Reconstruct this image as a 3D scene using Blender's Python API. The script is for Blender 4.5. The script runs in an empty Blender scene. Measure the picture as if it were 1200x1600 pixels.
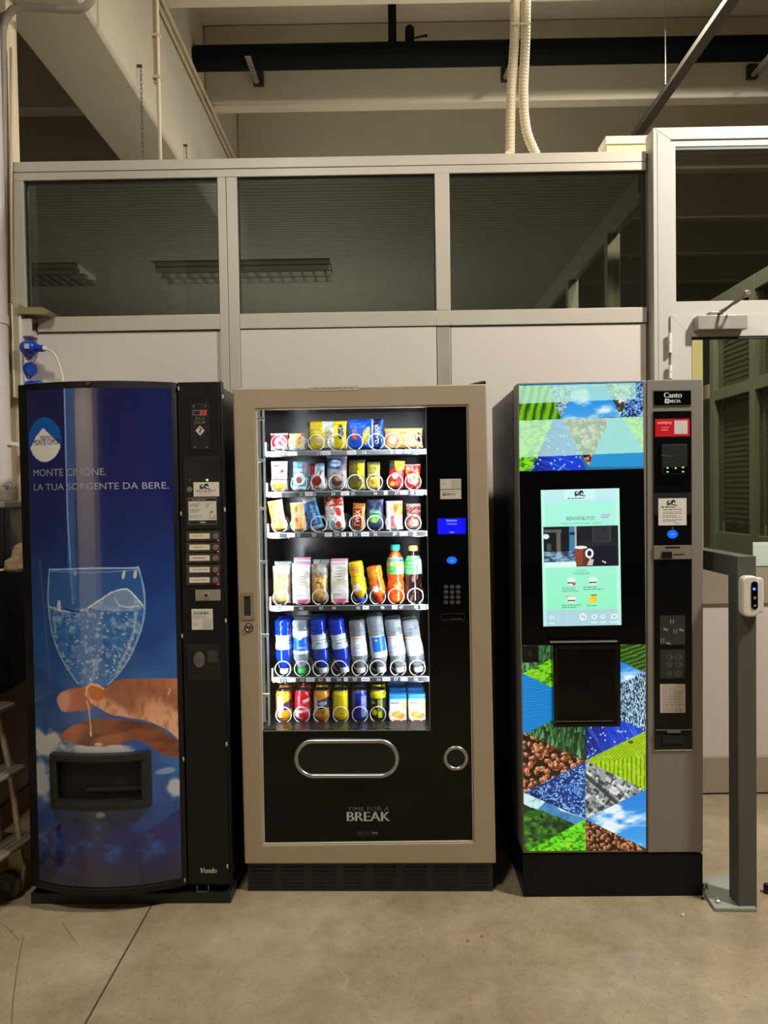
import bpy, bmesh, math, random
import numpy as np
from mathutils import Vector, Matrix
random.seed(7)
sc = bpy.context.scene
COL = sc.collection

# ------------------------------------------------------------------ camera
F_PX, PITCH, ROLL, YAW, CAM_H = 1140.35, 0.0248, -0.0150, -0.0051, 1.4463
def _basis():
    cp, sp, cy, sy = math.cos(PITCH), math.sin(PITCH), math.cos(YAW), math.sin(YAW)
    fw = Vector((sy * cp, cy * cp, -sp)); rt = Vector((cy, -sy, 0)); up = rt.cross(fw)
    cr, sr = math.cos(ROLL), math.sin(ROLL)
    return fw, rt * cr + up * sr, up * cr - rt * sr
FW, RT, UP = _basis()
EYE = Vector((0, 0, CAM_H))
cam_data = bpy.data.cameras.new('camera')
cam_data.sensor_fit = 'VERTICAL'; cam_data.sensor_height = 36.0; cam_data.sensor_width = 27.0
cam_data.lens = F_PX * 36.0 / 1600.0
cam_data.clip_start = 0.05; cam_data.clip_end = 100
cam = bpy.data.objects.new('camera', cam_data); COL.objects.link(cam)
cam.matrix_world = Matrix(((RT.x, UP.x, -FW.x, EYE.x), (RT.y, UP.y, -FW.y, EYE.y), (RT.z, UP.z, -FW.z, EYE.z), (0, 0, 0, 1)))
sc.camera = cam

# ------------------------------------------------------------------ world, lamps, exposure
world = bpy.data.worlds.new('hall_ambient'); sc.world = world; world.use_nodes = True
bg = world.node_tree.nodes['Background']; bg.inputs[0].default_value = (1.0, 0.90, 0.76, 1); bg.inputs[1].default_value = 0.06
def lamp(name, loc, target, power, size, color, size_y=None):
    L = bpy.data.lights.new(name, 'AREA'); L.energy = power; L.color = color; L.size = size
    L.shape = 'RECTANGLE' if size_y else 'DISK'
    if size_y: L.size_y = size_y
    o = bpy.data.objects.new(name, L); COL.objects.link(o); o.location = loc
    o.rotation_euler = (Vector(target) - Vector(loc)).to_track_quat('-Z', 'Y').to_euler()
    return o
LAMP_C = (1.0, 0.96, 0.885)
def bulb(name, loc, power, radius):
    L = bpy.data.lights.new(name, 'POINT'); L.energy = power; L.color = LAMP_C; L.shadow_soft_size = radius
    o = bpy.data.objects.new(name, L); COL.objects.link(o); o.location = loc; return o
lamp('hall_lamp', (2.8, 1.45, 4.56), (1.9, 2.4, 0.0), 228, 0.30, LAMP_C)                                   # high bay lamp, upper right, hangs below the ribs
lamp('hall_lamp', (-0.95, 0.15, 4.85), (-0.7, 2.0, 0.0), 80, 0.5, LAMP_C)          # second lamp of the row, upper left
lamp('hall_lamp', (0.6, 7.0, 4.15), (0.5, 6.4, 0.0), 24, 0.5, LAMP_C)           # added lamp above the office, bounces light up onto the ribs
lamp('corridor_lamp', (1.75, 4.2, 4.62), (1.95, 4.9, 0.0), 140, 0.4, LAMP_C)
lamp('office_fill', (-0.6, 5.6, 1.2), (-0.6, 5.6, 3.0), 23, 0.5, LAMP_C)          # added upward fill for the office ceiling, hidden below the sill
S_ = bpy.data.lights.new('pillar_fill_spot', 'SPOT'); S_.energy = 330; S_.color = LAMP_C; S_.spot_size = math.radians(64); S_.spot_blend = 0.6; S_.shadow_soft_size = 0.1  # added spot that brightens the pillar's streak in the curved door
so = bpy.data.objects.new('pillar_fill_spot', S_); COL.objects.link(so); so.location = (-2.28, 1.35, 2.9); so.rotation_euler = (Vector((-2.28, 0.15, 1.15)) - Vector((-2.28, 1.35, 2.9))).to_track_quat('-Z', 'Y').to_euler()
vs = sc.view_settings
vs.view_transform = 'Standard'; vs.look = 'None'; vs.gamma = 1.0; vs.exposure = 0.0; vs.use_curve_mapping = False
sc.cycles.use_denoising = True
try: sc.cycles.denoiser = 'OPENIMAGEDENOISE'
except Exception: pass
sc.cycles.max_bounces = 10; sc.cycles.transparent_max_bounces = 24; sc.cycles.caustics_reflective = False; sc.cycles.caustics_refractive = False
sc.cycles.sample_clamp_indirect = 6.0

# ------------------------------------------------------------------ placing: a point of the photograph on a plane of the room
def ray(px, py):
    return FW + RT * ((px - 600) / F_PX) - UP * ((py - 800) / F_PX)
def on_y(px, py, Y):
    d = ray(px, py); return EYE + d * ((Y - EYE.y) / d.y)
def on_z(px, py, Z):
    d = ray(px, py); return EYE + d * ((Z - EYE.z) / d.z)
class Frame:
    """A machine's own frame: x along its front, y inwards, z up."""
    def __init__(s, x, y, yaw):
        s.o = Vector((x, y, 0)); s.yaw = yaw
        s.m = Matrix.Translation(s.o) @ Matrix.Rotation(yaw, 4, 'Z'); s.mi = s.m.inverted()
        s.e = s.mi @ EYE; s.r = s.mi.to_3x3()
    def at(s, px, py, d=0.0):
        v = s.r @ ray(px, py); p = s.e + v * ((d - s.e.y) / v.y)
        return p.x, p.z
    def xs(s, px, py, d=0.0): return s.at(px, py, d)[0]
    def zs(s, px, py, d=0.0): return s.at(px, py, d)[1]
    def w(s, x, y, z): return s.m @ Vector((x, y, z))

# ------------------------------------------------------------------ colour
def lin(c):
    a = np.asarray(c, float) / 255.0
    return np.where(a <= 0.04045, a / 12.92, ((a + 0.055) / 1.055) ** 2.4)
def rgba(c):
    l = lin(c); return (float(l[0]), float(l[1]), float(l[2]), 1.0)

# ------------------------------------------------------------------ materials
MATS = {}
def _new(name):
    m = bpy.data.materials.new(name); m.use_nodes = True; m.node_tree.nodes.clear()
    MATS[name] = m; return m, m.node_tree.nodes, m.node_tree.links
def pm(name, c, rough=0.5, metal=0.0, var=0.08, scale=9.0, bump=0.0, bscale=120.0, coat=0.0, stretch=None, c2=None, spec=0.5):
    """Principled with a noise that varies colour and roughness a little."""
    if name in MATS: return MATS[name]
    m, N, L = _new(name)
    out = N.new('ShaderNodeOutputMaterial'); p = N.new('ShaderNodeBsdfPrincipled'); L.new(p.outputs[0], out.inputs[0])
    tc = N.new('ShaderNodeTexCoord'); mp = N.new('ShaderNodeMapping'); L.new(tc.outputs['Object'], mp.inputs[0])
    if stretch: mp.inputs['Scale'].default_value = stretch
    nz = N.new('ShaderNodeTexNoise'); nz.inputs['Scale'].default_value = scale; nz.inputs['Detail'].default_value = 5
    L.new(mp.outputs[0], nz.inputs['Vector'])
    mx = N.new('ShaderNodeMix'); mx.data_type = 'RGBA'
    a = lin(c); b = lin(c2) if c2 else a * (1 - 2 * var); a1 = a if c2 else a * (1 + var)
    mx.inputs[6].default_value = (*[float(x) for x in b], 1); mx.inputs[7].default_value = (*[float(min(1, x)) for x in a1], 1)
    L.new(nz.outputs['Fac'], mx.inputs[0]); L.new(mx.outputs[2], p.inputs['Base Color'])
    mr = N.new('ShaderNodeMapRange'); mr.inputs[3].default_value = max(0.02, rough - 0.06); mr.inputs[4].default_value = min(1, rough + 0.06)
    L.new(nz.outputs['Fac'], mr.inputs[0]); L.new(mr.outputs[0], p.inputs['Roughness'])
    p.inputs['Metallic'].default_value = metal; p.inputs['Coat Weight'].default_value = coat
    p.inputs['Specular IOR Level'].default_value = spec
    if bump:
        n2 = N.new('ShaderNodeTexNoise'); n2.inputs['Scale'].default_value = bscale; n2.inputs['Detail'].default_value = 4
        L.new(mp.outputs[0], n2.inputs['Vector'])
        bp = N.new('ShaderNodeBump'); bp.inputs['Strength'].default_value = bump; bp.inputs['Distance'].default_value = 0.004
        L.new(n2.outputs['Fac'], bp.inputs['Height']); L.new(bp.outputs[0], p.inputs['Normal'])
    return m
def em(name, c, strength):
    if name in MATS: return MATS[name]
    m, N, L = _new(name); out = N.new('ShaderNodeOutputMaterial'); e = N.new('ShaderNodeEmission')
    e.inputs[0].default_value = rgba(c); e.inputs[1].default_value = strength; L.new(e.outputs[0], out.inputs[0]); return m
def printed(name, rough=0.4, glow=0.0, alpha=1.0, coat=0.0, metal=0.0, subsurf=0.0):
    """Colours printed on the mesh (attribute 'Col'); glow > 0 for backlit film and screens; alpha < 1 for clear plastic."""
    if name in MATS: return MATS[name]
    m, N, L = _new(name); out = N.new('ShaderNodeOutputMaterial'); p = N.new('ShaderNodeBsdfPrincipled')
    at = N.new('ShaderNodeAttribute'); at.attribute_name = 'Col'
    if glow:
        p.inputs['Base Color'].default_value = (0.01, 0.01, 0.01, 1)
        L.new(at.outputs['Color'], p.inputs['Emission Color']); p.inputs['Emission Strength'].default_value = glow
    else:
        L.new(at.outputs['Color'], p.inputs['Base Color'])
    p.inputs['Roughness'].default_value = rough; p.inputs['Coat Weight'].default_value = coat; p.inputs['Metallic'].default_value = metal
    if alpha < 1:
        t = N.new('ShaderNodeBsdfTransparent'); L.new(at.outputs['Color'], t.inputs[0])
        fr = N.new('ShaderNodeLayerWeight'); fr.inputs[0].default_value = 0.35
        mr = N.new('ShaderNodeMapRange'); mr.inputs[3].default_value = alpha; mr.inputs[4].default_value = 1.0
        L.new(fr.outputs['Facing'], mr.inputs[0])
        mx = N.new('ShaderNodeMixShader'); L.new(mr.outputs[0], mx.inputs[0]); L.new(t.outputs[0], mx.inputs[1]); L.new(p.outputs[0], mx.inputs[2])
        L.new(mx.outputs[0], out.inputs[0])
    else: L.new(p.outputs[0], out.inputs[0])
    return m
def glass(name, tint, refl=1.0, rough=0.0, ior=1.5):
    if name in MATS: return MATS[name]
    m, N, L = _new(name); out = N.new('ShaderNodeOutputMaterial')
    t = N.new('ShaderNodeBsdfTransparent'); t.inputs[0].default_value = (*tint, 1)
    g = N.new('ShaderNodeBsdfGlossy'); g.inputs['Roughness'].default_value = rough; g.inputs[0].default_value = (refl, refl, refl, 1)
    fr = N.new('ShaderNodeFresnel'); fr.inputs[0].default_value = ior
    ge = N.new('ShaderNodeNewGeometry'); inv = N.new('ShaderNodeMath'); inv.operation = 'SUBTRACT'; inv.inputs[0].default_value = 1.0; L.new(ge.outputs['Backfacing'], inv.inputs[1])
    mu = N.new('ShaderNodeMath'); mu.operation = 'MULTIPLY'; L.new(fr.outputs[0], mu.inputs[0]); L.new(inv.outputs[0], mu.inputs[1])   # the far face of a pane only lets light out
    mx = N.new('ShaderNodeMixShader'); L.new(mu.outputs[0], mx.inputs[0]); L.new(t.outputs[0], mx.inputs[1]); L.new(g.outputs[0], mx.inputs[2])
    L.new(mx.outputs[0], out.inputs[0]); return m

def concrete_floor():
    m, N, L = _new('polished_concrete'); out = N.new('ShaderNodeOutputMaterial'); p = N.new('ShaderNodeBsdfPrincipled'); L.new(p.outputs[0], out.inputs[0])
    tc = N.new('ShaderNodeTexCoord')
    def noise(s, d=6, dist=0.0, rough=0.55):
        n = N.new('ShaderNodeTexNoise'); n.inputs['Scale'].default_value = s; n.inputs['Detail'].default_value = d
        n.inputs['Distortion'].default_value = dist; n.inputs['Roughness'].default_value = rough; L.new(tc.outputs['Object'], n.inputs['Vector']); return n
    def ramp(n, stops):
        r = N.new('ShaderNodeValToRGB'); L.new(n.outputs[0], r.inputs[0]); e = r.color_ramp.elements
        e[0].position, e[0].color = stops[0][0], stops[0][1]; e[1].position, e[1].color = stops[-1][0], stops[-1][1]
        for q, c in stops[1:-1]: k = e.new(q); k.color = c
        return r
    def mix(mode, f, a, b):
        x = N.new('ShaderNodeMix'); x.data_type = 'RGBA'; x.blend_type = mode
        if isinstance(f, float): x.inputs[0].default_value = f
        else: L.new(f, x.inputs[0])
        L.new(a, x.inputs[6])
        if isinstance(b, tuple): x.inputs[7].default_value = b
        else: L.new(b, x.inputs[7])
        return x.outputs[2]
    base = ramp(noise(1.6, 8, 0.25, 0.6), [(0.30, rgba((150, 131, 104))), (0.52, rgba((167, 149, 120))), (0.72, rgba((182, 166, 138)))])
    stain = ramp(noise(3.1, 9, 0.5, 0.65), [(0.38, (1, 1, 1, 1)), (0.60, (0, 0, 0, 1))])
    c = mix('MULTIPLY', 0.22, base.outputs[0], stain.outputs[0])
    fine = ramp(noise(17, 10, 0.0, 0.72), [(0.36, (0.74, 0.72, 0.68, 1)), (0.58, (1, 1, 1, 1))])
    c = mix('MULTIPLY', 0.55, c, fine.outputs[0])
    vein = ramp(noise(2.3, 9, 1.2, 0.6), [(0.485, (0, 0, 0, 1)), (0.50, (1, 1, 1, 1)), (0.515, (0, 0, 0, 1))])
    gate = ramp(noise(0.9, 2), [(0.5, (0, 0, 0, 1)), (0.62, (1, 1, 1, 1))])
    gm = N.new('ShaderNodeMath'); gm.operation = 'MULTIPLY'; L.new(vein.outputs[0], gm.inputs[0]); L.new(gate.outputs[0], gm.inputs[1])
    gm2 = N.new('ShaderNodeMath'); gm2.operation = 'MULTIPLY'; gm2.inputs[1].default_value = 0.16; L.new(gm.outputs[0], gm2.inputs[0])
    speck = ramp(noise(95, 3, 0, 0.7), [(0.27, (0.40, 0.36, 0.30, 1)), (0.43, (1, 1, 1, 1))])
    c = mix('MULTIPLY', 0.75, c, speck.outputs[0])
    sp2 = ramp(noise(160, 2), [(0.70, (0, 0, 0, 1)), (0.76, (1, 1, 1, 1))])
    c = mix('MIX', sp2.outputs[0], c, rgba((190, 176, 150)))
    L.new(c, p.inputs['Base Color'])
    rr = N.new('ShaderNodeMapRange'); rr.inputs[3].default_value = 0.12; rr.inputs[4].default_value = 0.38; L.new(noise(2.6, 6, 0.8).outputs[0], rr.inputs[0]); L.new(rr.outputs[0], p.inputs['Roughness'])
    b = N.new('ShaderNodeBump'); b.inputs['Strength'].default_value = 0.10; b.inputs['Distance'].default_value = 0.003; L.new(noise(60, 5).outputs[0], b.inputs['Height']); L.new(b.outputs[0], p.inputs['Normal'])
    return m

# ------------------------------------------------------------------ mesh building
class MB:
    def __init__(s): s.v = []; s.f = []; s.c = []; s.col = (255, 255, 255)
    def add(s, vs, fs):
        k = len(s.v); s.v += [tuple(p) for p in vs]; s.f += [tuple(i + k for i in f) for f in fs]; s.c += [s.col] * len(fs); return s
    def box(s, x0, x1, y0, y1, z0, z1):
        x0, x1 = min(x0, x1), max(x0, x1); y0, y1 = min(y0, y1), max(y0, y1); z0, z1 = min(z0, z1), max(z0, z1)
        return s.add([(x0, y0, z0), (x1, y0, z0), (x1, y1, z0), (x0, y1, z0), (x0, y0, z1), (x1, y0, z1), (x1, y1, z1), (x0, y1, z1)],
                     [(0, 3, 2, 1), (4, 5, 6, 7), (0, 1, 5, 4), (1, 2, 6, 5), (2, 3, 7, 6), (3, 0, 4, 7)])
    def prism(s, pts, y0, y1):
        """polygon in x,z (counter-clockwise seen from the front) extruded from y0 (front) to y1"""
        n = len(pts); a = sum(pts[i][0] * pts[(i + 1) % n][1] - pts[(i + 1) % n][0] * pts[i][1] for i in range(n))
        if a < 0: pts = pts[::-1]
        return s.add([(x, y0, z) for x, z in pts] + [(x, y1, z) for x, z in pts],
                     [tuple(range(n)), tuple(range(2 * n - 1, n - 1, -1))] + [(i, i + n, (i + 1) % n + n, (i + 1) % n) for i in range(n)])
    def slab(s, pts, z0, z1):
        n = len(pts); a = sum(pts[i][0] * pts[(i + 1) % n][1] - pts[(i + 1) % n][0] * pts[i][1] for i in range(n))
        if a < 0: pts = pts[::-1]
        return s.add([(x, y, z0) for x, y in pts] + [(x, y, z1) for x, y in pts],
                     [tuple(range(n - 1, -1, -1)), tuple(range(n, 2 * n))] + [(i, (i + 1) % n, (i + 1) % n + n, i + n) for i in range(n)])
    def loop(s, outer, inner, y0, y1):
        """ring between two outlines of equal length, extruded: frames, bezels"""
        n = len(outer)
        def ccw(p):
            a = sum(p[i][0] * p[(i + 1) % n][1] - p[(i + 1) % n][0] * p[i][1] for i in range(n)); return p if a > 0 else p[::-1]
        o, i_ = ccw(list(outer)), ccw(list(inner))
        vs = [(x, y0, z) for x, z in o] + [(x, y0, z) for x, z in i_] + [(x, y1, z) for x, z in o] + [(x, y1, z) for x, z in i_]
        fs = []
        for k in range(n):
            j = (k + 1) % n
            fs += [(k, j, n + j, n + k), (2 * n + j, 2 * n + k, 3 * n + k, 3 * n + j), (j, k, 2 * n + k, 2 * n + j), (n + k, n + j, 3 * n + j, 3 * n + k)]
        return s.add(vs, fs)
    def tube(s, pts, r, n=10, closed=False, cap=True):
        P = [Vector(p) for p in pts]; m = len(P); R = r if isinstance(r, (list, tuple)) else [r] * m
        T = [(P[(i + 1) % m] - P[i - 1] if closed else P[min(i + 1, m - 1)] - P[max(i - 1, 0)]).normalized() for i in range(m)]
        u = T[0].orthogonal().normalized(); vs = []
        for i in range(m):
            u = (u - T[i] * u.dot(T[i])).normalized(); w = T[i].cross(u)
            for k in range(n):
                a = 2 * math.pi * k / n; vs.append(P[i] + (u * math.cos(a) + w * math.sin(a)) * R[i])
        fs = []
        for i in range(m if closed else m - 1):
            j = (i + 1) % m
            for k in range(n): l = (k + 1) % n; fs.append((i * n + k, i * n + l, j * n + l, j * n + k))
        if cap and not closed: fs += [tuple(range(n - 1, -1, -1)), tuple(range((m - 1) * n, m * n))]
        return s.add(vs, fs)
    def cyl(s, a, b, r, n=20): return s.tube([a, b], r, n)
    def lathe(s, prof, c=(0, 0, 0), n=28):
        """prof [(r, z)] round the z axis"""
        vs = [(c[0] + r * math.cos(2 * math.pi * k / n), c[1] + r * math.sin(2 * math.pi * k / n), c[2] + z) for r, z in prof for k in range(n)]
        fs = [(i * n + k, i * n + (k + 1) % n, (i + 1) * n + (k + 1) % n, (i + 1) * n + k) for i in range(len(prof) - 1) for k in range(n)]
        fs += [tuple(range(n - 1, -1, -1)), tuple(range((len(prof) - 1) * n, len(prof) * n))]
        return s.add(vs, fs)
    def disc(s, x, z, r, y0, y1, n=24, rz=None):
        rz = rz or r
        return s.prism([(x + r * math.cos(2 * math.pi * k / n), z + rz * math.sin(2 * math.pi * k / n)) for k in range(n)], y0, y1)
    def ring(s, x, z, r, rt, y, n=40, m=10):
        return s.tube([(x + r * math.cos(2 * math.pi * k / n), y, z + r * math.sin(2 * math.pi * k / n)) for k in range(n)], rt, m, closed=True)
    def quad(s, x0, x1, z0, z1, y): return s.box(x0, x1, y, y + 0.0006, z0, z1)
    def build(s, name, mat, parent=None, bevel=0.0, seg=2, smooth=0.0, cols=False, loc=None):
        me = bpy.data.meshes.new(name); me.from_pydata(s.v, [], s.f); me.update()
        if cols:
            at = me.color_attributes.new('Col', 'FLOAT_COLOR', 'CORNER'); arr = np.ones((len(me.loops), 4))
            k = 0; lc = [lin(c) for c in s.c]
            for p, c in zip(s.f, lc): arr[k:k + len(p), :3] = c; k += len(p)
            at.data.foreach_set('color', arr.ravel())
        if bevel or smooth:
            bm = bmesh.new(); bm.from_mesh(me)
            if bevel:
                ed = [e for e in bm.edges if len(e.link_faces) == 2 and e.calc_face_angle(0) > 0.6]
                nb = set(bmesh.ops.bevel(bm, geom=ed, offset=bevel, segments=seg, affect='EDGES', profile=0.6, clamp_overlap=True)['faces'])
            lim = smooth or 0.7
            for fc in bm.faces: fc.smooth = bool(smooth) or fc in nb      # flat faces stay flat, only the rounded edges are smooth
            for e in bm.edges: e.smooth = e.calc_face_angle(0) < lim if len(e.link_faces) == 2 else False
            bm.to_mesh(me); bm.free()
        return link(name, me, mat, parent, loc)
def link(name, me, mat, parent=None, loc=None):
    o = bpy.data.objects.new(name, me); COL.objects.link(o)
    if mat: me.materials.append(mat)
    if parent: o.parent = parent
    if loc is not None: o.location = loc
    return o
def empty(name, loc=(0, 0, 0), rz=0.0):
    o = bpy.data.objects.new(name, None); COL.objects.link(o); o.location = loc; o.rotation_euler = (0, 0, rz); o.empty_display_size = 0.05; return o
def tag(o, label=None, cat=None, group=None, kind=None):
    if label: o['label'] = label
    if cat: o['category'] = cat
    if group: o['group'] = group
    if kind: o['kind'] = kind
    return o
def struct(o, label, cat): return tag(o, label, cat, None, 'structure')
def dup(o, parent=None):
    c = o.copy(); COL.objects.link(c)
    if parent: c.parent = parent
    for ch in [x for x in bpy.data.objects if x.parent == o]: dup(ch, c)
    return c
def rect(x0, z0, x1, z1): return [(x0, z0), (x1, z0), (x1, z1), (x0, z1)]
def rrect(x0, z0, x1, z1, r, n=6):
    p = []
    for cx, cz, a in ((x1 - r, z0 + r, -90), (x1 - r, z1 - r, 0), (x0 + r, z1 - r, 90), (x0 + r, z0 + r, 180)):
        for k in range(n + 1):
            t = math.radians(a + 90 * k / n); p.append((cx + r * math.cos(t), cz + r * math.sin(t)))
    return p

def smooth(pts, k=6, closed=True):
    n = len(pts); out = []
    for i in range(n if closed else n - 1):
        p = [pts[(i + j) % n] if closed else pts[min(max(i + j, 0), n - 1)] for j in (-1, 0, 1, 2)]
        for q in range(k):
            t = q / k; out.append(tuple(0.5 * (2 * p[1][c] + (p[2][c] - p[0][c]) * t + (2 * p[0][c] - 5 * p[1][c] + 4 * p[2][c] - p[3][c]) * t * t + (3 * p[1][c] - p[0][c] - 3 * p[2][c] + p[3][c]) * t ** 3) for c in (0, 1)))
    return out if closed else out + [pts[-1]]

# ------------------------------------------------------------------ lettering
_TX = {}
def glyphs(t):
    if t in _TX: return _TX[t]
    cu = bpy.data.curves.new('lettering', 'FONT'); cu.body = t; cu.size = 1.0; cu.resolution_u = 4; cu.align_x = 'CENTER'; cu.align_y = 'CENTER'
    o = bpy.data.objects.new('lettering', cu); COL.objects.link(o)
    dg = bpy.context.evaluated_depsgraph_get(); dg.update()
    me = o.evaluated_get(dg).to_mesh(); me.calc_loop_triangles()
    v = np.array([p.co[:2] for p in me.vertices]).reshape(-1, 2); tr = np.array([q.vertices[:] for q in me.loop_triangles]).reshape(-1, 3)
    o.evaluated_get(dg).to_mesh_clear(); bpy.data.objects.remove(o); bpy.data.curves.remove(cu)
    if len(v):
        v = v - (v.min(0) + v.max(0)) / 2
    _TX[t] = (v, tr); return v, tr
def letter(mb, t, cx, cz, w=None, h=None, y=-0.001, bold=0.0, slant=0.0):
    """flat letters centred on (cx, cz), stretched to width w and/or height h"""
    v, tr = glyphs(t)
    if not len(v): return
    sz = v.max(0) - v.min(0); sx = w / sz[0] if w else None; sz_ = h / sz[1] if h else None
    sx = sx or sz_; sz_ = sz_ or sx
    for dx in ((0.0,) if not bold else (-bold, 0.0, bold)):
        mb.add([(cx + a * sx + b * sz_ * slant + dx, y - abs(dx) * 0.01, cz + b * sz_) for a, b in v], [tuple(q) for q in tr])

# ------------------------------------------------------------------ printing (numpy raster sampled on mesh vertices)
def vnoise(X, Y, seed, octs=4):
    out = np.zeros_like(X); amp = 1.0; tot = 0
    for o in range(octs):
        rs = np.random.RandomState(seed * 31 + o); g = rs.rand(64, 64)
        x = X * 2 ** o; y = Y * 2 ** o; xi = np.floor(x).astype(int); yi = np.floor(y).astype(int); fx = x - xi; fy = y - yi
        fx = fx * fx * (3 - 2 * fx); fy = fy * fy * (3 - 2 * fy)
        a = g[yi % 64, xi % 64]; b = g[yi % 64, (xi + 1) % 64]; c = g[(yi + 1) % 64, xi % 64]; d = g[(yi + 1) % 64, (xi + 1) % 64]
        out += amp * (a * (1 - fx) * (1 - fy) + b * fx * (1 - fy) + c * (1 - fx) * fy + d * fx * fy); tot += amp; amp *= 0.5
    return out / tot
class Paint:
    """raster over the rectangle x0..x1, y0..y1 (y down); colours 0-255"""
    def __init__(s, x0, y0, x1, y1, nx, ny, bg=(255, 255, 255)):
        s.b = (x0, y0, x1, y1); s.nx, s.ny = nx, ny
        s.X, s.Y = np.meshgrid(np.linspace(x0, x1, nx), np.linspace(y0, y1, ny)); s.a = np.empty((ny, nx, 3)); s.a[:] = bg; s.mask = None
    def put(s, m, c, al=1.0, sl=(slice(None), slice(None))):
        m = np.clip(np.asarray(m, float), 0, 1) * al
        if s.mask is not None: m = m * s.mask[sl]
        s.a[sl] = s.a[sl] * (1 - m[..., None]) + np.asarray(c, float) * m[..., None]; return s
    def win(s, x0, y0, x1, y1):
        dx = (s.b[2] - s.b[0]) / (s.nx - 1); dy = (s.b[3] - s.b[1]) / (s.ny - 1)
        i0 = int(np.clip((x0 - s.b[0]) / dx - 1, 0, s.nx)); i1 = int(np.clip((x1 - s.b[0]) / dx + 2, 0, s.nx))
        j0 = int(np.clip((y0 - s.b[1]) / dy - 1, 0, s.ny)); j1 = int(np.clip((y1 - s.b[1]) / dy + 2, 0, s.ny))
        return slice(j0, max(j0, j1)), slice(i0, max(i0, i1))
    def rect(s, x0, y0, x1, y1, c, al=1.0):
        sl = s.win(x0, y0, x1, y1); X, Y = s.X[sl], s.Y[sl]; return s.put((X >= x0) & (X <= x1) & (Y >= y0) & (Y <= y1), c, al, sl)
    def ell(s, cx, cy, rx, ry, c, al=1.0, rot=0.0, soft=0.0):
        r = max(rx, ry) * (1 + soft); sl = s.win(cx - r, cy - r, cx + r, cy + r)
        dx, dy = s.X[sl] - cx, s.Y[sl] - cy; k, q = math.cos(rot), math.sin(rot)
        d = np.sqrt(((dx * k + dy * q) / rx) ** 2 + ((dy * k - dx * q) / ry) ** 2)
        return s.put(d <= 1 if not soft else (1 + soft - d) / soft, c, al, sl)
    def inside(s, pts):
        m = np.zeros(s.X.shape, bool); n = len(pts)
        for i in range(n):
            (xa, ya), (xb, yb) = pts[i], pts[(i + 1) % n]
            if ya == yb: continue
            m ^= ((ya > s.Y) != (yb > s.Y)) & (s.X < (xb - xa) * (s.Y - ya) / (yb - ya) + xa)
        return m
    def poly(s, pts, c, al=1.0): return s.put(s.inside(pts), c, al)
    def line(s, pts, w, c, al=1.0):
        for (xa, ya), (xb, yb) in zip(pts, pts[1:]):
            sl = s.win(min(xa, xb) - w * 1.3, min(ya, yb) - w * 1.3, max(xa, xb) + w * 1.3, max(ya, yb) + w * 1.3); X, Y = s.X[sl], s.Y[sl]
            L2 = (xb - xa) ** 2 + (yb - ya) ** 2 + 1e-9; t = np.clip(((X - xa) * (xb - xa) + (Y - ya) * (yb - ya)) / L2, 0, 1)
            d = np.hypot(X - xa - t * (xb - xa), Y - ya - t * (yb - ya)); s.put(np.clip((w - d) / (0.35 * w) + 0.5, 0, 1), c, al, sl)
        return s
    def grad(s, stops):
        ys = [q[0] for q in stops]; s.a = np.stack([np.interp(s.Y, ys, [q[1][k] for q in stops]) for k in range(3)], -1); return s
    def noise(s, sx, sy, lo, hi, c, seed, al=1.0, octs=4):
        n = vnoise((s.X - s.b[0]) / sx + 7, (s.Y - s.b[1]) / sy + 3, seed, octs); return s.put((n - lo) / (hi - lo), c, al)
    def text(s, t, cx, cy, c, w=None, h=None, rot=0.0, al=1.0):
        v, tr = glyphs(t)
        if not len(v): return s
        sz = v.max(0) - v.min(0); kx = w / sz[0] if w else h / sz[1]; ky = h / sz[1] if h else kx
        q = np.stack([v[:, 0] * kx, -v[:, 1] * ky], -1); k, r = math.cos(rot), math.sin(rot)
        q = np.stack([q[:, 0] * k - q[:, 1] * r + cx, q[:, 0] * r + q[:, 1] * k + cy], -1)
        m = np.zeros(s.X.shape, bool); dx = (s.b[2] - s.b[0]) / (s.nx - 1); dy = (s.b[3] - s.b[1]) / (s.ny - 1)
        for a, b, d in tr:
            A, B, C = q[a], q[b], q[d]
            i0 = max(0, int((min(A[0], B[0], C[0]) - s.b[0]) / dx)); i1 = min(s.nx, int((max(A[0], B[0], C[0]) - s.b[0]) / dx) + 2)
            j0 = max(0, int((min(A[1], B[1], C[1]) - s.b[1]) / dy)); j1 = min(s.ny, int((max(A[1], B[1], C[1]) - s.b[1]) / dy) + 2)
            if i0 >= i1 or j0 >= j1: continue
            x, y = s.X[j0:j1, i0:i1], s.Y[j0:j1, i0:i1]
            e = lambda P, Q: (Q[0] - P[0]) * (y - P[1]) - (Q[1] - P[1]) * (x - P[0])
            e1, e2, e3 = e(A, B), e(B, C), e(C, A); m[j0:j1, i0:i1] |= ((e1 >= 0) & (e2 >= 0) & (e3 >= 0)) | ((e1 <= 0) & (e2 <= 0) & (e3 <= 0))
        return s.put(m, c, al)
    def scribble(s, x0, y0, x1, y1, rows, c, seed=1, al=0.8):
        """lines of print too small to read"""
        rs = random.Random(seed); h = (y1 - y0) / rows
        for k in range(rows):
            x = x0; e = x0 + (x1 - x0) * rs.uniform(0.6, 1.0)
            while x < e:
                w = (x1 - x0) * rs.uniform(0.06, 0.16); s.rect(x, y0 + k * h + h * 0.25, min(e, x + w), y0 + k * h + h * 0.7, c, al); x += w * 1.3
        return s
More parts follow.
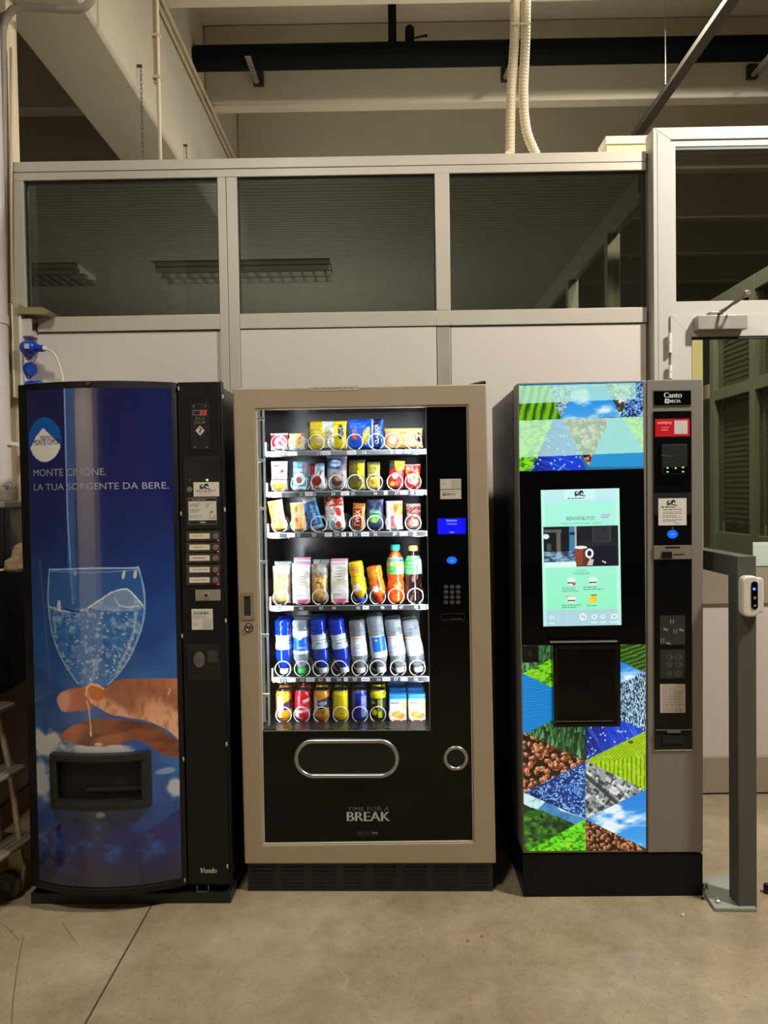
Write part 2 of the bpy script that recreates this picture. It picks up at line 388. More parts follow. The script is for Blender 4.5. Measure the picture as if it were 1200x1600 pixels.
    def sample(s, x, y):
        """nearest sample at arrays x, y in raster coordinates, linear light"""
        i = np.clip(((x - s.b[0]) / (s.b[2] - s.b[0]) * (s.nx - 1)).round().astype(int), 0, s.nx - 1)
        j = np.clip(((y - s.b[1]) / (s.b[3] - s.b[1]) * (s.ny - 1)).round().astype(int), 0, s.ny - 1)
        return lin(s.a[j, i])
def set_cols(me, cols):
    at = me.color_attributes.new('Col', 'FLOAT_COLOR', 'POINT'); a = np.ones((len(cols), 4)); a[:, :3] = cols; at.data.foreach_set('color', a.ravel())
def grid_faces(nx, ny, wrap=False):
    f = []
    for j in range(ny - 1):
        for i in range(nx if wrap else nx - 1):
            k = (i + 1) % nx; f.append((j * nx + i, (j + 1) * nx + i, (j + 1) * nx + k, j * nx + k))
    return f
def sheet(name, P, mat, parent, pos, nx=None, ny=None, smooth=True):
    """printed sheet: pos(u, v) -> x, y, z arrays with u right and v down in 0..1"""
    nx = nx or P.nx; ny = ny or P.ny
    U, V = np.meshgrid(np.linspace(0, 1, nx), np.linspace(0, 1, ny))
    x, y, z = pos(U, V); vs = np.stack([x, y, z], -1).reshape(-1, 3)
    me = bpy.data.meshes.new(name); me.from_pydata(vs.tolist(), [], grid_faces(nx, ny)); me.update()
    b = P.b; set_cols(me, P.sample((b[0] + U * (b[2] - b[0])).ravel(), (b[1] + V * (b[3] - b[1])).ravel()))
    if smooth: me.polygons.foreach_set('use_smooth', [True] * len(me.polygons))
    return link(name, me, mat, parent)
def flat(x0, z0, x1, z1, y):
    return lambda U, V: (x0 + (x1 - x0) * U, np.full_like(U, y), z1 + (z0 - z1) * V)
def quadpos(tl, tr, br, bl, y):
    """sheet over four corners (x, z)"""
    def f(U, V):
        x = (tl[0] * (1 - U) + tr[0] * U) * (1 - V) + (bl[0] * (1 - U) + br[0] * U) * V
        z = (tl[1] * (1 - U) + tr[1] * U) * (1 - V) + (bl[1] * (1 - U) + br[1] * U) * V
        return x, np.full_like(U, y), z
    return f
def shell(name, prof, mat, P=None, n=56, parent=None, rows=None, wrinkle=0.0, seed=0, colour=None):
    """closed skin through rings (z, half width, half depth, squareness, x shift); printed from the front by P (raster 0..1 x 0..1)"""
    pr = np.array(prof, float); z = pr[:, 0]
    if rows:
        # keep every profile ring, refine between
        zs = np.unique(np.concatenate([z, np.linspace(z[0], z[-1], rows)])); q = [np.interp(zs, z, pr[:, k]) for k in range(1, 5)]
    else: zs = z; q = [pr[:, k] for k in range(1, 5)]
    m = len(zs); th = 2 * np.pi * (np.arange(n) / n); ct, st = np.cos(th), np.sin(th)
    ex = (2.0 / q[2])[:, None]; X = q[0][:, None] * np.sign(ct) * np.abs(ct) ** ex; Yy = q[1][:, None] * np.sign(st) * np.abs(st) ** ex
    if wrinkle:
        nn = vnoise(X * 60 + 9 + seed, np.repeat(zs[:, None], n, 1) * 60 + 5, seed + 3, 3) - 0.5; Yy = Yy * (1 + wrinkle * nn * 2)
        X = X * (1 + wrinkle * 0.15 * nn)
    wm = max(q[0].max(), 1e-6); u = (X / wm + 1) / 2; X = X + q[3][:, None]
    Z = np.repeat(zs[:, None], n, 1); vs = np.stack([X, Yy, Z], -1).reshape(-1, 3)
    f = [(j * n + i, j * n + (i + 1) % n, (j + 1) * n + (i + 1) % n, (j + 1) * n + i) for j in range(m - 1) for i in range(n)]
    f += [tuple(range(n - 1, -1, -1)), tuple(range((m - 1) * n, m * n))]
    me = bpy.data.meshes.new(name); me.from_pydata(vs.tolist(), [], f); me.update()
    if P is not None:
        v = 1 - (Z - zs[0]) / (zs[-1] - zs[0]); set_cols(me, P.sample(u.ravel(), v.ravel()))
    elif colour is not None: set_cols(me, np.repeat(lin(colour)[None], len(vs), 0))
    bm = bmesh.new(); bm.from_mesh(me)
    for fc in bm.faces: fc.smooth = True
    for e in bm.edges: e.smooth = e.calc_face_angle(0) < 0.9 if len(e.link_faces) == 2 else False
    bm.to_mesh(me); bm.free()
    return link(name, me, mat, parent)

# shared materials
ALU = pm('satin_aluminium', (188, 180, 163), 0.45, 0.12, 0.05, 3, stretch=(1, 1, 0.2))
ALU_DK = pm('grey_gasket', (34, 32, 28), 0.6)
PANEL = pm('white_laminate_panel', (206, 197, 186), 0.45, 0, 0.025, 1.2)
CONC = pm('cast_concrete', (196, 187, 166), 0.9, 0, 0.10, 1.6, 0.35, 40)
BLACK = pm('black_plastic', (14, 14, 15), 0.38, 0, 0.1)
BLACK_M = pm('black_painted_steel', (20, 20, 20), 0.5, 0, 0.1, bump=0.1, bscale=300)
GLOSS_BLACK = pm('black_glass', (3, 3, 4), 0.08, 0, 0.02, spec=0.3)
STEEL = pm('bright_steel', (205, 205, 200), 0.22, 0.9, 0.05)
WHITE_P = pm('white_plastic', (222, 218, 208), 0.4)
PRINT = printed('printed_matte', 0.5)
PRINT_G = printed('printed_film', 0.28)
GLOW = printed('backlit_film', 0.12, 1.0, coat=0.2)

# ================================================================== the hall
D = 3.489
# --- floor
fl = MB().box(-7, 7, -9, 14, -0.12, 0).build('floor', concrete_floor())
struct(fl, 'worn polished concrete floor in front of the machines', 'floor')
def strip(pts, w, z0=-0.001, z1=0.0006, name='joint', mat=None):
    mb = MB()
    for a, b in zip(pts, pts[1:]):
        d = (b - a); d.z = 0; n = Vector((-d.y, d.x, 0)).normalized() * w / 2
        mb.slab([(a.x + n.x, a.y + n.y), (a.x - n.x, a.y - n.y), (b.x - n.x, b.y - n.y), (b.x + n.x, b.y + n.y)], z0, z1)
    return mb.build(name, mat, fl)
JOINT = pm('dark_joint_filler', (70, 52, 34), 0.8)
a, b = on_z(236, 1416, 0), on_z(133, 1600, 0); dv = (b - a)
strip([a - dv * 1.0, a + dv * 2.2], 0.006, name='joint', mat=JOINT)
CRACK = pm('hairline_crack', (96, 78, 54), 0.9)
strip([on_z(x, y, 0) for x, y in ((37, 1462), (31, 1490), (26, 1520), (21, 1560), (18, 1600))], 0.0022, name='crack', mat=CRACK)
strip([on_z(x, y, 0) for x, y in ((96, 1440), (108, 1458), (121, 1476))], 0.0015, name='crack', mat=CRACK)
strip([on_z(x, y, 0) for x, y in ((0, 1442), (14, 1452), (30, 1470))], 0.0015, name='crack', mat=CRACK)
SCUFF = pm('pale_scuff', (160, 143, 115), 0.8)
for pts in (((400, 1488), (425, 1497), (452, 1500), (480, 1505)), ((505, 1503), (528, 1513), (544, 1530), (536, 1546), (522, 1550)), ((455, 1472), (490, 1474), (530, 1470))):
    strip([on_z(x, y, 0) for x, y in pts], 0.004, name='scuff', mat=SCUFF)

# --- roof: deck, ribs, girder, pier
ZD, ZR = 5.30, 4.65
ce = MB().box(-9, 9, -9, 16, ZD, ZD + 0.15).build('ceiling', CONC)
struct(ce, 'concrete roof deck between the ribs', 'ceiling')
for k in range(-4, 8):
    y0 = 4.735 + 1.325 * k
    for x0, x1 in ((-1.45, 9.0), (-9.0, -1.89)):
        o = MB().box(x0, x1, y0, y0 + 0.135, ZR, ZD).build('ceiling_beam', CONC, bevel=0.012, seg=1)
        struct(o, 'concrete roof rib running across the hall', 'beam')
g = MB().box(-1.89, -1.45, -9, 16, 3.86, ZD).build('ceiling_beam', CONC, bevel=0.02, seg=1)
struct(g, 'deep concrete girder running away above the left window', 'beam')
xc = on_y(26.5, 150, 3.556).x
o = MB().box(-2.35, xc, 3.556, 3.575, 0, 3.86).build('wall_pier', pm('cream_painted_concrete', (226, 208, 174), 0.8, 0, 0.05, 2), bevel=0.008, seg=1)
struct(o, 'cream concrete pier at the left edge', 'pier')
o = MB().box(-2.35, -1.7606, 3.478, 3.555, 0, 3.86).box(-1.7605, -1.708, 3.478, 3.488, 0, 1.93).build('wall_pilaster', pm('cream_painted_concrete', (226, 208, 174), 0.8, 0, 0.05, 2))
struct(o, 'cream face of the pier beside the partition frame', 'pier')
# hall shell far away and behind the viewer
WALLM = pm('hall_wall_paint', (150, 138, 115), 0.9, 0, 0.05)
struct(MB().box(-7, 7, 13.8, 14, 0, ZD).build('wall_back', WALLM), 'far hall wall beyond the offices', 'wall')
# pillar behind the viewer that shows as a pale streak in the curved blue door
struct(MB().box(-2.58, -1.98, -0.30, 0.15, 0, ZD).build('wall_pillar', pm('cream_painted_concrete', (226, 208, 174), 0.8), bevel=0.01, seg=1), 'cream pillar standing behind the viewer', 'pillar')

# --- aluminium partition with three windows
c0, gL, m1L, m1R, m2L, m2R, cR = -1.7586, -1.7050, -0.7842, -0.6909, 0.2453, 0.3141, 1.2436
zt, zg, zb, zr = 3.0442, 2.9566, 2.3129, 2.2418
zmid = on_y(600, 259.5, D).z
n_tr = [0]
def trim(mb, label, mat=ALU, bevel=0.0025):
    n_tr[0] += 1
    return struct(mb.build('trim_%d' % n_tr[0], mat, bevel=bevel, seg=2), label, 'frame rail')
trim(MB().box(c0, cR, D, D + 0.07, zmid + 0.0015, zt), 'upper aluminium head rail above the three windows')
trim(MB().box(c0, cR, D, D + 0.06, zg, zmid - 0.0015), 'lower aluminium head rail touching the window tops')
trim(MB().box(c0, gL, D, D + 0.06, 0, zg), 'aluminium post at the far left of the partition')
m1c = (m1L + m1R) / 2 - 0.006
trim(MB().box(m1L, m1c - 0.001, D, D + 0.06, 0, zg).box(m1c + 0.001, m1R, D + 0.001, D + 0.06, 0, zg), 'double aluminium post between the left and middle windows')
trim(MB().box(m2L, m2R, D - 0.001, D + 0.06, zb, zg), 'aluminium post between the middle and right windows')
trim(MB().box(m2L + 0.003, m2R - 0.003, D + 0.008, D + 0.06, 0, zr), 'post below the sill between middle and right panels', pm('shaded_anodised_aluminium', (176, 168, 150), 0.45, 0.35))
for x0, x1, w in ((gL, m1L, 'left'), (m1R, m2L, 'middle'), (m2R, cR, 'right')):
    trim(MB().box(x0, x1, D, D + 0.06, zr, zb), 'aluminium sill rail under the %s window' % w)
trim(MB().box(m2L, m2R, D, D + 0.06, zr, zb), 'short aluminium joint piece between two sill rails')
GL_OFF = glass('office_window_glass', (0.72, 0.73, 0.68), 0.9)
for i, (x0, x1, w) in enumerate(((gL, m1L, 'left'), (m1R, m2L, 'middle'), (m2R, cR, 'right'))):
    wn = MB().box(x0, x1, D + 0.028, D + 0.034, zb, zg).build('window_%d' % (i + 1), GL_OFF)
    struct(wn, 'dark office window on the %s of the partition' % w, 'window')
    e = 0.006
    MB().loop(rect(x0, zb, x1, zg), rect(x0 + e, zb + e * 0.3, x1 - e, zg - e * 1.6), D + 0.014, D + 0.027).build('gasket', ALU_DK, wn)
    pnl = MB().box(x0 + (0.0 if i != 1 else 0.002), x1 - 0.002, D + (0.012, 0.006, 0.010)[i], D + 0.05, 0.09, zr - 0.004).build('wall_panel', PANEL, bevel=0.001, seg=1)
    struct(pnl, 'white laminate wall panel under the %s window' % w, 'wall panel')
    struct(MB().box(x0, x1, D + 0.004, D + 0.05, 0, 0.09).build('baseboard_%s' % w, ALU), 'aluminium base rail of the %s wall panel' % w, 'baseboard')
trim(MB().box(cR + 0.001, 1.33, D + 0.02, D + 0.09, 0, zt), 'recessed post left of the door frame, coloured grey for shade', pm('shade_grey_aluminium', (112, 106, 92), 0.5, 0.3))  # grey darkened for the shade beside the protruding door frame

# --- door on the right: frame, transom light, leaf
Y1, Y2 = 3.440, 3.428
X = lambda px, py, y=Y1: on_y(px, py, y).x
Zz = lambda px, py, y=Y1: on_y(px, py, y).z
dl, dl2 = X(1021.5, 400), X(1049, 400); gl = X(1057, 350); xr = 2.34
ztop = Zz(1100, 198); zt1 = Zz(1100, 217); zt2 = Zz(1100, 227); zb1 = Zz(1100, 470); zb2 = Zz(1100, 478); zl = Zz(1100, 493)
FRAME_W = pm('white_enamelled_frame', (182, 177, 166), 0.45, 0, 0.03, 2)
trim(MB().prism([(dl, 0), (dl2, 0), (dl2, zt1), (dl, ztop)], Y1, Y1 + 0.10), 'left upright of the white door frame', FRAME_W)
trim(MB().box(dl + 0.018, dl + 0.021, Y1 - 0.001, Y1 + 0.01, 0, ztop - 0.02), 'thin groove line along the door frame upright', pm('groove_shade', (150, 142, 126), 0.6), 0)
trim(MB().prism([(dl, ztop), (dl2, zt1), (xr, zt1), (xr + (dl2 - dl), ztop)], Y1, Y1 + 0.10), 'white head of the door frame', FRAME_W)
trim(MB().prism([(xr, 0), (xr + dl2 - dl, 0), (xr + dl2 - dl, ztop), (xr, zt1)], Y1, Y1 + 0.10), 'right upright of the door frame', FRAME_W)
trim(MB().loop(rect(dl2, zb1 - 0.001, xr, zt1), rect(gl, zb1, xr - 0.03, zt2), Y1 + 0.008, Y1 + 0.09), 'inner glazing bead of the light above the door', FRAME_W)
trim(MB().box(dl2, xr, Y1 + 0.004, Y1 + 0.09, zl + 0.002, zb1), 'white transom bar above the door leaf', FRAME_W)
GL_DOOR = glass('door_glass', (0.74, 0.76, 0.67), 0.9)
w4 = struct(MB().box(gl, xr - 0.03, Y1 + 0.040, Y1 + 0.046, zb1, zt2).build('window_4', glass('transom_glass', (0.66, 0.67, 0.63), 0.9)), 'dark glass light above the door', 'window')
MB().box(gl, xr - 0.03, Y1 + 0.012, Y1 + 0.036, zt2 - 0.014, zt2).build('gasket', pm('grey_gasket_strip', (90, 90, 84), 0.5), w4)
ll, li = X(1048.5, 560, Y2), X(1081, 560, Y2)
zi = Zz(1100, 526, Y2); zk0 = Zz(1150, 887, Y2); zk1 = Zz(1150, 943, Y2); zk2 = Zz(1150, 1183, Y2); zk3 = 0.008
door = empty('door_1', (ll, Y2, 0)); struct(door, 'glazed white aluminium door at the right edge', 'door')
def dbox(name, mb, mat, bevel=0.002):
    mb.v = [(x - ll, y - Y2, z) for x, y, z in mb.v]; return mb.build(name, mat, door, bevel=bevel)
DOORM = pm('white_door_enamel', (190, 184, 174), 0.38, 0, 0.03, 2)
rx = xr - 0.01; ri = rx - (li - ll)
dbox('top_rail', MB().prism([(ll, zl), (li, zi), (ri, zi), (rx, zl)], Y2, Y2 + 0.05), DOORM)
dbox('stile', MB().prism([(ll, zk3), (li, zk3), (li, zi), (ll, zl)], Y2, Y2 + 0.05), DOORM)
dbox('stile', MB().prism([(ri, zk3), (rx, zk3), (rx, zl), (ri, zi)], Y2, Y2 + 0.05), DOORM)
dbox('mid_rail', MB().box(li, ri, Y2, Y2 + 0.05, zk1, zk0), pm('taupe_rail', (168, 156, 138), 0.4, 0.2))
dbox('panel', MB().box(li, ri, Y2 + 0.012, Y2 + 0.045, zk2, zk1), PANEL)
dbox('kick_rail', MB().box(li, ri, Y2 - 0.001, Y2 + 0.05, zk3, zk2), pm('taupe_rail', (168, 156, 138), 0.4, 0.2))
dbox('pane', MB().box(li, ri, Y2 + 0.022, Y2 + 0.028, zk0, zi), GL_DOOR, 0)
dbox('gasket', MB().loop(rect(li, zk0, ri, zi), rect(li + 0.003, zk0 + 0.004, ri - 0.003, zi - 0.011), Y2 + 0.004, Y2 + 0.02), ALU_DK, 0)
for py0, py1 in ((521, 552), (571, 592), (1000, 1031)):
    hx = X(1046, 540, Y2)
    mb = MB(); z0, z1 = Zz(1046, py1, Y2), Zz(1046, py0, Y2); zm = (z0 + z1) / 2
    mb.cyl((hx, Y2 - 0.008, z0), (hx, Y2 - 0.008, zm - 0.001), 0.0085, 14).cyl((hx, Y2 - 0.008, zm + 0.001), (hx, Y2 - 0.008, z1), 0.0085, 14)
    mb.box(hx - 0.004, hx + 0.010, Y2 - 0.004, Y2 + 0.001, z0, z1)
    dbox('hinge', mb, WHITE_P, 0)
# notice taped inside the door glass
P = Paint(0, 0, 1, 1, 40, 30, (196, 208, 190)); P.rect(0, 0, 1, 0.12, (206, 216, 200)); P.scribble(0.4, 0.72, 0.98, 0.95, 2, (120, 132, 112), 5)
nx0, nz0, nz1 = X(1176.5, 870, Y2 + .02), Zz(1185, 886, Y2 + .02), Zz(1185, 847, Y2 + .02)
tag(sheet('paper_notice', P, PRINT, None, flat(nx0, nz0, nx0 + 0.21, nz1, Y2 + 0.0205)), 'pale green paper notice on the door glass', 'notice')

# door closer
q = lambda px, py, y=Y2 - 0.055: on_y(px, py, y)
cl = empty('door_closer', (q(1125, 505).x, Y2, q(1125, 505).z)); tag(cl, 'grey hydraulic closer with jointed arm on the door head', 'door closer')
def cpart(name, mb, mat, bevel=0.0):
    o_ = cl.location; mb.v = [(x - o_.x, y - o_.y, z - o_.z) for x, y, z in mb.v]; return mb.build(name, mat, cl, bevel=bevel)
cpart('body', MB().box(q(1091, 500).x, q(1168.5, 500).x, Y2 - 0.055, Y2, q(1130, 514).z, q(1130, 492).z), pm('silver_closer', (158, 152, 140), 0.4, 0.3), 0.003)
cpart('arm', MB().tube([q(1120, 491, Y2 - .03), q(1128, 488, Y2 - .07), q(1148, 472, Y2 - .13), q(1165, 461, Y2 - .17)], 0.0065, 8)
      .tube([q(1169, 460, Y2 - .17), q(1150, 473, Y2 - .09), q(1122, 488, Y2 - .035)], 0.005, 8), pm('arm_steel', (150, 138, 124), 0.35, 0.6))
cpart('pivot', MB().lathe([(0.012, -0.012), (0.016, -0.008), (0.016, 0.008), (0.010, 0.014)], tuple(q(1167, 459, Y2 - .17)), 16), pm('arm_steel', (150, 138, 124), 0.35, 0.6))
cpart('shoe', MB().box(q(1111, 490).x, q(1131, 490).x, Y2 - 0.045, Y2 - 0.004, q(1120, 492).z, q(1120, 486).z), pm('arm_steel', (150, 138, 124), 0.35, 0.6), 0.002)

# --- office behind the three windows
SLAT = pm('grey_ceiling_slats', (158, 156, 144), 0.6)
mb = MB(); y = 3.58; zc = 2.985
while y < 7.2:
    mb.box(-3.4, 1.27, y, y + 0.0355, zc, zc + 0.012); y += 0.040
mb.box(-3.4, 1.27, 3.58, 7.3, zc + 0.003, zc + 0.03)
struct(mb.build('ceiling_office', SLAT), 'slatted grey office ceiling seen through the windows', 'ceiling')
struct(MB().box(-1.9, 1.31, 3.60, 7.3, zc + 0.031, zc + 0.05).build('roof_bounce', pm('white_bounce_panel', (226, 222, 212), 0.7)), 'added pale roof panel bouncing lamp light to the ceiling', 'roof')  # white panel added to bounce the lamp above it onto the ceiling
OFFW = pm('office_wall_paint', (150, 146, 128), 0.8)
struct(MB().box(-3.4, 1.27, 7.2, 7.3, 0, 3.0).build('wall_office', OFFW), 'back wall of the dark office', 'wall')
struct(MB().box(-3.5, -3.4, 4.06, 7.3, 0, 3.0).build('wall_office_left', OFFW), 'left wall of the dark office', 'wall')
PX = 1.275
side = empty('wall_office_side', (PX, 3.6, 0)); struct(side, 'glazed side partition between office and corridor', 'partition')
def sbox(name, mb, mat, bevel=0.002): mb.v = [(x - PX, y_ - 3.6, z) for x, y_, z in mb.v]; return mb.build(name, mat, side, bevel=bevel)
sbox('rail', MB().box(PX - 0.03, PX + 0.03, 3.60, 7.2, 2.87, 2.985), ALU); sbox('rail', MB().box(PX - 0.03, PX + 0.03, 3.60, 7.2, 1.02, 1.12), ALU)
for yy in (4.09, 4.97, 5.85, 6.73): sbox('post', MB().box(PX - 0.035, PX + 0.035, yy, yy + 0.06, 0, 2.87), ALU)
sbox('pane', MB().box(PX - 0.004, PX + 0.004, 3.60, 7.2, 1.12, 2.87), glass('partition_glass', (0.72, 0.73, 0.68), 0.8), 0)
sbox('panel', MB().box(PX - 0.02, PX + 0.02, 3.60, 7.2, 0, 1.02), PANEL, 0)
def luminaire(x0, x1, yc, label):
    r = empty('ceiling_light', ((x0 + x1) / 2, yc, zc)); tag(r, label, 'ceiling light')
    h = (x1 - x0) / 2
    MB().box(-h, h, -0.15, 0.15, -0.03, 0).build('housing', WHITE_P, r, bevel=0.004)
    m = MB()
    for k in range(15):
        xx = -h + 0.04 + k * (2 * h - 0.08) / 14; m.box(xx - 0.002, xx + 0.002, -0.13, 0.13, -0.068, -0.03)
    m.box(-h, h, -0.134, -0.130, -0.068, -0.03).box(-h, h, 0.130, 0.134, -0.068, -0.03).box(-h, h, -0.003, 0.003, -0.068, -0.03)
    m.build('louvre', STEEL, r); return r
luminaire(-1.50, -0.36, 4.95, 'unlit louvred ceiling light spanning the left and middle windows')
luminaire(-3.00, -2.00, 4.95, 'unlit louvred ceiling light at the far left of the office')

# --- corridor beyond the door
CX = 2.45
cor = empty('wall_corridor', (CX, 3.7, 0)); struct(cor, 'olive framed glazed partition beyond the door', 'partition')
CM = pm('olive_grey_frame', (150, 147, 128), 0.5, 0.1)
def kbox(name, mb, mat, bevel=0.002): mb.v = [(x - CX, y_ - 3.7, z) for x, y_, z in mb.v]; return mb.build(name, mat, cor, bevel=bevel)
ye = 5.52
kbox('panel', MB().box(CX, CX + 0.06, 3.6, ye, 0, 1.13), CM)
kbox('rail', MB().box(CX - 0.01, CX + 0.07, 3.6, ye, 2.10, 2.18), CM); kbox('rail', MB().box(CX - 0.01, CX + 0.07, 3.6, ye, 2.76, 2.86), CM)
for yy in (3.66, 4.26, 4.86, 5.46): kbox('post', MB().box(CX - 0.012, CX + 0.07, yy, yy + 0.07, 0, 2.86), CM)
kbox('pane', MB().box(CX + 0.02, CX + 0.026, 3.6, ye, 1.13, 2.76), glass('partition_glass', (0.72, 0.73, 0.68), 0.8), 0)
for y0 in (3.74, 4.34, 4.94, 5.54):
    m = MB(); y1_ = min(y0 + 0.51, 5.60)
    for k in range(42): zk_ = 1.20 + k * 0.037; m.add([(CX + 0.05, y0, zk_), (CX + 0.05, y1_, zk_), (CX + 0.056, y1_, zk_ + 0.034), (CX + 0.056, y0, zk_ + 0.034)], [(0, 3, 2, 1)]).add([(CX + 0.0508, y0, zk_ - 0.0006), (CX + 0.0508, y1_, zk_ - 0.0006), (CX + 0.0568, y1_, zk_ + 0.0334), (CX + 0.0568, y0, zk_ + 0.0334)], [(0, 1, 2, 3)])
    m.box(CX + 0.048, CX + 0.07, y0, y1_, 2.745, 2.775); kbox('blind', m, pm('grey_blind_slats', (186, 182, 160), 0.5), 0)
kbox('backing', MB().box(CX + 0.9, CX + 0.95, 3.6, 7.0, 0, 2.9), pm('dim_room_wall', (140, 136, 114), 0.8), 0)
kbox('inner_rail', MB().box(CX + 0.30, CX + 0.34, 3.6, 7.0, 2.22, 2.34), pm('pale_inner_rail', (190, 180, 156), 0.5), 0)
struct(MB().box(2.63, 2.72, 6.3, 6.4, 0, 2.9).build('wall_column', pm('pale_yellow_column', (240, 224, 166), 0.7)), 'pale yellow column at the end of the corridor', 'column')

# ================================================================== services on the roof and around the partition
LAG = pm('black_pipe_lagging', (11, 11, 13), 0.85, 0, 0.2, 6, 0.3, 30, spec=0.2)
PY = 5.75; pc = on_y(640, 85, PY)
pipe = empty('insulated_pipe', (0, PY, pc.z)); tag(pipe, 'thick black lagged pipe crossing under the roof ribs', 'pipe')
MB().cyl((-1.44, 0, -0.004), (6.0, 0, 0.0), 0.090, 24).build('run', LAG, pipe, smooth=0.6)
MB().cyl((-1.44, 0, -0.068), (6.0, 0, -0.064), 0.030, 16).build('lower_run', LAG, pipe, smooth=0.6)
bx = on_y(613, 50, PY).x
MB().cyl((bx, 0, 0), (bx, 0, ZD - pc.z), 0.032, 16).build('branch', LAG, pipe, smooth=0.6)
vx = on_y(640, 50, PY).x
st = MB().tube([(vx, 0, 0.05), (vx, -0.01, 0.19), (vx, 0.01, 0.215)], [0.036, 0.036, 0.02], 16).build('valve_stub', LAG, pipe, smooth=0.6)
MB().tube([(vx + 0.03, -0.02, 0.11), (vx + 0.10, -0.03, 0.12), (vx + 0.135, -0.03, 0.122)], [0.007, 0.007, 0.012], 8).build('valve_handle', LAG, st)
STRUT = pm('perforated_strut_steel', (150, 142, 124), 0.5, 0.5)
for (xa, ya, xb, yb), lab in (((387, 88, 401, 128), 'short perforated bracket under the black pipe near the girder'), ((801, 95, 790, 121), 'short perforated bracket half hidden by the ribbed conduits'),
                              ((1205, 85, 1177, 117), 'short perforated bracket under the pipe by the right edge')):
    p0, p1 = on_y(xa, ya, 5.28), on_y(xb, yb, 6.0)
    r = empty('pipe_bracket', p1); tag(r, lab, 'bracket', 'pipe brackets on the roof rib')
    d = p0 - p1; L = d.length; mb = MB()
    n = 9
    for k in range(n):       # strut with holes: two edges and cross bars
        mb.tube([d * (k / n), d * ((k + 0.45) / n)], 0.019, 4)
    sd = Vector((0.016, 0, 0.0)); mb.tube([sd, d + sd], 0.006, 4); mb.tube([-sd, d - sd], 0.006, 4)
    mb.build('strut', STRUT, r)
    MB().box(-0.03, 0.05, 0.02, 0.06, -0.01, 0.10).build('foot_plate', pm('dark_steel_plate', (52, 48, 40), 0.6, 0.3), r)
# ribbed conduits
RIB = pm('ivory_ribbed_conduit', (206, 190, 156), 0.55)
def conduit(pts, r, label):
    P_ = [Vector(p) for p in pts]; path = []; 
    for i in range(len(P_) - 1):
        p0, p1, p2, p3 = P_[max(i - 1, 0)], P_[i], P_[i + 1], P_[min(i + 2, len(P_) - 1)]
        for k in range(24):
            t = k / 24; path.append(0.5 * ((2 * p1) + (p2 - p0) * t + (2 * p0 - 5 * p1 + 4 * p2 - p3) * t * t + (3 * p1 - p0 - 3 * p2 + p3) * t ** 3))
    path.append(P_[-1]); cum = [0]
    for u, v in zip(path, path[1:]): cum.append(cum[-1] + (v - u).length)
    n = int(cum[-1] / 0.0042); out = []; rr = []; j = 0
    for k in range(n + 1):
        s_ = cum[-1] * k / n
        while j < len(cum) - 2 and cum[j + 1] < s_: j += 1
        t = (s_ - cum[j]) / max(1e-9, cum[j + 1] - cum[j]); out.append(path[j].lerp(path[j + 1], t)); rr.append(r if k % 4 < 2 else r * 0.86)
    o = MB().tube(out, rr, 14).build('ribbed_conduit', RIB, smooth=1.2); return tag(o, label, 'conduit')
yy = 3.62
cp = lambda *a: [on_y(x, y, yy) for x, y in a]
conduit(cp((806, -180), (805, -20), (804, 60), (799, 140), (797, 238)) , 0.0235, 'left ivory ribbed conduit dropping behind the head rail')
conduit(cp((822, -180), (822, -20), (821, 60), (818, 150), (823, 205), (838, 243)), 0.0235, 'right ivory ribbed conduit bending right behind the head rail')
tie = MB(); a, b = on_y(799, 37, yy - .03), on_y(829, 37, yy - .03)
tie.tube([a, b], 0.004, 8); o = tie.build('cable_tie', pm('ivory_tie', (220, 206, 176), 0.5)); tag(o, 'pale cable tie binding the two ribbed conduits', 'cable tie')
# long strut channel hung from the roof
zu = 4.20
def chan(px, py): return on_z(px, py, zu)
a, b = chan(1150, 0), chan(997, 209); xm = (a.x + b.x) / 2
mb = MB(); CH = pm('galvanised_channel', (74, 70, 60), 0.85, 0.0, spec=0.1)
r = empty('cable_channel', (xm, 3.0, zu)); tag(r, 'long galvanised channel running away under the roof at right', 'channel')
mb.box(-0.035, 0.035, -2, 3.4, 0.035, 0.04).box(-0.030, 0.030, -2, 3.4, 0.0, 0.004).box(-0.035, -0.030, -2, 3.4, 0, 0.04).box(0.030, 0.035, -2, 3.4, 0, 0.04).build('channel', CH, r)
MB().cyl((-0.012, -2, 0.012), (-0.012, 3.4, 0.012), 0.009, 8).build('cable', BLACK, r)
for yy_ in (1.1, 2.2): MB().cyl((0, yy_, 0.03), (0, yy_, ZD - zu), 0.004, 6).build('threaded_rod', STEEL, r)
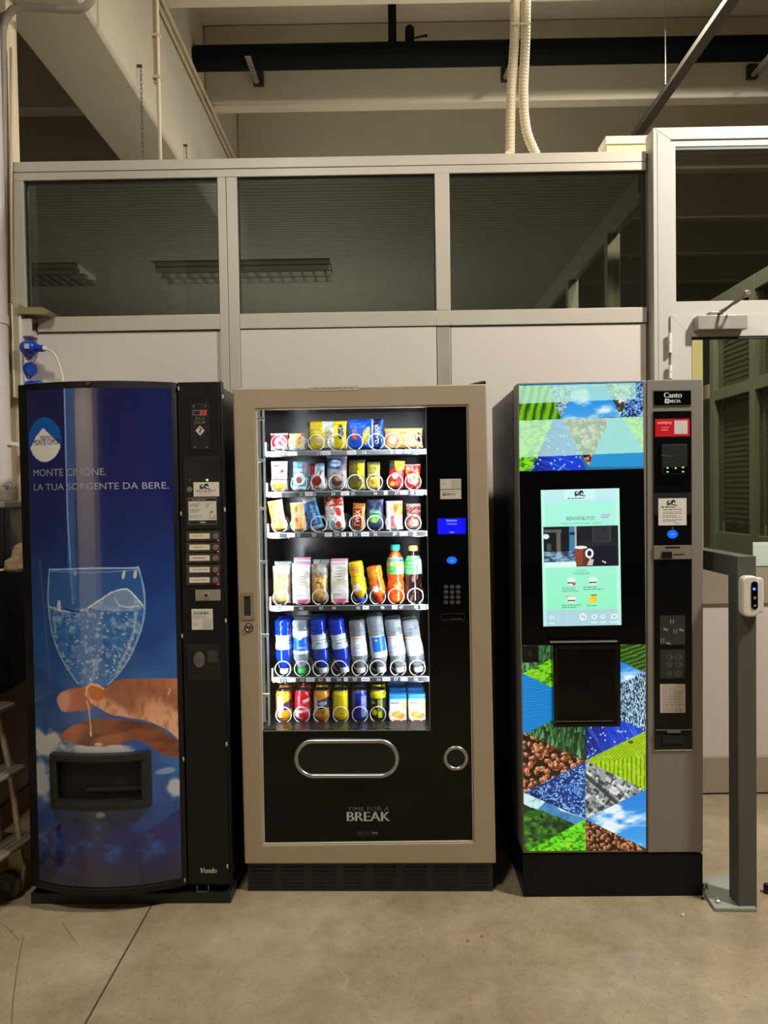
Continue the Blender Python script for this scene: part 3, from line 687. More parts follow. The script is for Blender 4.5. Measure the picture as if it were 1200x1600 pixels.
# vertical conduit and chains by the girder
VC = pm('cream_conduit', (196, 180, 148), 0.5)
vx0, vx1 = on_y(243.5, 0, 3.60), on_y(248.5, 247, 3.60)
r = empty('vertical_conduit', (vx1.x, 3.60, zt)); tag(r, 'thin cream conduit rising from the head rail before the girder', 'conduit')
MB().cyl((0.006, 0, 0), (0.006, 0, ZD - zt), 0.0095, 12).build('tube', VC, r, smooth=0.6)
MB().cyl((-0.012, 0.01, 0.42), (-0.012, 0.01, ZD - zt), 0.0075, 12).build('tube', VC, r, smooth=0.6)
for k in range(5): MB().box(-0.022, 0.018, -0.011, 0.02, 0.44 + k * 0.20, 0.452 + k * 0.20).build('clip', VC, r)
def chain(px, py0, py1, Y, label):
    p0, p1 = on_y(px, py0, Y), on_y(px, py1, Y)
    mb = MB(); n = max(3, int((p0.z - p1.z) / 0.026))
    for k in range(n):
        zc_ = p0.z - (k + 0.5) * 0.026; pts = []
        for q_ in range(10):
            t = 2 * math.pi * q_ / 10; u = 0.006 * math.cos(t); pts.append((p0.x + (u if k % 2 else 0), Y + (0 if k % 2 else u), zc_ + 0.016 * math.sin(t)))
        mb.tube(pts, 0.0019, 5, closed=True)
    mb.box(-1.452, p0.x + 0.008, Y - 0.006, Y + 0.006, p0.z - 0.004, p0.z + 0.010)
    return tag(mb.build('hanging_chain', pm('old_chain_steel', (96, 88, 72), 0.5, 0.6)), label, 'chain')
chain(220, 104, 250, 4.39, 'long thin chain hanging from the girder side')
chain(291, 228, 256, 5.38, 'short chain end hanging further along the girder')
r = empty('girder_conduits', (-1.43, 3, 4.62)); tag(r, 'pair of thin conduits along the top of the girder side', 'conduit')
for dx, dz in ((0.0, 0.0), (0.035, 0.012)): MB().cyl((dx, -3, dz), (dx, 9, dz), 0.012, 10).build('tube', VC, r, smooth=0.6)
# grey conduit with elbows at the top left
GREY_C = pm('grey_rigid_conduit', (150, 142, 126), 0.5)
yp = 3.452
pts = [on_y(x, y, yp) for x, y in ((6, 470), (5, 300), (4, 120), (3, 62))]
bend = [on_y(x, y, yp) for x, y in ((4, 45), (9, 28), (20, 15), (34, 11))] + [on_y(x, y, 3.50) for x, y in ((80, 13), (120, 15), (133, 11), (142, 2), (146, -12), (148, -60))]
o = MB().tube(pts + bend, 0.0185, 14).build('grey_conduit', GREY_C, smooth=0.7); tag(o, 'grey conduit with two elbows under the girder at top left', 'conduit')
o = MB().tube([on_y(17.5, y, 3.468) for y in (75, 250, 472)], 0.007, 10).build('slim_conduit', VC, smooth=0.7); tag(o, 'slim cream conduit running up the pier to the socket board', 'conduit')
# white downpipe
r = empty('downpipe', (on_y(-3, 700, 3.36).x, 3.36, 1.45)); tag(r, 'pale plastic downpipe at the left edge', 'pipe')
PVC = pm('pale_pvc', (206, 196, 188), 0.4)
rp = on_y(17.5, 765, 3.36).x - r.location.x
MB().cyl((0, 0, 0.0), (0, 0, 2.35), rp, 24).build('pipe', PVC, r, smooth=0.6)
MB().cyl((0, 0, 0.80), (0, 0, 0.84), rp + 0.005, 24).build('collar', PVC, r, smooth=0.6)
MB().box(-0.08, rp + 0.012, -0.02, 0.06, 0.245, 0.262).build('clip', WHITE_P, r)
# beige junction box on top of the partition
p0, p1 = on_y(948, 237, 3.60), on_y(1018, 212, 3.60)
r = empty('junction_box', (p0.x, 3.60, zt)); tag(r, 'beige junction box standing on the head rail by the door frame', 'box')
w_, h_ = p1.x - p0.x, p1.z - zt
BEI = pm('beige_painted_box', (222, 204, 150), 0.5)
MB().box(0, w_, 0, 0.12, 0, h_ * 0.66).build('body', BEI, r, bevel=0.002)
MB().box(-0.006, w_, -0.006, 0.126, h_ * 0.68, h_).build('cover', pm('ivory_cover', (226, 212, 184), 0.5), r, bevel=0.003)
MB().tube([(-0.005, 0.02, 0.03), (-0.025, 0.01, 0.012), (-0.05, 0.0, 0.003)], 0.006, 6).build('cable_gland', BLACK, r)

# ================================================================== left edge: socket board, low wall, covered crate, steps
BRD = pm('beige_socket_board', (168, 158, 132), 0.5)
yb = 3.43
x0, x1 = on_y(11, 540, yb).x, on_y(30, 540, yb).x; z0, z1 = on_y(22, 622, yb).z, on_y(22, 473, yb).z
r = empty('socket_board', (x0, yb, z0)); tag(r, 'beige industrial socket board fixed to the pier at left', 'socket board')
wB, hB = x1 - x0, z1 - z0
MB().box(0, wB, 0, 0.12, 0, hB).build('enclosure', BRD, r, bevel=0.004)
MB().cyl((wB * 0.5, -0.002, 0.005), (wB * 0.5, -0.002, hB - 0.01), 0.004, 8).build('edge_strip', pm('cream_strip', (224, 208, 166), 0.5), r)
MB().box(wB, wB + 0.012, 0.0, 0.12, 0.005, hB - 0.04).build('socket_plate', WHITE_P, r, bevel=0.002)
rz = lambda py: on_y(40, py, yb).z - z0
br = MB().box(wB + 0.01, wB + 0.055, 0.01, 0.115, rz(524), rz(497)).build('breaker_module', pm('grey_breaker', (196, 190, 176), 0.45), r, bevel=0.002)
m = MB()
for k in range(4): m.box(wB + 0.050, wB + 0.062, 0.018 + k * 0.026, 0.034 + k * 0.026, rz(514), rz(503))
m.build('toggle', BLACK, br)
MB().prism([(wB - 0.002, rz(491)), (wB + 0.135, rz(493)), (wB + 0.150, rz(488)), (wB + 0.118, rz(481)), (wB + 0.0, rz(480))], -0.01, 0.13).build('flip_lid', pm('smoked_lid', (140, 130, 98), 0.35), r, bevel=0.002)
BLUE = pm('blue_socket_plastic', (18, 62, 178), 0.32, 0, 0.05)
def socket(py, rr, name='socket'):
    zc_ = rz(py); m = MB()
    n = 20; ax = Vector((0.86, -0.5, -0.05)).normalized(); b0 = Vector((wB + 0.006, 0.05, zc_))
    m.tube([b0, b0 + ax * 0.03, b0 + ax * 0.034, b0 + ax * 0.036, b0 + ax * 0.040], [rr, rr, rr * 1.06, rr * 1.06, rr * 0.98], n)
    return m.build(name, BLUE, r, smooth=0.6), b0 + ax * 0.038, ax
socket(543, 0.034); s2, c2, ax2 = socket(574, 0.031); s3, c3, ax3 = socket(603, 0.031)
MB().tube([c3 + Vector((-.01, -.01, .005)), c3 + Vector((.05, -.02, .012)), c3 + Vector((.075, -.02, -.005))], [0.02, 0.016, 0.006], 12).build('socket_lid', BLUE, r, smooth=0.6)
# blue plug with its white cable
pA = on_y(47, 543, 3.385); pB = on_y(66, 546, 3.36)
r2 = empty('blue_plug', pA); tag(r2, 'blue industrial plug pushed into the top socket', 'plug')
dxp = pB.x - pA.x
MB().tube([(-0.03, 0.012, 0.002), (-0.012, 0.004, 0), (0.016, -0.004, -0.002), (0.030, -0.006, -0.004)], [0.030, 0.034, 0.033, 0.024], 20).tube([(0.030, -0.006, -0.004), (dxp, -0.01, -0.008)], [0.017, 0.015], 16).build('body', BLUE, r2, smooth=0.6)
MB().box(-0.008, 0.012, -0.0385, -0.030, -0.012, 0.010).build('rating_label', pm('pale_label', (186, 196, 190), 0.5), r2)
MB().cyl((dxp, -0.01, -0.008), (dxp + 0.012, -0.011, -0.008), 0.013, 14).build('gland', WHITE_P, r2, smooth=0.6)
cab = [on_y(x, y, 3.36) for x, y in ((68, 546), (76, 546.5), (84, 552), (90, 562), (95, 577), (98, 592), (100, 620), (99, 720))]
o = MB().tube(cab, 0.0045, 8).build('plug_cable', pm('cream_cable', (222, 210, 184), 0.45), smooth=0.8); tag(o, 'cream cable hanging from the blue plug behind the water machine', 'cable')

LW = on_z(45, 1260, 0).x
struct(MB().box(-2.6, LW, 2.55, D - 0.002, 0, 0.62).build('wall_low_left', pm('dull_cream_wall', (168, 150, 124), 0.85, 0, 0.1)), 'low dull cream wall beside the water machine', 'low wall')  # one dull cream, varied a little by noise
struct(MB().box(LW - 0.001, LW + 0.012, 2.55, D - 0.002, 0, 0.107).build('baseboard_left', pm('red_brown_skirting', (108, 62, 34), 0.5)), 'red brown skirting along the low wall', 'baseboard')
struct(MB().box(-2.6, LW + 0.03, 2.55, D - 0.002, 0.62, 0.645).build('trim_ledge', pm('tan_ledge', (188, 158, 118), 0.6), bevel=0.003), 'tan ledge on top of the low wall', 'ledge')
# crate under a black cover
xk = on_y(38, 980, 3.15).x; zk = on_y(20, 884, 3.15).z
def cover():
    bm_ = MB(); n = 60; top = []; 
    xl_, xr_, yf, yk = -2.45, xk, 2.75, D - 0.01
    per = [(xl_ + (xr_ - xl_) * t, yf) for t in np.linspace(0, 1, 24)] + [(xr_, yf + (yk - yf) * t) for t in np.linspace(0.04, 1, 24)] + [(xr_ + (xl_ - xr_) * t, yk) for t in np.linspace(0.1, 1, 10)] + [(xl_, yk + (yf - yk) * t) for t in np.linspace(0.1, 0.9, 8)]
    rings = []; Hs = np.linspace(0, 1, 14)
    for h in Hs:
        rg = []
        for i, (x_, y_) in enumerate(per):
            cx_, cy_ = (xl_ + xr_) / 2, (yf + yk) / 2; wv = 0.010 * math.sin(i * 1.7) * (1 - h) + 0.006 * math.sin(i * 0.9 + h * 3)
            s_ = 1 - 0.03 * h ** 6; zb_ = 0.648 + 0.012 * (1 + math.sin(i * 0.55))
            rg.append((cx_ + (x_ - cx_) * s_ + wv * (1 if x_ > cx_ else -1) * 0.6, cy_ + (y_ - cy_) * s_ + (0 if y_ > yk - .01 else wv), zb_ + (zk - zb_) * h))
        rings.append(rg)
    m_ = len(per); bm_.v = [p for rg in rings for p in rg]
    bm_.f = [(j * m_ + i, j * m_ + (i + 1) % m_, (j + 1) * m_ + (i + 1) % m_, (j + 1) * m_ + i) for j in range(len(rings) - 1) for i in range(m_)]
    bm_.f += [tuple(range(m_ - 1, -1, -1)), tuple(range((len(rings) - 1) * m_, len(rings) * m_))]; bm_.c = [(0, 0, 0)] * len(bm_.f)
    return bm_
o = cover().build('covered_crate', pm('black_cover_cloth', (14, 14, 15), 0.85, 0, 0.15), smooth=0.8); tag(o, 'crate under a black cloth on the low wall ledge', 'crate')
p1 = on_y(33, 800, 3.28)
r = empty('beige_cabinet', (p1.x - 0.6, 3.14, zk)); tag(r, 'beige metal cabinet standing on the black covered crate', 'cabinet')
CAB = pm('beige_cabinet_paint', (156, 146, 124), 0.5); hC = on_y(20, 783, 3.2).z - zk
MB().box(0, 0.6, 0, 0.26, 0.02, hC - 0.03).build('body', CAB, r, bevel=0.006)
MB().box(0.02, 0.58, 0.02, 0.24, 0, 0.02).build('plinth', BLACK, r)
MB().box(-0.01, 0.606, -0.012, 0.27, hC - 0.03, hC).build('lid', pm('pale_cabinet_lid', (176, 166, 146), 0.45), r, bevel=0.006)
MB().box(0.525, 0.529, -0.002, 0.001, 0.03, hC - 0.04).build('door_gap', BLACK, r)
zc_ = zk + hC
r = empty('lidded_tub', (p1.x - 0.045, 3.25, zc_)); tag(r, 'round pale tub with small tap on the beige cabinet', 'tub')
MB().lathe([(0.036, 0), (0.040, 0.004), (0.042, 0.045), (0.038, 0.048)], (0, 0, 0), 28).build('tub', pm('pale_tub', (170, 160, 142), 0.4), r, smooth=0.6)
MB().tube([(0.0, 0, 0.047), (0.0, 0, 0.065), (0.016, -0.004, 0.072)], 0.006, 8).tube([(-0.016, 0, 0.068), (0.012, 0, 0.068)], 0.004, 8).build('tap', STEEL, r, smooth=0.7)
o = MB().box(xk - 0.10, xk - 0.03, 3.06, 3.12, zk, on_y(33, 792, 3.06).z).build('black_canister', BLACK, bevel=0.006); tag(o, 'slim black canister standing beside the beige cabinet', 'canister')
# crumpled tan cloth
px_, pz_ = on_y(29, 868, 2.92).x, zk
pr = [(0, .045, .04, 2, 0), (.01, .055, .05, 2.3, 0), (.045, .05, .045, 2, .004), (.06, .03, .035, 2, .008), (.075, .036, .034, 2.2, .014), (.10, .03, .03, 2, .016), (.112, .012, .014, 2, .018)]
o = shell('crumpled_cloth', pr, pm('tan_cloth', (170, 146, 110), 0.9), None, 28, None, 20, 0.35, 3); o.location = (px_, 2.92, pz_); tag(o, 'small crumpled tan cloth on the black covered crate', 'cloth')
o = MB().tube([(px_ - 0.5, 2.9, zk + 0.006), (px_ - 0.2, 2.89, zk + 0.006), (px_ - 0.05, 2.90, zk + 0.006)], 0.005, 8).build('white_cable', WHITE_P, smooth=0.8); tag(o, 'thin white cable lying on the black covered crate', 'cable')

# wheeled steps at the lower left; the root sits under the far right corner of the lowest tread
pz0 = on_z(42, 1305, 0.21)
r = empty('step_ladder', (-1.318, pz0.y, 0), math.radians(-13)); tag(r, 'worn aluminium step ladder on wheels at the left edge', 'step ladder')
TREAD = pm('worn_ribbed_aluminium', (150, 138, 122), 0.45, 0.5, 0.15, 14); RAIL = pm('ladder_tube', (176, 160, 132), 0.4, 0.4)
tz = [(0.21, 0.0), (0.47, -0.025), (0.70, -0.062)]; WY = -0.40
for z_, xe in tz:
    t_ = MB().box(xe - 0.22, xe, WY, 0, z_ - 0.018, z_).build('tread', TREAD, r, bevel=0.008, seg=3)
    for k in range(8): MB().box(xe - 0.208 + k * 0.026, xe - 0.198 + k * 0.026, WY + 0.006, -0.006, z_ - 0.0005, z_ + 0.003).build('grip_rib', TREAD, t_)
for s_ in (-0.035, WY + 0.035):
    MB().tube([(tz[0][1] - 0.035, s_, tz[0][0] - .01), (tz[1][1] - 0.045, s_, tz[1][0]), (tz[2][1] - 0.06, s_, tz[2][0]), (tz[2][1] - 0.16, s_, tz[2][0] + 0.42), (tz[2][1] - 0.19, s_, tz[2][0] + 0.5)], 0.011, 10).build('side_rail', RAIL, r, smooth=0.7)
    MB().tube([(tz[0][1] - 0.10, s_ - 0.02, tz[0][0] - .01), (tz[1][1] - 0.10, s_ - 0.02, tz[1][0]), (tz[2][1] - 0.12, s_ - 0.02, tz[2][0] - .01)], 0.010, 10).build('rear_rail', RAIL, r, smooth=0.7)
    MB().tube([(tz[0][1] - 0.20, s_, 0.012), (tz[1][1] - 0.19, s_, tz[1][0] - .01), (tz[2][1] - 0.20, s_, tz[2][0] - .01)], 0.010, 10).build('back_leg', RAIL, r, smooth=0.7)
    MB().prism([(-0.030, 0.19), (-0.012, 0.10), (-0.03, 0.022), (-0.075, 0.03), (-0.085, 0.19)], s_ - 0.006, s_ + 0.006).build('wheel_bracket', RAIL, r, bevel=0.002)
    wh = MB().cyl((-0.066, s_ - 0.034, 0.05), (-0.066, s_ - 0.010, 0.05), 0.0495, 28).build('wheel', pm('grey_rubber_wheel', (66, 60, 52), 0.7), r, bevel=0.006)
    MB().cyl((-0.066, s_ - 0.037, 0.05), (-0.066, s_ - 0.008, 0.05), 0.016, 16).build('hub', pm('dull_hub', (90, 84, 74), 0.6), wh)

# ================================================================== right edge: barrier with reader, foot
BAR = pm('grey_powder_coat', (86, 84, 78), 0.5, 0.15, 0.05)
pb = on_z(1183, 1421, 0); pt = 0.07
x1 = pb.x; x0 = on_y(1154, 1421, pb.y).x; yb_ = pb.y; zt_ = on_y(1168, 869, yb_).z
r = empty('barrier_frame', (x0, yb_, 0)); tag(r, 'grey square tube barrier bolted to the floor right of the coffee machine', 'barrier')
w_ = x1 - x0
MB().box(0, w_, 0, pt, 0.0, zt_).build('post', BAR, r, bevel=0.003)
MB().box(0.0005, w_ - 0.0005, pt + 0.0006, 0.80, zt_ - 0.073, zt_).build('arm', BAR, r, bevel=0.003)
MB().box(0, w_, 0.80, 0.80 + pt, 0, zt_).build('post', BAR, r, bevel=0.003)
fp = [on_z(x, y, 0.012) for x, y in ((1183, 1420), (1117, 1419), (1100.5, 1395), (1100.5, 1383))]
pl = [(p.x - x0, p.y - yb_) for p in fp] + [(fp[3].x - x0, 0.20), (w_ + 0.0, 0.20)]
MB().slab(pl, 0.001, 0.012).build('base_plate', pm('grey_base_plate', (150, 150, 140), 0.45, 0.1), r, bevel=0.002)
for bxp, byp in ((1121, 1410), (1104.5, 1387)):
    q_ = on_z(bxp, byp, 0.012); m = MB(); cx_, cy_ = q_.x - x0, q_.y - yb_
    m.lathe([(0.011, 0.012), (0.011, 0.014)], (cx_, cy_, 0), 18).lathe([(0.0075, 0.014), (0.0075, 0.021), (0.006, 0.022)], (cx_, cy_, 0), 6).lathe([(0.004, 0.02), (0.004, 0.029)], (cx_, cy_, 0), 10)
    m.build('bolt', STEEL, r)
# reader on the post
yr = yb_ - 0.002; a, b = on_y(1156, 963, yr - .015), on_y(1183, 899, yr - .015)
r = empty('badge_reader', ((a.x + b.x) / 2, yr, (a.z + b.z) / 2)); tag(r, 'white badge reader with blue light on the grey barrier post', 'badge reader')
w_, h_ = (b.x - a.x) / 2, (b.z - a.z) / 2
RW = pm('warm_white_reader', (214, 204, 190), 0.35)
MB().prism(rrect(-w_, -h_, w_, h_, 0.022, 8), -0.034, 0.0).build('housing', RW, r, bevel=0.007, seg=3)
MB().prism(rrect(w_ * 0.62, -h_ * 0.84, w_ + 0.020, h_ * 0.90, 0.014, 8), -0.022, 0.0).build('back_shell', RW, r, bevel=0.005, seg=3)
fpn = MB().prism(rrect(-w_ * 0.02, -h_ * 0.62, w_ * 0.74, h_ * 0.74, 0.010, 8), -0.0365, -0.030).build('display_strip', GLOSS_BLACK, r, bevel=0.002)
MB().disc(w_ * 0.26, h_ * 0.38, 0.0042, -0.0385, -0.036).build('status_light', em('blue_led_white', (70, 150, 255), 2.2), fpn)
MB().disc(w_ * 0.36, h_ * 0.38, 0.0085, -0.0375, -0.0362).build('blue_halo_lens', em('blue_led_deep', (6, 20, 110), 0.9), fpn)
m = MB(); m.ring(w_ * 0.36, -h_ * 0.06, 0.0035, 0.0007, -0.0372, 16, 6).build('lock_symbol', WHITE_P, fpn)
m = MB(); m.box(w_ * .2, w_ * .5, -0.0373, -0.0365, -h_ * .46, -h_ * .44).box(w_ * .28, w_ * .46, -0.0373, -0.0365, -h_ * .41, -h_ * .39).build('wave_symbol', WHITE_P, fpn)
q_ = on_z(1199, 1395, 0)
o = MB().lathe([(0.012, 0), (0.013, 0.004), (0.013, 0.028), (0.011, 0.032)], (q_.x, q_.y, 0), 20).build('rubber_foot', BLACK, smooth=0.6); tag(o, 'small black rubber foot on the floor at the right edge', 'foot')
# litter on the floor
LIT = pm('dry_leaf_scrap', (150, 124, 84), 0.8)
for (px__, py__), lab in (((731, 1471), 'left of two tiny scraps lying on the open floor'), ((753, 1464), 'right of two tiny scraps lying on the open floor')):
    q_ = on_z(px__, py__, 0)
    m = MB().add([(-.008, -.003, 0.001), (.004, -.005, .001), (.009, .002, .001), (-.002, .006, .001), (0, 0, .012)], [(0, 3, 2, 1), (0, 1, 4), (1, 2, 4), (2, 3, 4), (3, 0, 4)])
    o = m.build('floor_scrap', LIT); o.location = q_; tag(o, lab, 'litter', 'scraps on the floor')
for (px__, py__), lab in (((1098, 1405), 'dark crumb on the floor under the coffee machine corner'), ((1067, 1431), 'pale crumb on the floor in front of the coffee machine')):
    q_ = on_z(px__, py__, 0)
    m = MB().lathe([(0.004, 0), (0.006, 0.002), (0.005, 0.006), (0.001, 0.008)], (0, 0, 0), 7)
    o = m.build('floor_crumb', pm('dark_crumb', (40, 32, 26), 0.8) if 'dark' in lab else pm('pale_crumb', (226, 216, 196), 0.8)); o.location = q_; tag(o, lab, 'crumb')

# ================================================================== left: blue water machine
VE = Frame(-1.2966, 2.5671, -0.0165)
wm = empty('water_vending_machine', VE.o, VE.yaw); tag(wm, 'black water vending machine with a curved blue picture door', 'vending machine')
VW, VH = 0.7189, 1.8512
xd0 = 0.004; xd1 = VE.xs(284, 1000, 0); HW = (xd1 - xd0) / 2; XC = (xd0 + xd1) / 2; BUL = 0.068
def vy(x): 
    t = np.clip(np.abs((np.asarray(x, float) - XC) / HW), 0, 1); return -BUL * (1 - t ** 2.2)
V_BLK = pm('black_machine_skin', (12, 11, 10), 0.45, 0, 0.12, bump=0.06, bscale=500, spec=0.35)
MB().box(0.004, VW - 0.012, 0.045, 0.78, 0.04, VH - 0.012).build('cabinet', pm('black_cabinet_sheet', (15, 15, 16), 0.3, 0.1), wm, bevel=0.004)
zd0 = VE.zs(150, 1400, -BUL); n = 40
xs_ = np.linspace(xd0, xd1, n); cur = [(float(x), float(vy(x))) for x in xs_]
dr = MB().slab(cur + [(xd1, 0.04), (xd0, 0.04)], zd0, VH - 0.004).build('door', V_BLK, wm, bevel=0.004, smooth=0.5)
zp1, zp0 = VE.zs(150, 606, -BUL), VE.zs(150, 1386, -BUL); xp0, xp1 = VE.xs(44, 700, -0.02), VE.xs(267.5, 700, -0.02)
# the printed picture, painted in pixels of the photograph straightened to a rectangle 44..268 x 606..1386
def W(x, y): return 44 + (x - (41 + 0.0193 * (y - 607))) / (223 - 0.009 * (y - 607)) * 224, y
def Z4(pts): return [W(40 + a / 4.8, 1030 + b / 4.8) for a, b in pts]
P = Paint(44, 606, 268, 1386, 336, 1100)
P.grad([(606, (27, 27, 74)), (760, (28, 32, 90)), (860, (27, 48, 110)), (960, (30, 74, 140)), (1060, (38, 96, 164)), (1150, (40, 102, 170)), (1235, (30, 92, 160)), (1290, (20, 66, 132)), (1330, (26, 36, 90)), (1386, (30, 28, 76))])  # upper blues raised slightly for the hall's reflection
P.noise(90, 60, 0.45, 0.75, (18, 24, 90), 3, 0.35)
P.poly([W(200, 606), W(266, 606), W(266, 820), W(240, 740)], (10, 24, 92), 0.4)
# poured water
st = [W(x, y) for x, y in ((108, 606), (124, 606), (125, 700), (124, 800), (126, 885), (124, 942), (119, 942), (112, 885), (111, 800), (109, 700))]
P.poly(st, (84, 130, 190), 0.55); P.line([W(109, 606), W(112, 800), W(119, 940)], 1.0, (150, 185, 220), 0.8); P.line([W(123, 606), W(123, 800), W(124, 920)], 0.8, (30, 60, 130), 0.7)
P.ell(*W(123, 892), 2.6, 5, (215, 220, 230), 0.8)
# wine glass
def G(pts): return [W(60 + a / 6.316, 850 + b / 6.316) for a, b in pts]
bowl = smooth(G([(126, 232), (131, 222), (140, 219), (560, 217), (980, 215), (988, 217), (994, 228), (1030, 380), (1045, 560), (1030, 760), (980, 930), (900, 1120), (800, 1270), (700, 1370), (560, 1400), (420, 1360), (300, 1190), (200, 1000), (140, 800), (112, 560), (115, 400)]))
P.poly(bowl, (70, 128, 190), 0.45)
water = G([(115, 600), (250, 590), (400, 610), (540, 600), (650, 520), (760, 450), (880, 425), (960, 470), (1035, 600), (1030, 760), (980, 930), (900, 1120), (800, 1270), (700, 1370), (560, 1400), (420, 1360), (300, 1190), (200, 1000), (140, 800)])
P.mask = P.inside(water).astype(float)
P.put(np.ones(P.X.shape), (64, 120, 186), 0.5); P.noise(9, 9, 0.54, 0.72, (170, 190, 214), 11, 0.6); P.noise(7, 9, 0.50, 0.75, (34, 78, 150), 17, 0.5)
rs = random.Random(4)
for k in range(260):
    gx = rs.uniform(180, 980); gy = rs.uniform(620, 1330); r_ = rs.uniform(0.5, 1.9); c_ = rs.choice([(214, 222, 236), (180, 200, 224), (236, 226, 208)])
    P.ell(*W(60 + gx / 6.316, 850 + gy / 6.316), r_, r_ * rs.uniform(0.7, 1.6), c_, 0.65, rs.uniform(0, 3)); P.ell(*W(60 + gx / 6.316, 850 + gy / 6.316), r_ * .4, r_ * .5, (70, 120, 180), 0.6)
P.mask = None
wave = smooth(G([(540, 600), (650, 520), (760, 450), (880, 425), (940, 470), (1030, 590), (1000, 640), (860, 650), (700, 640)]))
P.poly(wave, (200, 205, 214), 0.45); P.line(smooth(G([(520, 610), (650, 525), (760, 455), (880, 430), (940, 480), (1030, 600)]), 6, False), 1.0, (238, 232, 220), 0.9)
P.line(G([(780, 520), (820, 590), (900, 610), (1000, 600)]), 1.0, (236, 228, 210), 0.7); P.ell(*G([(870, 540)])[0], 12, 9, (120, 140, 170), 0.5)
P.line(G([(120, 600), (260, 640), (400, 650), (520, 620)]), 1.6, (200, 205, 215), 0.7); P.line(G([(280, 610), (360, 640), (450, 645)]), 1.2, (20, 30, 60), 0.8); P.ell(*G([(232, 590)])[0], 3, 9, (235, 225, 205), 0.8)
for pts in ([(130, 220), (115, 400), (112, 560), (140, 800), (200, 1000), (300, 1190), (420, 1360)], [(990, 215), (1030, 380), (1045, 560), (1030, 760), (980, 930), (900, 1120), (800, 1270), (700, 1370)]):
    P.line(smooth(G(pts), 6, False), 1.2, (160, 182, 206), 0.8)
P.line(G([(130, 232), (560, 218), (990, 226)]), 1.0, (180, 205, 225), 0.9); P.line(G([(130, 250), (560, 262), (990, 250)]), 0.7, (130, 170, 205), 0.7)
P.line(G([(965, 680), (950, 850), (900, 1000), (780, 1260)]), 2.2, (190, 200, 210), 0.55); P.line(G([(170, 700), (190, 860)]), 1.8, (190, 205, 220), 0.5)
for a_, b_ in ((860, 290), (965, 285)): P.ell(*G([(a_, b_)])[0], 2.4, 7, (225, 215, 195), 0.85, 0.2)
# clouds and mountains
def cloud(cx, cy, rx, ry, seed, al=0.95):
    d = 1 - np.sqrt(((P.X - cx) / rx) ** 2 + ((P.Y - cy) / ry) ** 2); nn = vnoise(P.X / 16, P.Y / 11, seed, 5); P.put(np.clip((d + nn - 0.45) * 2.2, 0, 1), (214, 210, 206), al)
cloud(*W(75, 1165), 34, 26, 5); cloud(*W(150, 1172), 60, 20, 8); cloud(*W(60, 1225), 24, 34, 9, 0.8); cloud(*W(266, 1238), 14, 20, 4, 0.8); cloud(*W(250, 1210), 16, 6, 14, 0.5); cloud(*W(160, 1272), 9, 5, 15, 0.9)
mt = [W(x, y) for x, y in ((52, 1312), (90, 1290), (120, 1276), (150, 1290), (190, 1282), (215, 1306), (245, 1290), (272, 1272), (272, 1386), (54, 1386))]
P.mask = P.inside(mt).astype(float); P.put(np.ones(P.X.shape), (26, 34, 100), 0.85); P.noise(26, 18, 0.5, 0.72, (36, 92, 166), 21, 0.8); P.noise(20, 14, 0.5, 0.7, (44, 26, 78), 25, 0.6)
P.put(np.clip((P.Y - 1330) / 56, 0, 1), (34, 28, 40), 0.75); P.mask = None
# hand
low = smooth(Z4([(275, 580), (320, 520), (430, 460), (560, 430), (700, 438), (900, 480), (1010, 560), (1100, 645), (1125, 665), (1125, 770), (1105, 774), (1000, 735), (920, 660), (850, 612), (780, 604), (700, 628), (540, 642), (430, 632)]))
P.poly(low, (132, 70, 46)); P.mask = P.inside(low).astype(float); P.noise(30, 12, 0.45, 0.75, (84, 40, 26), 31, 0.8); P.ell(*Z4([(330, 560)])[0], 20, 12, (206, 120, 84), 0.7, -0.5, 0.8); P.ell(*Z4([(640, 600)])[0], 18, 7, (176, 104, 70), 0.7, -0.2, 0.8); P.mask = None
P.ell(*Z4([(560, 625)])[0], 6, 2.5, (235, 210, 190), 0.8)
idx = smooth(Z4([(247, 290), (270, 248), (330, 215), (420, 198), (500, 200), (520, 350), (400, 372), (300, 380), (262, 345)]))
P.poly(idx, (196, 116, 86)); P.mask = P.inside(idx).astype(float); P.ell(*Z4([(290, 310)])[0], 9, 14, (226, 176, 160), 0.8, 0.3, 0.8); P.put(np.clip((P.X - W(120, 1090)[0]) / 25, 0, 1), (150, 78, 52), 0.7); P.mask = None
hand = smooth(Z4([(600, 215), (680, 150), (800, 140), (960, 150), (1090, 164), (1125, 170), (1125, 640), (1112, 646), (1040, 560), (960, 500), (870, 455), (720, 418), (640, 395), (560, 345), (500, 305), (472, 250), (480, 195), (510, 170), (560, 180)]))
P.poly(hand, (206, 132, 92)); P.mask = P.inside(hand).astype(float)
P.put(np.clip(1 - (P.Y - W(0, 1060)[1]) / 22, 0, 1), (170, 88, 56), 0.85)
P.ell(*Z4([(900, 300)])[0], 50, 18, (140, 84, 58), 0.75, 0.25, 0.9); P.ell(*Z4([(620, 350)])[0], 34, 9, (236, 176, 140), 0.75, 0.5, 0.9); P.ell(*Z4([(1020, 480)])[0], 32, 16, (230, 170, 130), 0.8, 0.8, 0.9)
P.noise(5, 14, 0.5, 0.8, (120, 66, 42), 37, 0.45); P.line(Z4([(1050, 240), (1040, 280)]), 1.2, (240, 190, 150), 0.6); P.mask = None
P.poly(smooth(Z4([(490, 210), (510, 180), (560, 185), (612, 225), (600, 270), (560, 300), (510, 275)])), (204, 98, 30)); P.line(Z4([(472, 250), (480, 195), (512, 170), (560, 180), (600, 205)]), 1.6, (244, 196, 150), 0.9)
P.line(Z4([(480, 300), (495, 360), (505, 480), (508, 560)]), 1.3, (226, 180, 150), 0.9); P.ell(*Z4([(506, 545)])[0], 1.8, 3.4, (240, 220, 200), 0.9)
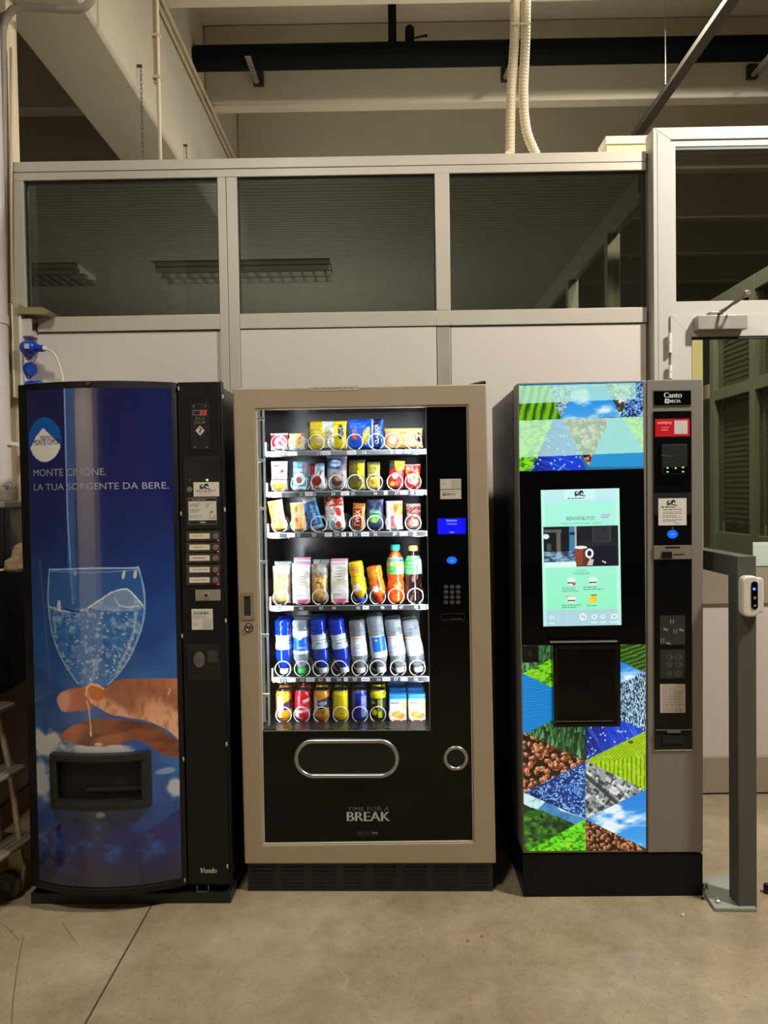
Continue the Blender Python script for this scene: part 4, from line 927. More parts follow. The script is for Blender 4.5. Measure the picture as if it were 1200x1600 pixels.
# badge
bx_, by_ = W(74, 684); P.ell(bx_, by_, 29.5, 35, (6, 92, 178))
P.mask = (((P.X - bx_) / 28.6) ** 2 + ((P.Y - by_) / 34) ** 2 <= 1).astype(float); P.poly([W(44, 702), W(58, 679), W(72, 665), W(88, 680), W(106, 697), W(106, 722), W(44, 722)], (232, 228, 222)); P.mask = None
sheet('picture', P, printed('glossy_picture', 0.16, coat=1.0), dr, lambda U, V: (xp0 + (xp1 - xp0) * U, vy(xp0 + (xp1 - xp0) * U) - 0.0012, zp1 + (zp0 - zp1) * V), 300, 980)
def bend(mb, off):
    out = []
    for (x, y, z) in mb.v: out.append((x, float(vy(x)) + off + y, z))
    mb.v = out; return mb
def vl(px, py): return VE.at(px, py, -0.05)
SILV = pm('silver_print', (158, 158, 172), 0.4)
for t, xa, xb, ya, yb_ in (('MONTE CIMONE.', 48.5, 169, 731, 745), ('LA TUA SORGENTE DA BERE.', 49, 258.5, 752.5, 767)):
    m = MB(); (xA, zA), (xB, zB) = vl(xa, yb_), vl(xb, ya); letter(m, t, (xA + xB) / 2, (zA + zB) / 2 - (xB - xA) * 0.0, xB - xA, abs(zA - zB) * 0.92, 0); bend(m, -0.0022).build('lettering', SILV, dr)
m = MB(); (xA, zA), (xB, zB) = vl(48, 696), vl(101, 685); letter(m, 'MONTE CIMONE', (xA + xB) / 2, (zA + zB) / 2, xB - xA, abs(zB - zA) * 0.85, 0)
bend(m, -0.0022).build('badge_lettering', pm('dark_blue_print', (24, 30, 70), 0.5), dr)
m = MB(); (xA, zA), (xB, zB) = vl(61, 686), vl(86, 680); letter(m, 'SORGENTE', (xA + xB) / 2, (zA + zB) / 2, xB - xA, abs(zB - zA) * 0.8, 0)
bend(m, -0.0022).build('badge_lettering', pm('brown_print', (120, 60, 50), 0.5), dr)
# delivery opening
def bent(mb, x0, x1, o0, o1, z0, z1, n=16):
    vs = []
    for i in range(n + 1):
        x = x0 + (x1 - x0) * i / n; y_ = float(vy(x)); vs += [(x, y_ + o0, z0), (x, y_ + o1, z0), (x, y_ + o1, z1), (x, y_ + o0, z1)]
    fs = [(4 * i + k, 4 * i + (k + 1) % 4, 4 * i + 4 + (k + 1) % 4, 4 * i + 4 + k) for i in range(n) for k in range(4)]
    return mb.add(vs, [tuple(reversed(f)) for f in fs] + [(0, 1, 2, 3), (4 * n + 3, 4 * n + 2, 4 * n + 1, 4 * n)])
o0x, o1x = VE.xs(79.5, 1225, -.07), VE.xs(233.5, 1225, -.07); i0x, i1x = VE.xs(92, 1225, -.07), VE.xs(222.5, 1225, -.07)
oz1, oz0, iz1, iz0 = VE.zs(156, 1181, -.1), VE.zs(156, 1268, -.1), VE.zs(156, 1192, -.1), VE.zs(156, 1254, -.1)
PORT = pm('dark_bezel', (30, 29, 27), 0.45)
pt_ = bent(bent(bent(bent(MB(), o0x, o1x, -0.032, 0, iz1, oz1), o0x, o1x, -0.032, 0, oz0, iz0), o0x, i0x, -0.032, 0, iz0, iz1, 3), i1x, o1x, -0.032, 0, iz0, iz1, 3).build('delivery_bezel', PORT, dr, bevel=0.003, smooth=0.5)
bent(MB(), i0x, i1x, -0.003, 0, iz0, iz1).build('delivery_recess', pm('deep_black', (4, 4, 4), 0.7), pt_)
bent(MB(), i0x + 0.1, i1x - 0.004, -0.012, -0.002, VE.zs(190, 1236, -.08), VE.zs(190, 1231, -.08)).build('inner_flap_edge', pm('dark_lip', (26, 26, 26), 0.5), pt_)
MB().disc(VE.xs(140, 600, -.06), VE.zs(140, 600, -.06), 0.006, -0.0725, -0.06, 16).build('top_lock', pm('brass_lock', (96, 78, 44), 0.35, 0.8), dr)
bend(MB().box(xd0 + 0.02, xd1 - 0.02, -0.003, 0, VE.zs(150, 1392, -.07), VE.zs(150, 1390.5, -.07)), 0) if False else None
m = bent(MB(), xd0 + 0.03, xd1 - 0.05, -0.004, 0, VE.zs(150, 1390.5, -.07), VE.zs(150, 1388.5, -.07)); m.build('lower_bead', pm('dark_lip', (26, 26, 26), 0.5), dr)
# right service panel
sp0, sp1 = xd1 + 0.004, VE.xs(350.5, 1000, 0); zs1, zs0 = VH - 0.004, VE.zs(330, 1382, 0)
sp = MB().box(sp0, sp1, 0.0, 0.045, zs0, zs1).build('side_panel', V_BLK, wm, bevel=0.003)
MB().box(sp1 + 0.001, VW, 0.006, 0.05, 0.06, VH).build('edge_trim', pm('black_edge', (10, 10, 10), 0.4), wm, bevel=0.003)
MB().box(0, VW, 0.0, 0.70, 0, 0.038).build('base_plinth', BLACK_M, wm, bevel=0.003)
MB().box(0.02, VW - 0.02, 0.05, 0.70, 0.036, 0.08).build('skirt', pm('deep_black', (4, 4, 4), 0.7), wm)
m = MB(); ax_, az_ = VE.at(308, 1383, .004); bx_, bz_ = VE.at(326, 1393, .004); m.tube([(ax_, .004, az_), (ax_, .004, bz_), (bx_, .004, bz_), (bx_, .004, az_)], 0.0014, 6).build('wire_bracket', STEEL, wm)
CLIP = pm('pale_clip', (176, 172, 164), 0.4); m = MB()
for px, py in ((279, 607), (347.7, 619.6), (282.8, 802.6), (350.9, 796), (284.4, 994), (352.4, 970), (286.6, 1186), (353.7, 1163), (288.8, 1375), (355.3, 1353.7)):
    x, z = VE.at(px, py, -0.002); m = MB().box(x - 0.0022, x + 0.0022, -0.005, 0.006, z - 0.007, z + 0.007); m.build('edge_clip', CLIP, wm, bevel=0.0015)
def v2(x0, y0, x1, y1): a_, b_ = VE.at(x0, y1, 0), VE.at(x1, y0, 0); return a_[0], a_[1], b_[0], b_[1]
def vplate(name, px, mat, t=0.003, parent=None, bevel=0.0008): 
    x0, z0, x1, z1 = v2(*px); return MB().box(x0, x1, -t, 0.001, z0, z1).build(name, mat, parent or sp, bevel=bevel)
def vsheet(name, px, P, t=0.0012, mat=PRINT, parent=None):
    x0, z0, x1, z1 = v2(*px); return sheet(name, P, mat, parent or sp, flat(x0, z0, x1, z1, -t))
def vknob(name, px, py, r, mat, t=0.006, parent=None, n=18): x, z = VE.at(px, py, 0); return MB().disc(x, z, r, -t, 0.001, n).build(name, mat, parent or sp, bevel=min(0.0008, r * .3))
CH_K = pm('dark_plate', (24, 23, 22), 0.4)
cp_ = vplate('controller_plate', (299, 630, 328, 703), CH_K)
for px, py in ((303, 635), (321.8, 635), (305, 698.8), (323.8, 698.8)): vknob('screw', px, py, 0.0028, STEEL, 0.0045, cp_)
P = Paint(302, 641, 324, 649, 110, 40, (14, 8, 8)); P.rect(302, 641, 324, 641.6, (150, 130, 125)); P.rect(302, 648.4, 324, 649, (150, 130, 125)); P.rect(302, 641, 302.6, 649, (150, 130, 125)); P.rect(312, 641.8, 323.6, 648.2, (120, 6, 20)); P.text('3.5', 318, 645, (255, 70, 80), 9, 5.0); P.text('88', 307.5, 645, (50, 24, 24), 6, 4)
vsheet('red_display', (302, 641, 324, 649), P, 0.0036, printed('led_display', 0.3, 1.0), cp_)
m = MB(); x0, z0, x1, z1 = v2(304, 650, 322, 663); letter(m, 'E.C.S', (x0 + x1) / 2, z1 - (z1 - z0) * .27, (x1 - x0) * .7, (z1 - z0) * .38, -0.0036, slant=0.3); m.build('lettering', pm('grey_print', (120, 116, 110), 0.5), cp_); m = MB(); letter(m, 'Controller', (x0 + x1) / 2, z0 + (z1 - z0) * .25, x1 - x0, (z1 - z0) * .42, -0.0036, slant=0.3); m.build('lettering', pm('grey_print', (120, 116, 110), 0.5), cp_)
P = Paint(-1, -1, 1, 1, 60, 60, (24, 23, 22)); P.poly([(-1, 0), (0, -1), (1, 0), (0, 1)], (206, 190, 180)); P.poly([(-.5, -.1), (0, -.75), (.5, -.1), (.2, .1), (.1, .7), (-.2, .3)], (92, 34, 34)); P.ell(-.15, -.15, .22, .2, (220, 200, 190)); P.ell(.28, .35, .14, .2, (230, 210, 205))
vsheet('diamond_emblem', (306, 665, 320, 681), P, 0.0036, PRINT, cp_); vplate('card_slot', (308, 681.5, 318, 685.5), pm('deep_black', (4, 4, 4), 0.7), 0.0034, cp_, 0)
vp = vplate('validator_plate', (290, 713, 343, 826), pm('dark_plate', (24, 23, 22), 0.4), 0.002)
vplate('note_slot', (299.5, 716.5, 330, 719.5), pm('deep_black', (4, 4, 4), 0.7), 0.0026, vp, 0); vplate('note_slot', (299.5, 716.5, 301.5, 725), pm('deep_black', (4, 4, 4), 0.7), 0.0026, vp, 0)
vknob('amber_lamp', 297, 750, 0.0042, pm('amber_lens', (112, 62, 24), 0.3), 0.005, vp); vknob('green_lamp', 324, 750, 0.0042, em('green_led', (150, 255, 90), 1.6), 0.005, vp); vknob('return_button', 297, 765, 0.0095, pm('worn_metal_button', (150, 138, 122), 0.35, 0.6), 0.008, vp)
def globes(P, cx, cy, w, h, c=(40, 38, 36)):
    P.ell(cx - .28 * w, cy, .2 * w, .45 * h, c); P.ell(cx - .24 * w, cy - .1 * h, .1 * w, .2 * h, (220, 215, 205)); P.ell(cx + .12 * w, cy - .1 * h, .2 * w, .5 * h, c); P.ell(cx + .16 * w, cy + .1 * h, .1 * w, .2 * h, (220, 215, 205)); P.line([(cx - .45 * w, cy + .5 * h), (cx - .1 * w, cy + .3 * h), (cx + .45 * w, cy + .55 * h)], .04 * w, c)
P = Paint(0, 0, 40, 23, 160, 92, (214, 206, 192)); globes(P, 18, 7, 18, 8); P.scribble(5, 12, 36, 17, 2, (70, 64, 58), 2); P.scribble(8, 18, 36, 22, 2, (120, 112, 104), 3, .6)
vsheet('company_sticker', (303, 753, 342.5, 776), P, 0.0028, PRINT, vp)
P = Paint(0, 0, 44, 43, 176, 172, (206, 200, 186)); P.rect(0, 0, 44, 43, (90, 88, 82)); P.rect(1.2, 1.2, 42.8, 41.8, (208, 202, 188)); P.rect(1.2, 1.5, 42.8, 6, (28, 27, 26)); P.scribble(6, 2.4, 38, 5.2, 1, (200, 196, 186), 8); P.rect(1.2, 36, 42.8, 41.8, (28, 27, 26)); P.text('dp', 22, 39, (220, 214, 200), 9, 4)
for k in range(3): P.scribble(3, 9 + k * 9, 24, 15 + k * 9, 3, (70, 66, 60), 10 + k)
P.line([(27, 8), (27, 16), (30, 16), (30, 8)], .3, (60, 58, 54)); P.line([(33, 24), (33, 33), (40, 33), (40, 26)], .35, (60, 58, 54)); P.line([(30, 12), (36, 9)], .3, (60, 58, 54)); P.ell(36, 23, 2, 1.5, (100, 96, 90))
vsheet('instruction_sticker', (294.5, 777, 339, 820), P, 0.0028, PRINT, vp)
HOLD = pm('smoky_label_holder', (66, 62, 56), 0.2, coat=0.5)
for k, (py, t, led) in enumerate(((837.5, '', 1), (855, '', 1), (871.8, '', 0), (890, 'ACQUA GAS', 1), (906, 'ACQUA NAT', 1))):
    sb_ = vplate('selection_unit', (291.5, py - 8, 344, py + 7.8), HOLD, 0.0035)
    P = Paint(0, 0, 32, 9, 128, 36, (226, 214, 194)); P.text(t, 17, 4.6, (60, 52, 44), 22, 3.4) if k > 2 else P.scribble(6, 2.6, 28, 6.6, 1, (90, 74, 56), k + 3, .9); P.rect(0, 0, 32, 0.7, (180, 168, 150))
    if k < 2: P.ell(13, 4.5, 6, 3, (240, 200, 140), .5, 0, .6)
    vsheet('name_strip', (296.5, py - 4.6, 328, py + 4.4), P, 0.0042, PRINT_G, sb_)
    vknob('push_button', 337.5, py, 0.0098, pm('worn_metal_button', (150, 138, 122), 0.35, 0.6), 0.010, sb_)
    vknob('red_lamp', 341.2, py + 6.6, 0.0026, em('red_led', (255, 50, 70), 1.8) if led else pm('unlit_red_lens', (70, 14, 16), 0.3), 0.007, sb_, 10)
lk = vplate('lock_plate', (306, 921, 344.5, 938.5), pm('nickel_plate', (176, 168, 150), 0.35, 0.5), 0.005); vknob('key_lock', 323.5, 929.7, 0.0105, pm('nickel_plate', (176, 168, 150), 0.35, 0.5), 0.011, lk); vknob('keyhole', 323.5, 929.7, 0.0055, BLACK, 0.0115, lk)
P = Paint(0, 0, 32, 33, 128, 132, (214, 206, 190)); P.rect(0, 16.2, 32, 16.6, (120, 114, 104)); rs = random.Random(3)
for k in range(26): P.rect(3 + k * .9, 4.5, 3 + k * .9 + rs.uniform(.2, .7), 9.5, (40, 38, 36))
P.scribble(2, 11, 28, 15, 2, (110, 104, 96), 4); P.scribble(2, 21, 14, 27, 2, (150, 142, 132), 5); P.rect(16, 17.5, 30, 31.5, (188, 180, 166))
vsheet('inventory_sticker', (300, 951, 332.5, 984), P, 0.0012, PRINT)
cr = vplate('coin_return', (294.5, 1006, 344.5, 1063), CH_K, 0.003); vplate('return_recess', (296, 1016, 320, 1052), pm('deep_black', (4, 4, 4), 0.7), 0.0034, cr, 0); vplate('return_square', (324.6, 1016, 340, 1035), pm('dim_grey_square', (52, 50, 46), 0.5), 0.006, cr)
x, z = VE.at(311.5, 1030.5, 0); MB().disc(x, z, 0.020, -0.006, 0, 22, 0.029).build('coin_cup', pm('worn_pale_plastic', (96, 90, 78), 0.5, 0, 0.3, 60), cr, bevel=0.002)
m = MB(); x0, z0, x1, z1 = v2(313, 1355.5, 340.5, 1364); letter(m, 'Vendo', (x0 + x1) / 2 - .002, (z0 + z1) / 2, (x1 - x0) * .94, (z1 - z0), -0.0012, bold=0.0006, slant=0.22); m.build('lettering', pm('cream_print', (224, 216, 202), 0.5), sp)

# ================================================================== right: coffee machine
CA = Frame(0.462, 2.5755, -0.0092)
cm = empty('coffee_vending_machine', CA.o, CA.yaw); tag(cm, 'silver and black hot drinks machine with backlit picture panels and screen', 'vending machine')
SIL = pm('champagne_silver_paint', (132, 126, 115), 0.45, 0.15, 0.03, 2)
MB().box(0.002, 0.640, 0.115, 0.68, 0.03, 1.822).build('cabinet', pm('anthracite_sheet', (58, 56, 54), 0.38, 0.3, 0.06), cm, bevel=0.004)
MB().box(0.012, 0.632, 0.085, 0.118, 0.16, 1.815).build('door_gap', pm('deep_black', (4, 4, 4), 0.7), cm)
cq = lambda *pts: [CA.at(x, y, 0) for x, y in pts]
cdr = MB().prism(cq((808.5, 598.5), (1010, 594.2), (1011, 1331.8), (817.5, 1333.5)), 0, 0.09).build('door', SIL, cm, bevel=0.004)
col = MB().prism(cq((1010.8, 594.0), (1098.5, 592), (1098, 1331), (1011.8, 1331.8)), -0.003, 0.09).build('service_column', SIL, cm, bevel=0.004)
MB().box(CA.xs(816.5, 1370, 0), CA.xs(1098, 1370, 0), -0.004, 0.67, 0, CA.zs(950, 1334.5, 0)).build('base', pm('satin_black_base', (9, 9, 10), 0.4, spec=0.25), cm, bevel=0.006)
Y_ = -0.0015
def T5(pts): return [(800 + a / 5.217, 590 + (b + 0.027 * (a - 55)) / 5.217) for a, b in pts]
def T4(pts): return [(800 + a / 4.57, 990 + b / 4.57) for a, b in pts]
def area(P, poly, fn):
    P.mask = P.inside(poly).astype(float); fn(P, poly); P.mask = None
def box_of(poly): xs, ys = [p[0] for p in poly], [p[1] for p in poly]; return min(xs), min(ys), max(xs), max(ys)
ONE = lambda P: np.ones(P.X.shape)
def f_beans(P, poly, seed=1, r=5.4):
    x0, y0, x1, y1 = box_of(poly); rs = random.Random(seed); P.put(ONE(P), (26, 12, 6)); n = int((x1 - x0) * (y1 - y0) / (r * r * 2.0))
    for k in range(n):
        x, y, a = rs.uniform(x0, x1), rs.uniform(y0, y1), rs.uniform(0, 3.14); q = r * rs.uniform(.8, 1.15); c = rs.choice([(128, 62, 30), (168, 88, 44), (100, 46, 22), (204, 122, 72)])
        P.ell(x + .5, y + .6, q * 1.08, q * .78, (20, 9, 5), 1, a); P.ell(x, y, q, q * .68, c, 1, a); P.ell(x - .3 * q, y - .25 * q, q * .45, q * .28, (240, 190, 150), .8, a, .6); P.line([(x - q * .7 * math.cos(a), y - q * .7 * math.sin(a)), (x + q * .7 * math.cos(a), y + q * .7 * math.sin(a))], .35, (50, 20, 8), .9)
def f_water(P, poly, tilt=.12, per=3.6, c0=(0, 136, 214), c1=(8, 84, 164)):
    P.put(ONE(P), c0); t = (P.Y + P.X * tilt + 2 * vnoise(P.X / 20, P.Y / 6, 4, 2)) * 2 * np.pi / per; P.put(np.clip(np.sin(t), 0, 1), c1, .75); P.put(np.clip(np.sin(t + 2.2) - .5, 0, 1), (70, 180, 240), .6)
def f_forest(P, poly, seed=2):
    x0, y0, x1, y1 = box_of(poly); rs = random.Random(seed); P.put(ONE(P), (16, 44, 24))
    for k in range(170):
        y = y0 + (y1 - y0) * (k / 170.) ; x = rs.uniform(x0, x1); h = rs.uniform(8, 16); w = h * .27; g_ = rs.choice([(58, 116, 62), (84, 150, 84), (40, 86, 46), (112, 176, 112)])
        P.poly([(x, y - h), (x + w, y), (x - w, y)], g_, .9); P.poly([(x, y - h), (x + w, y), (x + w * .2, y)], (18, 52, 26), .7)
def f_green(P, poly, seed=3, c=(120, 214, 24)):
    P.put(ONE(P), c); P.noise(5, 2.5, .48, .62, (44, 108, 10), seed, .95); P.noise(14, 8, .45, .8, (176, 240, 60), seed + 4, .6)
def f_vine(P, poly):
    P.put(ONE(P), (168, 206, 8)); x0, y0, x1, y1 = box_of(poly)
    u = (P.X - x0) / (x1 - x0); k = np.where(P.Y < 1188 - 14 * (u - .4), 1, 0)
    P.put(np.clip(np.sin((P.X + (P.Y - 1150) * .9) * 2 * np.pi / 5.2), 0, 1) * k, (78, 122, 8), .8); P.put(np.clip(np.sin((P.X + 2.5 * vnoise(P.X / 9, P.Y / 9, 7, 2)) * 2 * np.pi / 7), 0, 1) * (1 - k), (66, 116, 6), .8); P.noise(4, 4, .5, .7, (190, 226, 60), 9, .5)
    P.ell(986.5, 1159.5, 4, 2.6, (60, 90, 20)); 
def f_circuit(P, poly, seed=5):
    x0, y0, x1, y1 = box_of(poly); rs = random.Random(seed); P.put(ONE(P), (10, 30, 92)); P.put(np.clip((P.X - x0) / (x1 - x0), 0, 1), (30, 86, 196), .6)
    for k in range(105):
        x, y = rs.uniform(x0, x1), rs.uniform(y0, y1); pts = [(x, y)]
        for q in range(4):
            dx, dy = rs.choice([(1, 0), (1, -1), (0, -1), (1, 1), (-1, 1)]); s_ = rs.uniform(3, 10); x += dx * s_; y += dy * s_ * .8; pts.append((x, y))
        P.line(pts, .55, rs.choice([(120, 190, 250), (84, 150, 236), (8, 16, 50), (8, 16, 50)]), .9); P.ell(*pts[0], .9, .9, (190, 230, 255))
    P.noise(3, 3, .62, .7, (150, 210, 255), seed, .9)
def f_bits(P, poly, seed=6):
    P.put(ONE(P), (24, 58, 96)); x0, y0, x1, y1 = box_of(poly); rs = random.Random(seed)
    for k in range(1700):
        x, y = rs.uniform(x0, x1), rs.uniform(y0, y1); h = rs.uniform(1, 4.5); P.rect(x, y, x + rs.uniform(.5, 1.3), y + h, rs.choice([(226, 246, 252), (176, 224, 244), (8, 20, 40), (120, 186, 226), (10, 24, 48), (200, 236, 248)]), .95)
def f_fibre(P, poly, seed=8, ang=.55):
    x0, y0, x1, y1 = box_of(poly); rs = random.Random(seed); P.put(ONE(P), (16, 60, 206)); P.put(np.clip(1 - (P.X - x0) / (x1 - x0) * 2.2, 0, 1), (12, 14, 84), .9)
    for k in range(60):
        x, y = rs.uniform(x0 - 10, x1), rs.uniform(y0 - 10, y1); L_ = rs.uniform(12, 40); P.line([(x, y), (x + L_ * math.cos(1.57 - ang), y + L_ * math.sin(1.57 - ang))], .5, rs.choice([(70, 140, 255), (8, 16, 96), (30, 96, 240)]), .7)
    for k in range(46): P.ell(rs.uniform(x0, x1), rs.uniform(y0, y1), 1.1, 1.1, (170, 220, 255), .9, 0, .7)
def f_city(P, poly, seed=9):
    x0, y0, x1, y1 = box_of(poly); rs = random.Random(seed); P.put(ONE(P), (150, 158, 158)); a = .62
    for k in range(330):
        x, y = rs.uniform(x0, x1), rs.uniform(y0, y1); w, h = rs.uniform(1.2, 6.5), rs.uniform(.7, 3.2); g_ = rs.choice([232, 210, 180, 120, 70, 40]); r_ = a + rs.choice([0, 0, 1.57])
        c, s_ = math.cos(r_), math.sin(r_); P.poly([(x + w * u * c - h * v * s_, y + w * u * s_ + h * v * c) for u, v in ((-1, -1), (1, -1), (1, 1), (-1, 1))], (g_, g_ + 4, g_ + 2), .85)
    P.line([(x0, y0 + (y1 - y0) * .25), (x0 + (x1 - x0) * .55, y0 + (y1 - y0) * .75)], 3.2, (48, 52, 54), .9)
def f_sky(P, poly, seed=10, top=(20, 124, 220)):
    x0, y0, x1, y1 = box_of(poly); P.put(ONE(P), top); P.put(np.clip((P.Y - y0) / (y1 - y0), 0, 1), (92, 182, 240), .7); P.noise(34, 15, .46, .68, (240, 248, 252), seed, .95, 5)
def f_mount(P, poly):
    x0, y0, x1, y1 = box_of(poly); P.put(ONE(P), (206, 236, 240)); u = (P.X - x0) / (x1 - x0)
    r1 = y0 + 24 + 16 * np.abs(u - .42) * 2 - 14 * np.clip(1 - np.abs(u - .4) * 5, 0, 1); P.put(P.Y > r1, (70, 140, 190)); P.noise(10, 10, .5, .7, (40, 96, 150), 3, .5)
    r2 = y0 + 16 + 40 * u + 4 * vnoise(P.X / 10, P.Y / 90, 12, 3); P.put(P.Y > r2, (34, 92, 26)); P.mask = P.mask * (P.Y > r2); P.noise(8, 7, .42, .66, (96, 170, 36), 13, .8); P.noise(7, 6, .5, .7, (12, 40, 14), 15, .9); P.put(np.clip(1 - np.abs(P.Y - (y0 + 50)) / 12, 0, 1) * (u > .3), (20, 44, 26), .8)
def f_terrace(P, poly): P.put(ONE(P), (30, 64, 16)); t = np.sin((P.Y * 1.4 + P.X * .5 + 8 * vnoise(P.X / 14, P.Y / 10, 5, 2)) * 2 * np.pi / 10); P.put(np.clip(t, 0, 1), (104, 156, 30), .8)
def f_hills(P, poly): P.put(ONE(P), (96, 170, 10)); t = np.sin((P.X + .25 * (P.Y - 600) + 7 * vnoise(P.X / 9, P.Y / 22, 6, 3)) * 2 * np.pi / 13); P.put(np.clip(t, 0, 1), (40, 62, 20), .9); P.put(np.clip(-t - .4, 0, 1), (150, 220, 20), .8)
# upper panel
P = Paint(810, 596, 1005, 737, 390, 282, (40, 110, 150))
for poly, fn in ((T5([(50, 40), (290, 40), (400, 320), (50, 335)]), f_hills), (T5([(285, 40), (510, 40), (400, 320)]), f_bits), (T5([(510, 30), (760, 30), (885, 300), (400, 325)]), f_sky), (T5([(760, 30), (1010, 30), (885, 300)]), f_city),
                 (T5([(1000, 20), (1080, 20), (1080, 300), (880, 300)]), f_circuit), (T5([(50, 335), (335, 325), (150, 760), (50, 760)]), f_green), (T5([(330, 330), (415, 325), (605, 760), (145, 760)]), lambda p, q: f_fibre(p, q, 8, 1.2)),
                 (T5([(410, 325), (805, 310), (620, 720)]), f_beans), (T5([(800, 310), (905, 305), (1080, 560), (1080, 720), (615, 725)]), lambda p, q: f_water(p, q, 8, 18, (40, 160, 216), (10, 104, 176))), (T5([(900, 305), (1080, 300), (1080, 600)]), f_green)):
    area(P, poly, fn)
P.poly(T5([(50, 45), (1010, 15), (1010, 150), (50, 195)]), (190, 242, 220), .76); P.poly(T5([(50, 337), (1080, 300), (1080, 600), (50, 647)]), (206, 250, 224), .74)
tl, tr, br_, bl = CA.at(811, 600.5, Y_), CA.at(1004.5, 596.2, Y_), CA.at(1005.5, 732.5, Y_), CA.at(811.5, 737, Y_)
sheet('upper_backlit_panel', P, GLOW, cdr, quadpos(tl, tr, br_, bl, Y_))
# lower panel
P = Paint(815, 1006, 1010, 1330, 390, 648, (24, 50, 60))
for poly, fn in ((T4([(60, 70), (290, 70), (290, 190), (270, 180), (60, 285)]), f_forest), (T4([(55, 285), (270, 180), (290, 175), (290, 385)]), f_green), (T4([(60, 268), (290, 382), (290, 610), (85, 710), (60, 710)]), f_water), (T4([(80, 712), (260, 625), (522, 625), (522, 912)]), f_forest),
                 (T4([(60, 690), (522, 912), (60, 1152)]), f_beans), (T4([(522, 908), (522, 1330), (70, 1134)]), f_circuit), (T4([(60, 1128), (522, 1328), (60, 1575)]), f_mount), (T4([(522, 1322), (526, 1575), (60, 1575)]), lambda p, q: f_green(p, q, 23, (96, 220, 20))),
                 (T4([(740, 70), (970, 70), (970, 285), (740, 175)]), f_terrace), (T4([(740, 178), (950, 275), (740, 378)]), f_sky), (T4([(740, 372), (970, 265), (970, 705), (740, 600)]), f_bits), (T4([(519, 630), (740, 600), (970, 700), (519, 905)]), f_fibre),
                 (T4([(970, 690), (970, 1125), (519, 905)]), f_vine), (T4([(519, 900), (960, 1122), (519, 1330)]), f_city), (T4([(970, 1112), (970, 1550), (519, 1325)]), f_sky), (T4([(519, 1328), (970, 1545), (970, 1575), (519, 1575)]), lambda p, q: f_beans(p, q, 5, 3.6))):
    area(P, poly, fn)
P.line(T4([(520, 640), (524, 1560)]), .4, (20, 30, 40), .6)
tl, tr, br_, bl = CA.at(815, 1008, Y_), CA.at(1008.5, 1006, Y_), CA.at(1009.2, 1328.7, Y_), CA.at(819.5, 1329.6, Y_)
sheet('lower_backlit_panel', P, GLOW, cdr, quadpos(tl, tr, br_, bl, Y_))
bgp = MB().prism(cq((811.5, 736.5), (1005.5, 732.2), (1008.5, 1006.5), (815, 1008.5)), -0.004, 0.001).build('black_glass_panel', GLOSS_BLACK, cdr, bevel=0.001)
# touch screen
def S(x, y): return x, y
P = Paint(40, 95, 865, 1518, 330, 570, (168, 244, 214))
P.grad([(95, (196, 240, 240)), (225, (190, 236, 240)), (226, (172, 248, 224)), (900, (160, 246, 212)), (1350, (150, 246, 196)), (1351, (176, 214, 220)), (1518, (176, 216, 224))])
P.put(np.abs(P.X - 450) > 372, (206, 250, 240), .55); P.rect(285, 95, 610, 205, (206, 250, 244)); globes(P, 450, 138, 120, 52, (20, 50, 50)); P.scribble(320, 180, 580, 198, 1, (40, 80, 80), 3, .9)
P.text('BENVENUTO!', 452, 398, (70, 110, 104), 300, 38); P.text('Tocca lo schermo per iniziare', 455, 450, (96, 136, 128), 420, 26); P.rect(650, 350, 790, 410, (200, 232, 240), .8); P.scribble(670, 358, 775, 405, 2, (110, 130, 150), 6)
P.rect(60, 480, 845, 900, (24, 28, 34)); P.rect(60, 480, 410, 860, (20, 20, 26)); P.rect(65, 510, 250, 540, (90, 96, 96)); P.rect(195, 540, 240, 740, (120, 116, 104), .8); P.ell(85, 580, 34, 26, (220, 240, 240)); P.rect(92, 655, 140, 730, (70, 76, 78)); P.rect(330, 480, 385, 780, (60, 130, 170)); P.rect(388, 480, 408, 700, (176, 184, 180)); P.rect(335, 540, 390, 570, (40, 44, 50))
P.mask = ((P.X > 60) & (P.X < 390) & (P.Y > 740) & (P.Y < 860)).astype(float); P.put(ONE(P), (150, 184, 206)); P.noise(60, 26, .45, .65, (40, 54, 84), 5, .9); P.mask = None
P.rect(60, 850, 400, 905, (224, 252, 240)); P.rect(575, 490, 770, 650, (62, 64, 66)); P.rect(590, 490, 750, 640, (44, 46, 50)); P.ell(690, 520, 22, 14, (34, 36, 40)); P.rect(420, 655, 845, 690, (36, 38, 44)); P.rect(580, 700, 820, 890, (16, 20, 34)); P.ell(683, 850, 11, 9, (250, 190, 170)); P.ell(704, 862, 10, 9, (250, 240, 236))
P.poly([(385, 700), (515, 700), (508, 890), (400, 890)], (150, 66, 44)); P.rect(470, 700, 515, 890, (70, 54, 50), .75); P.ell(450, 700, 68, 16, (240, 236, 224)); P.ell(540, 765, 44, 52, (236, 240, 238)); P.ell(540, 765, 22, 30, (20, 24, 30)); P.poly([(510, 890), (540, 820), (585, 830), (570, 890)], (222, 190, 170))
P.text('La nostra', 450, 938, (90, 130, 120), 105, 20); P.text('CATEGORIE', 450, 972, (80, 124, 112), 170, 26)
for cx_, cy_ in ((345, 1040), (575, 1040), (345, 1225)): P.ell(cx_, cy_, 44, 30, (232, 250, 244)); P.rect(cx_ - 40, cy_ + 22, cx_ + 34, cy_ + 38, (60, 34, 34)); P.ell(cx_, cy_ + 42, 46, 8, (240, 250, 248))
P.ell(372, 1078, 18, 16, (226, 70, 96)); P.line([(280, 1215), (320, 1205), (370, 1208)], 5, (240, 150, 120)); P.ell(578, 1240, 36, 36, (246, 204, 30)); P.ell(545, 1262, 30, 20, (250, 216, 60)); P.rect(548, 1194, 610, 1206, (120, 110, 70))
